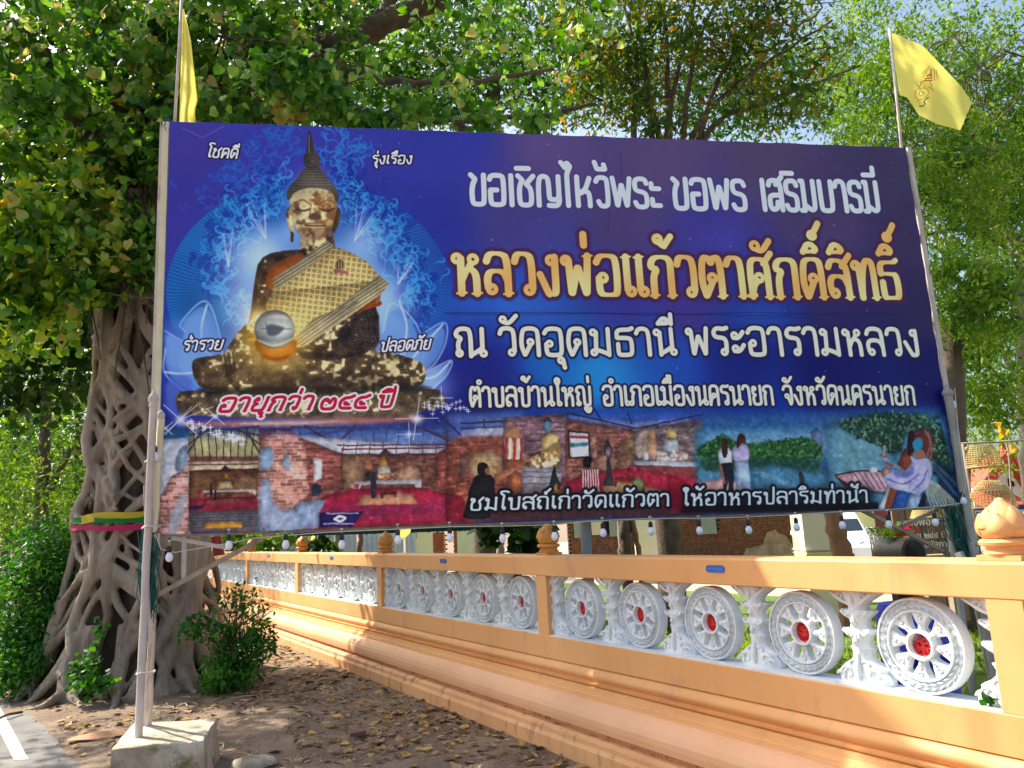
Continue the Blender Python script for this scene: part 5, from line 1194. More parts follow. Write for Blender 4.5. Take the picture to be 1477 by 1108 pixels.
# ================= fig tree wrapped in roots =================
TC=np.array([-4.83,10.0,0])
fig=thing('strangler_fig_tree','big old fig tree with latticed grey aerial roots and dense heart-shaped leaves','tree',tuple(TC))
def TR_(z): return .50+.42*math.exp(-max(z,0)/1.9)+.22*math.exp(-max(z,0)/.28)
def cen(z): return TC[:2]+np.array([.015*z,.0])
def surf(th,z,k=0.): c=cen(z);r=TR_(z)*(1+.07*math.sin(th*5+z*.5)+.04*math.sin(th*9-z))+k;return np.array([c[0]+r*math.cos(th),c[1]+r*math.sin(th),z])
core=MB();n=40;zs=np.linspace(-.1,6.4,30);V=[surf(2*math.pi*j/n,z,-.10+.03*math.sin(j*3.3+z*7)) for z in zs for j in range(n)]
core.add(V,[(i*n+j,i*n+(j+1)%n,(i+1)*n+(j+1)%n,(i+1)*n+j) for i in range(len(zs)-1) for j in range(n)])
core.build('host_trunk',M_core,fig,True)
rb=MB();rg=np.random.RandomState(21)
def strand(th,z0,r0,r1,drift,z1=-.04,wob=.10,out=0.02):
    pts=[];rr=[];z=z0;v=0
    while z>z1:
        pts.append(surf(th,z,out));k=(z0-z)/(z0-z1+1e-6);rr.append((r0+(r1-r0)*k)*(1+.18*math.sin(z*5+th*3)))
        v=v*.75+rg.normal(0,wob)*.5;th+=(v+drift)*.16/max(.5,TR_(z))*1.0;z-=.13
    pts.append(surf(th,z1,out+.05));rr.append(r1)
    rb.tube(pts,rr,7);return th
front=lambda:rg.uniform(-math.pi,.2) if rg.rand()<.8 else rg.uniform(0,6.28)
for k in range(30):
    th=-math.pi+2*math.pi*k/30+rg.normal(0,.06);strand(th,6.2,rg.uniform(.035,.07),rg.uniform(.045,.085),rg.normal(0,.15),wob=.32,out=rg.uniform(.0,.10))
for k in range(58):                                   # shorter ones that split off and join again
    th=front();z0=rg.uniform(1.2,5.5);z1=max(-.04,z0-rg.uniform(.7,2.2));strand(th,z0,rg.uniform(.022,.05),rg.uniform(.022,.055),rg.choice([-1,1])*rg.uniform(.2,.9),z1,.4,out=rg.uniform(.02,.11))
for k in range(12):                                   # cross links
    th=front();z=rg.uniform(.5,5);dt=rg.uniform(.35,.6)*rg.choice([-1,1]);rb.tube([surf(th+dt*t,z-.8*t,.02+.01*math.sin(t*3)) for t in np.linspace(0,1,6)],rg.uniform(.025,.045),6)
for k in range(15):                                   # buttress toes and surface roots
    th=-math.pi+2*math.pi*k/15+rg.normal(0,.1);L=(rg.uniform(.25,.7) if math.sin(th)<.2 else .3)*(1 if math.cos(th)>-.5 else .35)
    a=surf(th,.75,.02);pts=[a,surf(th,.35,.04),surf(th,.12,.1)];rr=[.09,.085,.07];d=pts[-1][:2]-TC[:2];d/=np.linalg.norm(d);p=pts[-1]
    for i in range(6):
        d=d+rg.normal(0,.22,2);d/=np.linalg.norm(d);p=np.array([p[0]+d[0]*L/6,p[1]+d[1]*L/6,max(.0,.10-.03*i)]);pts.append(p);rr.append(.055*(1-i/7.)+.008)
    rb.tube(pts,rr,7)
o=rb.build('root_trunk',M_bark,fig,True)
md=o.modifiers.new('r','REMESH');md.mode='VOXEL';md.voxel_size=.019;md.use_smooth_shade=True
md=o.modifiers.new('s','SMOOTH');md.factor=.4;md.iterations=1
# limbs
lb=MB()
def limb(mb,pts,r0,r1,n=9,k=6,jit=.05):
    P_=[np.array(p,float) for p in pts];o=[]
    Q=[2*P_[0]-P_[1]]+P_+[2*P_[-1]-P_[-2]]
    for i in range(1,len(Q)-2):
        for t in np.arange(k)/k: o.append(.5*((2*Q[i])+(-Q[i-1]+Q[i+1])*t+(2*Q[i-1]-5*Q[i]+4*Q[i+1]-Q[i+2])*t*t+(-Q[i-1]+3*Q[i]-3*Q[i+1]+Q[i+2])*t**3)+RNG.normal(0,jit*.4,3))
    o.append(P_[-1]);m_=len(o);mb.tube(o,[(r0+(r1-r0)*i/(m_-1))*(1+.12*math.sin(i*2.1)) for i in range(m_)],n)
top=np.array([*cen(6.0),6.0])
limb(lb,[np.array([*cen(5.0),5.0]),P(290,190,10),P(420,92,10),P(520,48,10),P(620,5,10),P(760,-60,9.5),P(900,-110,9)],.26,.10,12,jit=.03)
limb(lb,[P(520,48,10),P(560,10,10.2),P(580,-60,10.4)],.13,.06)
limb(lb,[np.array([*cen(5.2),5.2]),P(150,250,9.4),P(90,120,9),P(20,40,8.5),P(-160,-60,8)],.2,.05)
limb(lb,[top,P(230,60,9.8),P(250,-80,9.6),P(300,-260,9)],.3,.1)
limb(lb,[top,P(100,-60,9),P(-100,-300,7.5),P(-500,-500,6.5)],.2,.06)
limb(lb,[P(290,190,10),P(380,170,9.2),P(480,150,8.8),P(600,175,8.8),P(760,170,8.6),P(860,150,8.4)],.09,.02,jit=.04)
limb(lb,[P(420,92,10),P(520,110,9.3),P(640,120,9),P(800,100,9)],.08,.02)
for k in range(26):                                    # thin hanging aerial roots and twigs near the trunk
    u=rg.uniform(120,250);v=rg.uniform(150,380);limb(lb,[P(u,v,9.3),P(u+rg.uniform(-25,25),v+60,9.2),P(u+rg.uniform(-30,40),v+rg.uniform(120,260),9.25)],.02,.008,5,4,.03)
for k in range(30):
    u=rg.uniform(0,500);v=rg.uniform(0,200 if u>240 else 420);limb(lb,[P(u,v,9.2),P(u+rg.uniform(-60,60),v+rg.uniform(-60,50),8.8),P(u+rg.uniform(-110,110),v+rg.uniform(-90,90),8.3)],.022,.006,5,4,.03)
lb.build('limb',M_dbark,fig,True)
C=[blob(120,120,8.8,240,150,1.3,9600),blob(330,60,9.3,230,110,1.4,7600),blob(60,330,8.6,150,130,1.0,6200),blob(150,300,9.3,130,130,.5,3600),
   blob(420,150,8.2,210,40,.7,2600),blob(640,165,8.2,230,26,.6,1100,10,.09),blob(190,400,9.2,70,70,.4,1100),blob(60,450,8.8,95,80,.7,1500,10,.1),
   blob(720,60,9.5,200,80,1.2,1100,12,.16),blob(480,20,10.5,170,90,1.0,2600),
   # the part of the crown outside the picture, which shades the scene
   blob(100,-180,9,420,200,2.2,2600,14,.2),blob(-300,150,8.6,260,300,2.0,2600,14,.2),blob(500,-150,9,420,130,2.0,4200,14,.2)]
C=np.concatenate(C)
# thin the leaves where the picture shows the trunk bare
q=(C-O)@RW;u=CX+F*q[:,0]/-q[:,2];v=CY-F*q[:,1]/-q[:,2]
keep=~((u>118)&(v>440)&(u<300))&~((u>228)&(v>170)&(v<900)&(u<1300)&(C[:,1]<6.2))
keep&=~((u<110)&(v>560)&(RNG.rand(len(u))<.9))
# gaps: clumps left out, leaves cut along sun rays to light wall and block
vo=np.sin(C[:,0]*4.1+1)*np.sin(C[:,1]*3.3+.5)*np.sin(C[:,2]*4.7+2)+.4*np.sin(C[:,0]*9)*np.sin(C[:,2]*8.3)
keep&=~((vo>.05)&(RNG.rand(len(vo))<.93))
sv=np.array(SUN);tt=((C@WN)-(D0-.3))/(sv@WN);Lp=C-sv*tt[:,None];al=Lp@WD
keep&=~((al>-1)&(al<3.9)&(Lp[:,2]>-.2)&(Lp[:,2]<1.7)&(np.sin(al*5+Lp[:,2]*4)>-.75))
t2=(C[:,2]-.29)/sv[2];Lb=C-sv*t2[:,None];bc_=(TB[0]+TB[2])/2
keep&=~((np.hypot(Lb[:,0]-bc_[0],Lb[:,1]-bc_[1])<.42)&(RNG.rand(len(vo))<.93))
C=C[keep]
yel=(RNG.rand(len(C))<.35)&((u[keep]<180)&(v[keep]>200))
leafmesh('crown',C[~yel],.098,HEART,LM_fig,fig,.8,(0,-.6,.2),parts=240,var=.5)
leafmesh('crown',C[yel],.11,HEART,LM_yg,fig,.8,(0,-.6,.2),parts=60)
# inner leafage behind, crown shade put into its dark colour
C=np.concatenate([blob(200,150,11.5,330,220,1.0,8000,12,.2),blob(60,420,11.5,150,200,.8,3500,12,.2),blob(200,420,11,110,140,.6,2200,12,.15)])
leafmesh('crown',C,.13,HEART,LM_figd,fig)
# ribbons tied round the trunk
def ribbon(name,z,dz,h,m,label,ph):
    V=[];n=64
    for j in range(n+1):
        th=2*math.pi*j/n;c=cen(z);r=TR_(z)+.155+.01*math.sin(j*.9+ph)
        zz=z+dz*math.cos(th+ph)+.01*math.sin(j*.7+ph)
        for k in range(4): V.append((c[0]+(r+.012*math.sin(k*2+j*.5))*math.cos(th),c[1]+(r)*math.sin(th),zz+h*(k/3-.5)*(1+.2*math.sin(j*.45+ph))))
    o=mk(name,V,[(j*4+k,j*4+k+1,(j+1)*4+k+1,(j+1)*4+k) for j in range(n) for k in range(3)],m,None,True);tag(o,label,'ribbon',group='coloured ribbons round the fig trunk')
ribbon('ribbon',1.99,.03,.085,M_yribbon,'yellow cloth ribbon tied highest round the rooted fig trunk',.3)
ribbon('ribbon',1.925,.05,.065,M_greenc,'green cloth ribbon tied between yellow and pink round the fig trunk',2.6)
ribbon('ribbon',1.855,.04,.06,M_pinkc,'bright pink cloth ribbon tied lowest round the fig trunk',3.0)
# ================= bushes round the fig =================
def bush(name,label,parts_,stems,m,size,tm=LANCE,cat='bush',loc=None,group=None,nparts=0,droop=.2):
    C=np.concatenate(parts_);C=C[C[:,2]>.01];c=loc if loc is not None else (C[:,0].mean(),C[:,1].mean(),0)
    t=thing(name,label,cat,tuple(c),0,group)
    if stems:
        b=MB()
        for s in stems: limb(b,s,.012,.004,5,4,.02)
        b.build('stem',M_dbark,t,True)
    leafmesh('foliage',C,size,tm,m,t,droop,(0,-.4,.5),parts=nparts);return t
def gp(u,v,dz=0): q=gz(u,v);return np.array([q[0],q[1],dz])
b0=gp(45,995)
st=[[b0+np.array([RNG.uniform(-.4,.4),RNG.uniform(-.1,.3),0]),P(RNG.uniform(10,90),RNG.uniform(860,920),9.6),P(RNG.uniform(0,100),RNG.uniform(780,860),9.7)] for _ in range(14)]
bush('roadside_shrub','tall dense green shrub between the road and the fig roots',[blob(44,890,9.7,56,97,.5,4600,10,.08),blob(80,820,9.9,38,60,.4,1800,10,.06),blob(30,960,9.3,42,40,.4,2200,10,.06),blob(60,800,10.3,60,50,.4,1300,10,.07)],st,LM_bush,.085,nparts=60)
st=[[gp(350,985)+np.array([RNG.uniform(-.25,.25),RNG.uniform(-.1,.2),0]),P(RNG.uniform(325,365),920,9.2),P(RNG.uniform(320,395),RNG.uniform(840,890),9.1)] for _ in range(12)]
bush('sapling_clump','leafy sapling clump between the fig trunk and the orange wall',[blob(338,945,9.2,36,44,.3,1000,9,.06),blob(345,890,9.2,38,42,.25,420,8,.06),blob(375,925,9.1,20,30,.2,300,8,.05),blob(330,975,9.0,40,20,.3,900,9,.04)],st,LM_bush,.08,nparts=60)
bush('ivy_patch','dark ivy creeping over the fig roots above the dirt',[blob(122,968,8.75,18,20,.1,130,5,.05),blob(138,915,8.95,7,30,.06,40,4,.04),blob(135,988,8.6,22,9,.15,170,6,.04),blob(285,905,9.0,26,14,.12,120,6,.05)],None,LM_bush,.06,HEART,'ivy',nparts=40)
for (u,v,n,l) in ((195,1000,90,'tiny green seedlings at the foot of the fig roots'),(280,990,110,'small weeds between the fig roots and the sapling clump'),(300,975,70,'low weeds beside the right fig root')):
    q=gp(u,v);C=q+np.c_[RNG.normal(0,.12,n),RNG.normal(0,.12,n),RNG.uniform(.01,.1,n)]
    bush('weed',l,[C],None,LM_bush,.05,LANCE,'weed',q,'weeds on the dirt',droop=0)
q=Wp(2.02,.33,SB);C=np.array(q)+np.c_[RNG.normal(0,.02,14),RNG.normal(0,.02,14),RNG.uniform(.0,.06,14)]
bush('creeper_sprig','small green creeper sprig on the white sill by the rightmost wheel',[C],None,LM_bush,.035,HEART,'weed',q)
# ================= litter =================
b=MB();N_=3000
U=RNG.uniform(-5.5,1.5,N_*3);Yy=RNG.uniform(4.6,14,N_*3);d=U*WN[0]+Yy*WN[1]-D0
k=(d>.03)&(((U+3.48)*.80+(Yy-6.29)*.60)>.08);dens=np.clip(.30+.8*np.exp(-d/.4)+.5*np.sin(U*2.1+1)*np.sin(Yy*1.6),0,1)
k&=RNG.rand(N_*3)<dens;C=np.c_[U[k],Yy[k],hgt(U[k],Yy[k])+.012][:N_]
lit=leafmesh('fallen_leaves',C,.062,HEART,LM_dry,None,flat=True,var=.5);tag(lit,'dry brown leaves scattered over the dirt','fallen leaves',kind='stuff')
C2=C[RNG.rand(len(C))<.6]+RNG.normal(0,.05,(int((0)),3)) if False else np.repeat(C,4,0)+np.c_[RNG.normal(0,.2,(4*len(C),2)),np.zeros(4*len(C))-.004]
o=leafmesh('leaf_crumbs',C2,.032,LANCE,LM_dry,None,flat=True,var=.6);tag(o,kind='stuff')
for u,v in ((640,1098),(498,1010),(735,1075),(600,1030),(470,960)):
    pass
tw=MB()
for _ in range(150):
    x=RNG.uniform(-5,-1);y=RNG.uniform(6,10.5)
    if x*WN[0]+y*WN[1]-D0<.05 or (x+3.48)*.80+(y-6.29)*.60<.15: continue
    a=RNG.uniform(0,3.14);L=RNG.uniform(.08,.3);z=hgt(x,y)+.012
    tw.tube([(x,y,z),(x+L*.5*math.cos(a),y+L*.5*math.sin(a),z+.01),(x+L*math.cos(a+.3),y+L*math.sin(a+.3),z)],RNG.uniform(.003,.007),5)
o=tw.build('fallen_twigs',M_wood,None);tag(o,kind='stuff')
def stone(name,label,u,v,r,h,m,cat='stone'):
    q=gz(u,v);b=MB();n=14;V=[]
    for zz,rr in ((-.02,1.),(.25,1.02),(.6,.88),(.88,.55),(1,.12)):
        for j in range(n):
            th=2*math.pi*j/n;k=rr*(1+.10*math.sin(th*3+1)+.06*math.sin(th*5));V.append((q[0]+r[0]*k*math.cos(th),q[1]+r[1]*k*math.sin(th),zz*h+.01*math.sin(th*4)*zz))
    b.add(V,[(i*n+j,i*n+(j+1)%n,(i+1)*n+(j+1)%n,(i+1)*n+j) for i in range(4) for j in range(n)]+[tuple(4*n+j for j in range(n))]);o=b.build(name,m,None,True);tag(o,label,cat)
stone('rock','pale rounded rock half buried right of the concrete block',362,1104,(.17,.13),.06,M_conc)
b=MB();q=gz(515,1062);b.box((q[0],q[1],.03),(.13,.09,.035),Matrix.Rotation(.5,3,'Z')@Matrix.Rotation(.12,3,'X'));o=b.build('brick_chunk',pm('worn_brick',S(128,96,88),S(104,78,72),20,.9,.5,60),None,bevel=.006);tag(o,'broken flat brick piece lying alone on the dirt','brick')
b=MB();q=gz(145,1070);V=[];n=9
for i in range(n):
    for j in range(3): V.append((q[0]-.30+.075*i,q[1]+.05*j-.03*math.sin(i*.8)+.01*i,.02+.035*math.sin(i*.5)*(j/2)+hgt(q[0],q[1])))
b.add(V,[(i*3+j,(i+1)*3+j,(i+1)*3+j+1,i*3+j+1) for i in range(n-1) for j in range(2)]);o=b.build('palm_sheath',pm('dry_bark_sheath',S(180,134,98),S(150,106,76),8,.8,.5,40,stretch=(.3,1,1)),None,True);tag(o,'dry brown palm sheath lying left of the concrete block','palm sheath')
b=MB();q0,q1=gz(-10,1040,.03),gz(32,1027,.03);b.tube([q0,(q0+q1)/2+np.array([0,0,.02]),q1],.014,6);o=b.build('fallen_branch',M_dbark,None);tag(o,'short dark fallen branch across the white road line','branch')
# ================= trees behind =================
def tree(name,label,loc,trunks,crowns,m,size,tm=LANCE,bark=M_dbark,cat='tree',group=None,parts=0,droop=.6,tn='trunk',face=(0,-.4,.4)):
    t=thing(name,label,cat,tuple(loc),0,group)
    for i,(pts,r0,r1) in enumerate(trunks):
        b=MB();limb(b,pts,r0,r1,10 if r0>.08 else 6,6,.03);b.build(tn if (i==0 or r0>.14) else 'branch',bark,t,True)
    if crowns is not None: leafmesh('crown',crowns,size,tm,m,t,droop,face,parts=parts)
    return t
def base(u,Y): q=P(u,800,Y);return np.array([q[0],q[1],-.05])
# middle multi-stemmed tree with olive and brown leaves
Y0=11.5;bs=base(960,Y0);tr=[([bs,P(955,600,Y0),P(958,420,Y0)],.20,.16)]
for (u0,u1,v1,u2,v2) in ((915,918,90,895,-20),(940,925,60,900,-60),(962,985,80,1010,-40),(985,1005,70,1060,-60),(1010,1050,90,1130,0),(1000,1080,110,1200,30),(1020,1100,150,1240,95),(950,900,110,820,50),(965,960,60,955,-80)):
    tr.append(([P(958+(u0-958)*.3,400,Y0),P(u0,195,Y0),P(u1,v1,Y0+.1),P(u2,v2,Y0+.3)],.065,.02))
for k in range(26):
    u=RNG.uniform(860,1180);v=RNG.uniform(0,170);tr.append(([P(u,v,Y0),P(u+RNG.uniform(-40,60),v-RNG.uniform(0,50),Y0-.2),P(u+RNG.uniform(-60,130),v-RNG.uniform(10,90),Y0-.4)],.02,.006))
C=np.concatenate([blob(960,40,Y0,190,90,1.3,4800,9,.16),blob(880,110,Y0,90,80,.8,2000,9,.14),blob(1090,60,Y0,150,70,1.0,2100,8,.14),blob(1130,140,Y0-.3,100,50,.7,900,8,.12),blob(960,165,Y0-.3,110,30,.5,420,8,.1),blob(960,-80,Y0,260,70,1.6,2000,10,.2)])
vo=np.sin(C[:,0]*3.7+1)*np.sin(C[:,1]*2.9+.5)*np.sin(C[:,2]*3.9+2)+.5*np.sin(C[:,0]*8.1)*np.sin(C[:,2]*7.3);C=C[(vo<.26)|(RNG.rand(len(vo))<.2)];C=C+RNG.normal(0,.10,C.shape)
tree('multi_stem_tree','dark multi-stemmed tree with olive and brown leaves behind the billboard middle',bs,tr,C,LM_mid,.14,LANCE,M_dbark,parts=150)
# wide pale canopy further back, sky showing through
Y0=17;bs=base(700,Y0);tr=[([bs,P(700,500,Y0),P(690,250,Y0),P(720,100,Y0)],.3,.16),([P(700,240,Y0),P(800,170,Y0),P(900,110,Y0),P(1010,40,Y0)],.14,.05),([P(700,220,Y0),P(600,120,Y0),P(520,80,Y0)],.12,.05),([P(700,200,Y0),P(640,100,Y0),P(600,0,Y0)],.1,.03)]
C=np.concatenate([blob(680,80,Y0,230,120,1.8,9500,12,.22),blob(560,130,Y0,160,70,1.2,3600,12,.2),blob(820,110,Y0,160,80,1.5,3200,12,.22),blob(700,-60,Y0,300,90,2,3500,14,.25),blob(1100,130,Y0,150,70,1.2,3400,10,.24),blob(1010,150,Y0,120,50,1.2,1500,10,.2)])
tree('shade_tree','broad green shade tree behind the billboard with sky showing through',bs,tr,C,LM_far,.16,LANCE,M_dbark)
# right hand bright tree
Y0=14.5;bs=base(1380,9.4)
tr=[([base(1384,10.2),P(1378,700,10.2),P(1372,560,10.2),P(1368,470,10.4)],.20,.14),([P(1368,480,10.4),P(1400,420,11),P(1440,350,11.5),P(1477,345,12)],.045,.03),([P(1440,352,11.5),P(1390,330,11.3),P(1330,340,11)],.04,.02),([P(1430,340,11.5),P(1395,300,11.5),P(1370,250,11.4),P(1378,190,11.3)],.03,.014),([P(1410,300,11.4),P(1360,290,11.2),P(1325,275,11)],.03,.012),([P(1400,345,11.4),P(1440,300,11.6),P(1470,240,11.8)],.025,.012)]
for k in range(60):
    u=RNG.uniform(1290,1477);v=RNG.uniform(40,460);tr.append(([P(u,v,11.5),P(u+RNG.uniform(-40,40),v-RNG.uniform(-30,50),11.4),P(u+RNG.uniform(-70,70),v-RNG.uniform(-40,90),11.0)],.018,.005))
C=np.concatenate([blob(1380,170,13.5,200,150,1.6,27000,10,.14),blob(1450,300,13,120,130,1.2,13000,10,.13),blob(1240,110,15,90,120,1.4,6500,10,.15),blob(1400,430,9.8,80,75,.5,4200,9,.11),blob(1400,260,10.8,100,120,.4,5200,9,.13),blob(1390,500,10.8,60,34,.5,1500,9,.09),blob(1430,570,11,50,50,.6,1700,9,.10),blob(1330,-40,13.5,240,90,2,6000,12,.2),blob(1600,150,12,160,240,1.5,5000,12,.2)])
q=(C-O)@RW;u=CX+F*q[:,0]/-q[:,2];v=CY-F*q[:,1]/-q[:,2]
hole=np.sin(u*.045+2)*np.sin(v*.05+1)+.5*np.sin(u*.11)*np.sin(v*.13)
vo=np.sin(C[:,0]*2.9+1)*np.sin(C[:,1]*2.3+.5)*np.sin(C[:,2]*3.1+2)+.5*np.sin(C[:,0]*6.1+1)*np.sin(C[:,2]*6.7)
C=C[((hole<1.1)&(vo<.30))|(RNG.rand(len(u))<.25)]
tree('bright_leafed_tree','pale-barked tree with bright fine foliage right of the billboard',bs,tr,C,LM_br,.105,LANCE,M_dbark,parts=60)
Y0=13;bs=base(1500,Y0)
tree('slanting_tree','grey trunk leaning at the right end beside the red roofed hall',bs,[([bs,P(1490,740,Y0),P(1482,620,Y0),P(1474,500,Y0),P(1474,380,Y0)],.15,.11),([P(1476,560,Y0),P(1452,520,Y0),P(1440,480,Y0)],.05,.02)],np.concatenate([blob(1450,500,Y0,70,50,.6,900,9,.1),blob(1420,650,Y0+4,60,40,1,700,9,.15)]),LM_br,.10,LANCE,M_gbark)
# big yellow leaves at the right
C=np.concatenate([np.array([P(u,v,8.5) for u,v in ((1434,612),(1444,616),(1452,620),(1462,652))])])
q=thing('yellowing_shrub','few large yellow leaves on a thin stem beside the bamboo coops','shrub',tuple(P(1460,700,8.5)*np.array([1,1,0])))
b=MB();limb(b,[base(1462,8.5),P(1460,720,8.5),P(1456,660,8.5),P(1446,618,8.5),P(1430,610,8.5)],.012,.006,6,4,.01);b.build('stem',M_wood,q,True)
leafmesh('foliage',C,.12,HEART,leafmat('big_yellow_leaves',[(0,S(220,176,30)),(.6,S(200,160,40)),(1,S(150,150,50))]),q,.3,(0,-1,0),parts=4)
b=MB();b.tube([P(1300,462,12),P(1390,466,12.3),P(1500,460,12.6)],.008,5,False);o=b.build('overhead_cable',M_black,None,True);tag(o,'thin dark overhead cable crossing the trees right of the billboard','cable')
# far tree rows left and right: each tree its own
def fartree(u,Y,h,w_,n,label,m=LM_far,size=.22,tr_=.16,seed=0):
    bs=base(u,Y);c=bs+np.array([0,0,h*.62]);k=n//12;d=RNG.normal(0,1,(k,3));d/=np.linalg.norm(d,axis=1)[:,None]
    q=c+d*RNG.uniform(.25,1,(k,1))**.5*np.array([w_/2,w_/2*.8,h*.42]);C=np.repeat(q,12,0)+RNG.normal(0,.22,(k*12,3))
    tree('background_tree',label,bs,[([bs,bs+np.array([.1,0,h*.4]),bs+np.array([.0,0,h*.8])],tr_,tr_*.5),([bs+np.array([.05,0,h*.35]),bs+np.array([w_*.2,0,h*.6])],tr_*.5,.03)],C,m,size,LANCE,M_dbark,group='background trees')
fartree(50,17,7.5,5,9000,'leafy tree with grey trunk left of the fig beside the road',LM_br,.13,.2);fartree(30,29,9,11,5000,'dark green tree between the road trees at the left',LM_far,.2)
fartree(5,24,10,8,6500,'tall dark green tree far down the road at the left edge',LM_far,.2)
fartree(100,21,9,7,6500,'dark green tree showing between road and fig trunk',LM_far,.18)
fartree(-120,20,11,9,3600,'dark green tree just outside the left edge beyond the road',LM_far,.22)
fartree(70,34,8,9,3000,'distant green tree low behind the roadside shrub',LM_br,.22)
fartree(20,44,9,14,3200,'farthest tree over the end of the road',LM_far,.3)
fartree(10,52,9,16,3600,'distant tree filling the end of the road at the left edge',LM_far,.34)
fartree(-40,33,8,9,3000,'distant green tree at the left edge above the road',LM_br,.24)
fartree(1240,27,15,9,5200,'tall green tree between the multi-stemmed tree and the flag',LM_br,.2)
fartree(1390,36,13,10,4200,'tall dark tree behind the red roofed hall',LM_far,.24)
fartree(1470,40,14,10,4200,'dark tree at the right edge far behind the hall',LM_far,.26)
fartree(1300,40,15,10,3000,'dark tree far behind the yellow house',LM_far,.26)
fartree(1150,38,15,12,2600,'dark tree far behind the brick ruin right end',LM_far,.26)
fartree(420,26,11,10,3400,'broad dark tree behind the white metal fence',LM_far,.22)
fartree(600,30,12,12,3200,'dark tree behind the billboard centre left',LM_far,.24)
fartree(850,34,13,12,2600,'dark tree behind the roof of the brick ruin',LM_far,.26)
# ================= things behind the wall =================
def box_between(name,u0,u1,v0,v1,Y,m,parent,t=.2,zb=None):
    a=P(u0,v1,Y);c=P(u1,v0,Y);z0=a[2] if zb is None else zb;z1=c[2]
    b=MB();b.box(((a[0]+c[0])/2,Y+t/2,(z0+z1)/2),(abs(c[0]-a[0]),t,z1-z0));return b.build(name,m,parent)
# --- brick ruin
Y0=28.;M_bk=pm('old_brick',S(150,106,78),S(112,76,56),6,.9,.4,60,c3=S(176,140,104),sc3=2,amt3=.3);M_mort=pm('mortar_core',S(84,66,52),None,1,.95)
M_plast=pm('old_plaster',S(182,164,140),S(150,132,110),3,.9,.6,30,c3=S(120,104,88),sc3=6,amt3=.4);M_creamw=pm('cream_wall',S(222,214,176),S(210,200,162),2,.8,.1,30);M_shut=pm('grey_green_shutter',S(150,162,144),S(136,150,132),6,.7)
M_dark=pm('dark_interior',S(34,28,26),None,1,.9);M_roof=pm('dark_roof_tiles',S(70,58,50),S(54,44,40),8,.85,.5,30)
xa=P(820,780,Y0)[0];xb=P(1172,780,Y0)[0]
ruin=thing('brick_ruin','old brown brick chapel with patched plaster and open shutters behind the wall','building',((xa+xb)/2,Y0,0))
b=MB();b.box(((xa+xb)/2,Y0+.35,1.9),(xb-xa,.5,3.8));b.build('wall_core',M_mort,ruin)
b=MB();bw_,bh_=.19,.072
wins=[(856,918,735,772),(1012,1032,735,770)]
wr=[(P(u0,v1,Y0)[0],P(u1,v1,Y0)[0],P(u0,v1,Y0)[2],3.0) for u0,u1,v0,v1 in wins]
for r_ in range(1,36):
    z=r_*bh_;x=xa+(r_%2)*bw_/2
    while x<xb:
        if not any(a-.05<x<c+.02 and z>zz for a,c,zz,z9 in wr): b.box((x+bw_/2,Y0+.07+RNG.uniform(-.012,.012),z+bh_/2),(bw_-.018,.12,bh_-.016))
        x+=bw_
o=b.build('brick_courses',M_bk,ruin);o['kind']='stuff'
def zofs(u,v,Y=Y0-.02): q=P(u,v,Y);return (q[0],q[2])
b=MB();b.prism([zofs(*p) for p in ((1070,806),(1076,792),(1100,786),(1106,768),(1118,764),(1124,770),(1132,772),(1138,780),(1147,792),(1148,812),(1068,812))],Y0-.03,Y0+.1);b.build('plaster_patch',M_plast,ruin)
for i,(u0,u1,v0,v1) in enumerate(wins):
    f=box_between('window',u0,u1,v0-6,v1,Y0+.02,M_dark,ruin,.1)
for u0,u1,v0,v1 in ((829,840,738,776),(880,895,738,774),(1013,1031,735,771)):
    box_between('shutter',u0,u1,v0,v1,Y0-.18,M_shut,ruin,.06)
box_between('pale_window_patch',854,868,750,772,Y0-.04,M_creamw,ruin,.04)  # cream patch set before the left window
for u in (1046,930): pass
b=MB();V=[(xa-1,Y0-1.6,3.3),(xb+1,Y0-1.6,3.3),(xb+1,Y0+3,6.2),(xa-1,Y0+3,6.2)];b.sheet(*V,.15);b.build('roof',M_roof,ruin)
b=MB();b.box(((xa+xb)/2,Y0-1.0,3.2),(xb-xa+1,.2,.25));b.build('roof_beam',M_dbark,ruin)
# smaller brick piers to the left
def pier(u0,u1,v0,Y,label):
    t=thing('brick_pier',label,'brick pier',tuple(P((u0+u1)/2,800,Y)*np.array([1,1,0])),0,'red brick piers behind the wall')
    a=P(u0,800,Y)[0];c=P(u1,800,Y)[0];z1=P(u0,v0,Y)[2];b=MB();b.box(((a+c)/2,Y+.2,z1/2),(c-a-.02,.36,z1));b.build('pier_core',M_mort,t);b=MB()
    for r_ in range(6,int(z1/.072)):
        x=a+(r_%2)*.06-.02
        while x<c: b.box((x+.075,Y+.03,r_*.072+.036),(.14,.10,.056));x+=.155
    o=b.build('brick_courses',pm('red_brick',S(170,96,62),S(134,72,48),8,.9,.4,60),t);o['kind']='stuff'
pier(624,640,768,26,'reddish brick pier with stepped edge left of the tall bulb');pier(655,663,762,26,'narrow reddish brick pier beside the cream wall panel')
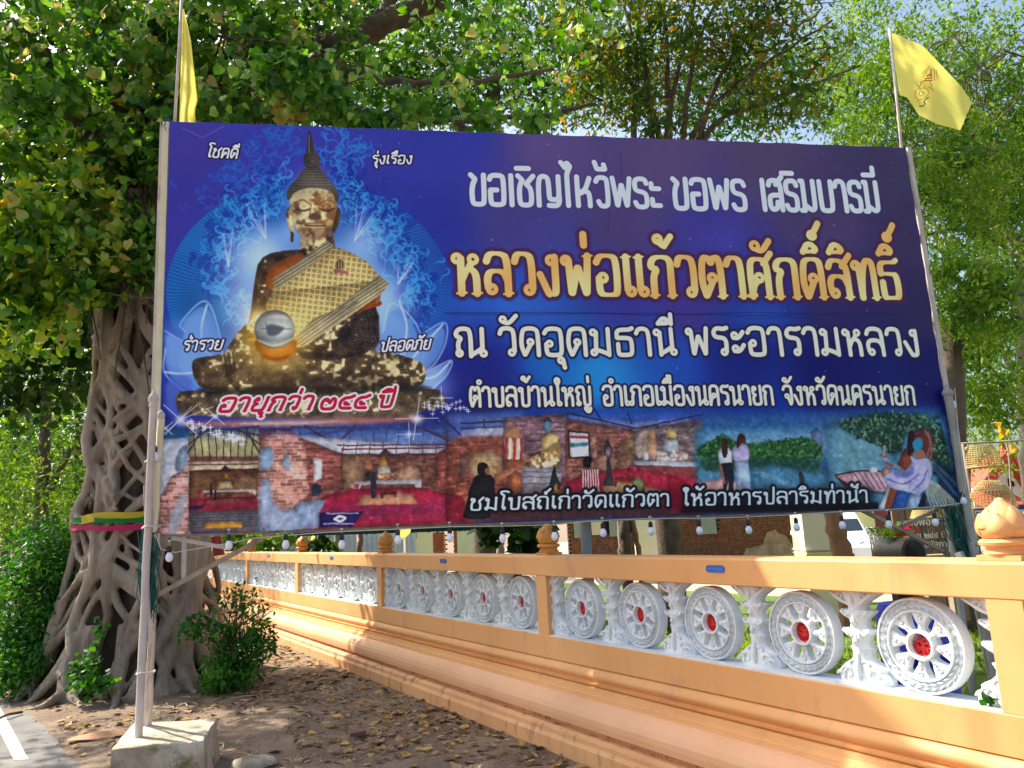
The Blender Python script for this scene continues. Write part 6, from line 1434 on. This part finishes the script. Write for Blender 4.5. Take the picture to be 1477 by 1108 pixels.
# cream walls and columns
def slab(name,label,cat,rects,Y,m,group=None,t=.3):
    u=(rects[0][0]+rects[0][1])/2;th=thing(name,label,cat,tuple(P(u,800,Y)*np.array([1,1,0])),0,group)
    for nm,u0,u1,v0,mm in rects: pass
    return th
def column(label,u0,u1,v0,Y,m,side=None,base_=None,t=.35):
    th=thing('cream_column',label,'column',tuple(P((u0+u1)/2,800,Y)*np.array([1,1,0])),0,'cream columns behind the wall')
    box_between('shaft',u0,u1,v0,820,Y,m,th,t,zb=0)
    if base_: 
        for (a,c,v,v2) in base_: box_between('base_moulding',a,c,v,v2,Y-.05,m,th,t+.1)
    return th
M_crsh=pm('cream_paint',S(232,222,190),S(220,210,176),2,.8,.1,30);M_yelw=pm('pale_yellow_wall',S(226,222,150),S(214,208,138),2,.8,.1,20)
th=column('broad cream pillar with a moulded base right of the brick ruin',1165,1200,640,11.5,M_crsh,t=.5,base_=[(1163,1206,790,795),(1164,1204,796,800)])
column('cream wall strip left of the dark leafy plant',661,712,700,24,M_crsh);column('pale cream column left of the brick ruin windows',921,946,700,20,M_crsh)
column('narrow pale yellow wall edge behind the broad pillar',1136,1150,700,30,M_yelw);column('cream door frame post left of the red brick piers',600,622,760,25,M_crsh)
# dark tree stems in the gap below the banner
def stem(label,u0,u1,v0,v1,Y,r,m,grp='tree stems behind the wall'):
    bs=base(u1,Y);t=thing('tree_stem',label,'tree trunk',tuple(bs),0,grp);b=MB();limb(b,[bs,P(u1,v1,Y),P(u0,v0,Y),P(u0+(u0-u1)*2,v0-150,Y)],r,r*.85,10,6,.02);b.build('trunk',m,t,True)
stem('leaning reddish trunk right of the broad cream pillar',1200,1214,738,800,10.5,.135,M_rbark)
stem('dark mottled trunk between the cream column and the ruin',962,965,740,800,13,.13,M_dbark)
stem('slim dark stem right of the grey steel post',900,903,740,800,14,.10,M_dbark);stem('thin reddish leaning stem beside the cream column',912,921,745,800,14,.05,M_rbark)
stem('grey mottled trunk near the left brick ruin end',893,897,745,805,16,.06,M_gbark);stem('pale grey stem behind the small bulb and leaves',722,722,765,800,15,.08,M_gbark);stem('brown stem between bulb and dark plant',742,744,750,800,14,.10,M_dbark)
stem('brown post before the white metal fence',520,518,766,800,16,.06,M_rbark);stem('grey stem left of the white metal fence bulb',488,488,766,800,17,.11,M_gbark)
# --- corrugated white fence
Y0=19.;M_corr=pm('white_corrugated_sheet',S(214,220,230),S(198,204,214),2,.5,.1,20)
fe=thing('metal_fence','low white corrugated metal fence behind the left part of the wall','fence',tuple(P(500,800,Y0)*np.array([1,1,0])))
for k,(u0,u1,v0) in enumerate(((452,515,773),(521,582,771),(585,600,770),(400,448,776))):
    x0=P(u0,790,Y0)[0];x1=P(u1,790,Y0)[0];z1=P(u0,v0,Y0)[2];n=int((x1-x0)/.03);V=[]
    for i in range(n+1):
        x=x0+(x1-x0)*i/n;y=Y0+.018*math.sin(i*1.57);V+=[(x,y,.05),(x,y,z1)]
    mk('sheet',V,[(2*i,2*i+2,2*i+3,2*i+1) for i in range(n)],M_corr,fe)
b=MB()
for i in range(70):
    u=400+i*2.9;a=P(u,771,Y0);b.beam((a[0],Y0+.05,a[2]-.1),(a[0],Y0+.05,a[2]+.12),.02,.02)
b.build('picket',M_gpipe,fe)
# --- dark green slatted awning valance
Y0=12.;M_awn=pm('dark_green_netting',S(26,84,66),S(18,60,50),6,.8,.3,30)
aw=thing('green_awning','dark green slatted awning edge just below the left half of the banner','awning',tuple(P(600,760,Y0)*np.array([1,1,0])))
b=MB();p0=P(428,764,Y0);p1=P(800,752,Y0)
b.sheet(p0+np.array([0,0,.02]),p1+np.array([0,0,.02]),p1+np.array([.6,2.2,.7]),p0+np.array([.6,2.2,.7]),.03);b.build('awning_sheet',M_awn,aw);b=MB();b.beam(p0+np.array([0,0,-.045]),p1+np.array([0,0,-.045]),.012,.11);b.build('valance',M_awn,aw)
sl_=MB();sl_.box((0,0,0),(.018,.02,.16),Matrix.Rotation(.85,3,'Y'));s0=None
for k in range(58):
    t=k/57;q=p0*(1-t)+p1*t+np.array([RNG.normal(0,.01),-.03,-.045+RNG.normal(0,.01)]);M=WM[aw.name].inverted()@Matrix.Translation(Vector(q))
    if s0 is None: s0=sl_.build('slat',M_awn,aw,False,False,M).data
    else: inst('slat',s0,aw,M)
for u in (428,800)[:0]:
    b=MB();q=P(u,764 if u<500 else 754,Y0);b.tube([(q[0],q[1],0),(q[0],q[1],q[2])],.03,8);b.build('awning_pole',M_gpipe,aw,True)
# --- yellow pennants on sticks
def pennant(u,v0,v1,w_,lab,Y,shape):
    t=thing('pennant',lab,'pennant',tuple(P(u,800,Y)*np.array([1,1,0])),0,'small yellow pennants behind the wall')
    q=P(u,v0-12,Y);b=MB();b.tube([(q[0],q[1],0),(q[0],q[1],q[2])],.009,6);b.build('stick',M_wood,t,True)
    V=[];n=8
    for i in range(n+1):
        k=i/n;v=v0+(v1-v0)*k;w=shape(k)*w_
        V+=[P(u+1,v,Y),P(u+1+w*.5,v,Y-.03*math.sin(k*5)),P(u+1+w,v,Y+.02)]
    mk('cloth',V,[(i*3+j,i*3+j+1,(i+1)*3+j+1,(i+1)*3+j) for i in range(n) for j in (0,1)],M_yel,t,True)
pennant(447,760,782,8,'narrow yellow pennant hanging beside the third small finial',13.5,lambda k:math.sin(math.pi*(.15+.8*k)))
pennant(572,757,778,20,'wider yellow pennant hanging beside the middle left finial',10.6,lambda k:1-.1*k if k<.5 else .95-.9*(k-.5))
# --- plants in the gap
def plant(label,parts_,m,size,tm,droop,stems=None,nparts=0):
    return bush('garden_plant',label,parts_,stems,m,size,tm,'plant',group='plants behind the wall',nparts=nparts,droop=droop)
plant('bright palm-like plant left of the second small finial',[blob(350,778,19,30,18,.6,900,8,.1),blob(400,772,17,34,16,.6,700,8,.1)],LM_br,.2,LANCE,.3)
plant('drooping dark leaves beside the narrow yellow pennant',[blob(462,783,13.6,14,12,.2,80,6,.06)],LM_figd,.28,LANCE,1.2,nparts=20)
plant('dark leafy vine hanging beside the middle finial',[blob(707,765,9.5,10,16,.2,120,6,.05),blob(765,772,9.5,18,26,.25,330,7,.07)],LM_figd,.12,HEART,.8,nparts=30)
plant('bushy vines under the banner by the grey stem',[blob(740,752,10,60,8,.3,380,8,.06)],LM_figd,.10,HEART,.8)
b=MB();V=[P(303,775,10.5),P(318,772,10.5),P(324,800,10.4),P(308,802,10.45)];b.sheet(*V,.01);o=b.build('pink_cloth',pm('faded_pink_cloth',S(214,90,96),S(226,120,116),6,.8),None);tag(o,'faded pink cloth hanging just right of the fig trunk','cloth')
# --- pale yellow house with stair
Y0=24.;hs=thing('yellow_house','pale yellow house with outside stair, railing and dark curtained door','house',tuple(P(1240,800,Y0)*np.array([1,1,0])))
box_between('wall',1206,1300,560,830,Y0+.6,M_yelw,hs,.3,zb=0);box_between('wall',1222,1236,560,830,Y0+.1,M_yelw,hs,.3,zb=0)
M_glz=pm('bluish_glass',S(120,142,158),S(96,116,132),3,.15);box_between('window',1207,1220,700,772,Y0+.5,M_glz,hs,.08);box_between('door_curtain',1238,1256,700,778,Y0+.45,M_net,hs,.1)
box_between('door_frame',1264,1273,700,775,Y0+.3,pm('dark_red_paint',S(130,52,44),None,1,.6),hs,.1);box_between('dark_opening',1256,1300,700,772,Y0+.5,M_dark,hs,.06)
M_stair=pm('grey_stair_stone',S(176,176,166),S(146,146,138),9,.85,.3,30)
st0=P(1245,830,Y0);
for k in range(8):
    a=P(1246+k*5.4,775+k*4.2,Y0-.3);c=P(1292+k*0.5,775+k*4.2,Y0-.3);b=MB();z=a[2]
    b.box(((a[0]+c[0])/2,Y0-.3-.16*k,z/2),(max(.3,c[0]-a[0]),.3,z));b.build('step',M_stair,hs)
b=MB()
for k in range(9):
    a=P(1242+k*6,757+k*4.5,Y0-.7);b.tube([(a[0],a[1],a[2]-.75),(a[0],a[1],a[2])],.018,5)
a=P(1236,751,Y0-.7);c=P(1300,800,Y0-.7);b.tube([a,c],.025,6);b.tube([a-np.array([0,0,.35]),c-np.array([0,0,.35])],.015,6);b.build('railing',M_gpipe,hs,True)
# --- white hatchback
Y0=20.6;M_carp=pm('white_car_paint',S(236,240,244),None,1,.25,coat=.8);M_glass=pm('dark_car_glass',S(30,40,50),None,1,.08);M_tyre=pm('tyre_rubber',S(28,28,30),None,1,.85);M_rim=pm('alloy_rim',S(176,178,182),None,1,.35,metal=.7);M_lamp=pm('headlight_glass',S(220,226,232),None,1,.1,coat=1)
q=P(1238,802,Y0);car=thing('parked_car','small white car parked behind the leaning trunk near the yellow house','car',(q[0]-.12,Y0+1.35,0),R_(-110))
# local: x forward (front at +2), y left
prof=[(-1.9,.35),(-1.95,.6),(-1.9,.9),(-1.72,1.05),(-1.35,1.42),(-.8,1.52),(.0,1.50),(.55,1.32),(1.05,1.0),(1.45,.93),(1.8,.80),(1.95,.62),(1.97,.38),(1.85,.24),(-1.8,.24)]
b=MB();secs=[(-.82,.86,.0),(-.84,1,.0),(-.70,1.,.0),(.70,1.,0),(.84,1,0),(.82,.86,0)]
V=[];n=len(prof)
for y,s,_ in [(-.80,.93,0),(-.85,1,0),(.85,1,0),(.80,.93,0)]:
    for x,z in prof:
        yy=y*(1-.20*max(0,(z-.95))/.55);V.append((x*(.985 if s<1 else 1),yy,.24+(z-.24)*(.97 if s<1 else 1)))
b.add(V,[(i*n+j,(i+1)*n+j,(i+1)*n+(j+1)%n,i*n+(j+1)%n) for i in range(3) for j in range(n)]+[tuple(range(n)),tuple(3*n+j for j in range(n))[::-1]])
o=b.build('body',M_carp,car,True,False);shade_auto(o,35)
for sg in (-1,1):
    yy=lambda z:sg*(.853*(1-.20*max(0,(z-.95))/.55)+.012)
    b=MB();pp_=[(-1.35,1.0),(-1.2,1.36),(-.75,1.44),(-.25,1.44),(-.25,1.0)];b.add([(x,yy(z),z) for x,z in pp_],[tuple(range(5)) if sg<0 else tuple(range(5))[::-1]]);b.build('side_window',M_glass,car,False,False)
    b=MB();pp_=[(-.18,1.0),(-.18,1.44),(.05,1.42),(.5,1.26),(.85,1.0)];b.add([(x,yy(z),z) for x,z in pp_],[tuple(range(5)) if sg<0 else tuple(range(5))[::-1]]);b.build('side_window',M_glass,car,False,False)
    b=MB();b.box((.72,sg*.95,1.02),(.12,.16,.12));b.build('mirror',M_carp,car,False,False,bevel=.02)
    b=MB();b.lathe([(.02,-.05),(.12,-.04),(.13,.03),(.05,.06)],12,c=(0,0,0),axis='x');b.build('headlight',M_lamp,car,True,False,Matrix.Translation((1.82,sg*.62,.68)))
    for x in (-1.25,1.22):
        b=MB();b.lathe([(.2,-.09),(.29,-.09),(.31,-.06),(.31,.06),(.29,.09),(.2,.09)],22,axis='y');w_=b.build('wheel',M_tyre,car,True,False,Matrix.Translation((x,sg*.78,.31)));shade_auto(w_,40)
        b=MB();b.lathe([(.06,-.02),(.07,.02),(.19,.03),(.205,.0),(.205,-.06)],20,axis='y')
        for k in range(6): a=k*math.pi/3;b.beam((0.03*math.cos(a),.03,.03*math.sin(a)),(.19*math.cos(a),.03,.19*math.sin(a)),.03,.02)
        b.build('rim',M_rim,w_,False,False,Matrix.Translation((0,sg*.065,0))@Matrix.Rotation(0 if sg>0 else math.pi,4,'Z'))
b=MB();b.add([(.58,-.70,1.325),(.58,.70,1.325),(1.04,.78,1.03),(1.04,-.78,1.03)],[(0,3,2,1)]);b.build('windscreen',M_glass,car,False,False)
b=MB();b.box((1.965,0,.42),(.03,.9,.12));b.build('grille',M_black,car,False,False)
# --- wooden plank sign with white lettering
Y0=9.2;M_pl=[pm('plank_%s'%n,S(*c),S(*d),3,.85,.7,22,stretch=(1,1,.12)) for n,c,d in (('brown',(150,116,84),(116,86,62)),('grey',(140,120,98),(104,88,70)),('tan',(164,128,90),(130,98,68)))]
sg_=thing('plank_sign','rustic sign of upright brown planks with white Thai lettering','sign',tuple(P(1340,800,Y0)*np.array([1,1,0])))
x0=P(1290,780,Y0)[0];x1=P(1382,780,Y0)[0];n=9
for i in range(n):
    wd=(x1-x0)/n;b=MB();zt=P(1290,744+3*math.sin(i*1.3),Y0)[2]+.25;b.box((x0+wd*(i+.5),Y0+RNG.uniform(-.01,.01),(zt+.3)/2),(wd-.008,.03,zt-.3));b.build('plank',M_pl[i%3],sg_,bevel=.004)
M_lett=pm('white_letter_paint',S(232,228,220),None,1,.6)
for tx_,u,v,sz in (('หลวงพ่อแก้วตา',1294,760,.115),('อายุ ๒๔๔ ปี',1310,778,.10),('ขอเชิญ นมัสการ',1296,792,.095)):
    cv=bpy.data.curves.new('lettering','FONT');cv.body=tx_;cv.size=sz;cv.extrude=.003;cv.offset=.0012;cv.materials.append(M_lett)
    o=bpy.data.objects.new('lettering',cv);q=P(u,v,Y0-.035);me=bpy.data.meshes.new_from_object(o);me.materials.clear();me.materials.append(M_lett);bpy.data.objects.remove(o);o=bpy.data.objects.new('lettering',me);reg(o,sg_,WM[sg_.name].inverted()@Matrix.Translation(Vector(q))@Matrix.Rotation(math.pi/2,4,'X'));o['kind']='stuff'
def pot(u,v,Y,r,label):
    c=P(u,v,Y);b=MB();b.lathe([(.3*r,-.9*r),(.7*r,-.6*r),(r,0),(.85*r,.55*r),(.5*r,.75*r),(.55*r,.9*r),(.42*r,.9*r),(.38*r,.6*r)],14,c=tuple(c));o=b.build('hanging_pot',pm('terracotta',S(206,118,60),S(186,100,50),8,.8),None,True);tag(o,label,'clay pot',group='orange clay pots on the plank sign')
pot(1311,775,Y0-.12,.05,'small orange clay pot on the left planks of the sign');pot(1367,770,Y0-.12,.055,'small orange clay pot on the right planks of the sign')
bn=thing('wooden_bench','small wooden bench standing before the plank sign','bench',tuple(P(1347,802,8.6)*np.array([1,1,0])))
c=P(1347,802,8.6);b=MB();b.box((c[0],c[1],c[2]),(.32,.14,.03));b.build('seat',M_wood,bn)
for sx in(-.13,.13): b=MB();b.box((c[0]+sx,c[1],c[2]/2-.01),(.03,.1,c[2]-.03));b.build('leg',M_wood,bn)
# --- drum planter with flowers
Y0=8.;c=P(1297,797,Y0);pt=thing('drum_planter','dark round drum planter lying on its side with flowers on top','planter',(c[0],c[1],0))
Mr=Matrix.Translation((0,0,c[2]))@Matrix.Rotation(R_(-74),4,'Z')
b=MB();b.lathe([(.12,.21),(.13,.205),(.15,.20),(.155,.17),(.15,.0),(.155,-.15),(.15,-.2),(.1,-.2)],26,axis='x');o=b.build('drum',pm('dark_glazed_drum',S(70,66,54),S(48,44,38),8,.5,.4,30),pt,True,False,Mr);shade_auto(o,50)
b=MB();b.lathe([(.001,.10),(.115,.10),(.12,.212)],22,axis='x');b.build('opening',M_dark,pt,True,False,Mr)
b=MB();b.box((0,0,(c[2]-.16)/2),(.2,.14,c[2]-.16));b.build('stand',M_dark,pt,False,False)
cc=np.array(c)+np.array([0,0,.16]);leafmesh('foliage',cc+np.c_[RNG.normal(0,.09,160),RNG.normal(0,.05,160),RNG.uniform(0,.10,160)],.07,LANCE,LM_br,pt,-.2)
leafmesh('flowers',cc+np.c_[RNG.normal(.06,.05,50),RNG.normal(-.03,.05,50),RNG.uniform(.02,.10,50)],.04,HEART,leafmat('pink_petals',[(0,S(210,50,110)),(.6,S(220,90,60)),(1,S(200,40,60))]),pt,0)
# --- bamboo coops
M_bam=pm('split_bamboo',S(206,186,120),S(176,150,88),10,.6,.3,60)
def coop(u,v,wpx,hpx,Y,label,prof,rim=None):
    c=P(u,v,Y);w_=wpx*Y/F/2;h=hpx*Y/F;t=thing('bamboo_coop',label,'bamboo coop',tuple(c),0,'woven bamboo coops hanging at the right')
    b=MB();nr=36
    def pr(k,a): r=np.interp(k,[0,.25,.5,.75,1],prof)*w_;return (r*math.cos(a),r*math.sin(a),h*k)
    for j in range(nr):
        a=2*math.pi*j/nr;b.tube([pr(k,a) for k in (0,.2,.4,.6,.8,.95,1)],.0035,4,False)
    for k in np.linspace(0,1,11): b.tube([pr(k,2*math.pi*j/24) for j in range(25)],.004,4,False)
    for a in (0,math.pi/3,2*math.pi/3): b.tube([pr(1,a),(0,0,h*1.02),pr(1,a+math.pi)],.004,4,False)
    b.build('weave',M_bam,t,False,False)
    b=MB();b.tube([(w_*prof[0]*1.02*math.cos(x),w_*prof[0]*1.02*math.sin(x),0) for x in np.linspace(0,6.283,25)],.010,6,False);b.build('rim',M_bam,t,True,False)
    b=MB();b.tube([(0,0,h),(0,0,h+.12)],.004,5);b.build('hanger',M_wire,t,False,False)
coop(1417,674,48,30,8.4,'upper flat-topped woven bamboo coop hanging from the bar',[.98,1.0,.96,.86,.7])
coop(1433,732,58,38,8.0,'lower round woven bamboo coop above the big lotus finial',[1.0,.98,.9,.7,.3])
coop(1340,746,46,16,8.3,'half hidden bamboo coop below the right end of the banner',[1.0,.98,.9,.8,.6])
b=MB();b.tube([P(1386,640,8.4),P(1436,638,8.4)],.012,8);b.tube([P(1436,638,8.4),P(1500,634,8.6)],.012,8);qd=P(1440,800,8.4)
for u in (1500,): q=P(u,636,8.6);b.tube([(q[0],q[1],0),q],.02,8)
q=P(1388,640,8.4);b.tube([(q[0],q[1],0),q],.018,8);o=b.build('hanging_bar',M_wood,None,True);tag(o,'thin wooden bar carrying the bamboo coops','hanging bar')
b=MB()
for u in (1395,1436,1455): q=P(u,742,8.3)
# --- red roofed hall
Y0=30.;M_rt=pm('orange_red_roof',S(206,88,56),S(184,72,46),3,.7,.4,14,stretch=(1,1,4));M_hw=pm('white_hall_wall',S(222,222,216),S(208,208,202),2,.8)
hl=thing('red_roofed_hall','white temple hall with steep orange-red gable roof at the right','building',tuple(P(1450,800,Y0)*np.array([1,1,0])))
ap=P(1447,655,Y0);eL=P(1408,704,Y0);eR=P(1500,720,Y0)
b=MB();gz_=[(P(1418,800,Y0)[0],0.),(P(1500,800,Y0)[0],0.),(eR[0]-.3,eR[2]-.2),(ap[0],ap[2]-.4),(P(1418,800,Y0)[0],eL[2]-.1)];b.prism(gz_,Y0,Y0+.3);b.build('gable_wall',M_hw,hl)
b=MB();b.sheet(eL+np.array([0,-.5,0]),ap+np.array([0,-.5,0]),ap+np.array([0,6,0]),eL+np.array([0,6,0]),-.12);b.sheet(ap+np.array([0,-.5,0]),eR+np.array([0,-.5,0]),eR+np.array([0,6,0]),ap+np.array([0,6,0]),-.12);b.build('roof',M_rt,hl)
b=MB();b.beam(eL+np.array([0,-.6,.05]),ap+np.array([0,-.6,.1]),.10,.35);b.beam(ap+np.array([0,-.6,.1]),eR+np.array([0,-.6,.05]),.10,.35);b.build('barge_board',pm('red_barge_paint',S(176,44,34),None,1,.6),hl)
b=MB();b.lathe([(.10,0),(.06,.3),(.02,.7)],8,c=tuple(ap));b.build('roof_finial',M_rt,hl)
box_between('window',1456,1462,690,702,Y0-.05,M_dark,hl,.05)
s0=P(1435,742,Y0-2);s1=P(1510,742,Y0-2);b=MB();b.sheet(s0,s1,s1+np.array([0,2,.8]),s0+np.array([0,2,.8]),.1);b.build('lower_roof',M_rt,hl)
ro=thing('low_red_roof','lower orange-red roof seen left of the hall behind the poles','roof',tuple(P(1405,800,33)*np.array([1,1,0])));a=P(1395,680,33);c=P(1422,672,33)
b=MB();b.sheet(a,c,c+np.array([0,3,1.2]),a+np.array([0,3,1.2]),.1);b.build('roof_sheet',M_rt,ro);b=MB();b.box(((a[0]+c[0])/2,33.4,a[2]/2),(c[0]-a[0],.2,a[2]));b.build('wall',M_hw,ro)
# truss with blue sheet
tr_=thing('white_truss','white steel lattice truss over a dark blue canopy edge behind the lotus finial','truss',tuple(P(1430,740,12)*np.array([1,1,0])))
b=MB();a=P(1395,738,12);c=P(1520,735,12);a2=P(1395,747,12);c2=P(1520,745,12)
for p_,q_ in ((a,c),(a2,c2)): b.beam(p_,q_,.025,.025)
for k in range(12): t=k/12;s=(k+1)/12;b.beam(a*(1-t)+c*t,a2*(1-(t+s)/2)+c2*(t+s)/2,.015,.015);b.beam(a2*(1-(t+s)/2)+c2*(t+s)/2,a*(1-s)+c*s,.015,.015)
b.build('lattice',M_corr,tr_)
b=MB();b.box(((a[0]+c[0])/2,12.3,a2[2]-.12),(c[0]-a[0],.1,.55));b.build('canopy_edge',pm('dark_blue_sheet',S(48,56,86),None,1,.6),tr_)
for u in (1398,1518): q=P(u,745,12);b=MB();b.tube([(q[0],12.1,0),(q[0],12.1,q[2])],.03,8);b.build('truss_post',M_gpipe,tr_,True)
# --- blue barrel and concrete kerb seen through the rightmost wheel
q=pl(1318,905,Wp(0,1.6,0),WN);q=np.array([q[0],q[1],.15]);b=MB();b.box((q[0],q[1],.07),(.42,.42,.14));b.build('plinth_slab',M_conc,None)['kind']='structure';b=MB();b.lathe([(.20,0),(.22,.02),(.22,.26),(.232,.28),(.22,.30),(.22,.54),(.232,.56),(.22,.58),(.22,.80),(.19,.86),(.06,.87)],28,c=tuple(q));o=b.build('blue_barrel',pm('blue_plastic',S(24,36,170),None,1,.4),None,True);shade_auto(o,40);tag(o,'blue plastic barrel seen through the rightmost wheel of the wall','barrel')
b=MB();b.box((0,0,0),(.9,.16,.12),Matrix.Rotation(math.atan2(WD[1],WD[0]),3,'Z'));c=Wp(1.75,.72,.66);b.v=[(x+c[0],y+c[1],z+c[2]) for x,y,z in b.v];b.box((c[0],c[1],.3),(.12,.12,.6),Matrix.Rotation(math.atan2(WD[1],WD[0]),3,'Z'));o=b.build('concrete_bench',M_conc,None,bevel=.01);tag(o,'grey concrete ledge behind the rightmost wheel','concrete bench')
b=MB();a=Wp(2.15,.62,1.6);c=Wp(1.7,.62,.4);b.beam(Wp(2.22,.6,1.4),Wp(1.80,.6,.25),.03,.03);o=b.build('steel_strut',M_gpipe,None);tag(o,'thin grey steel strut slanting behind the rightmost wheel','strut')
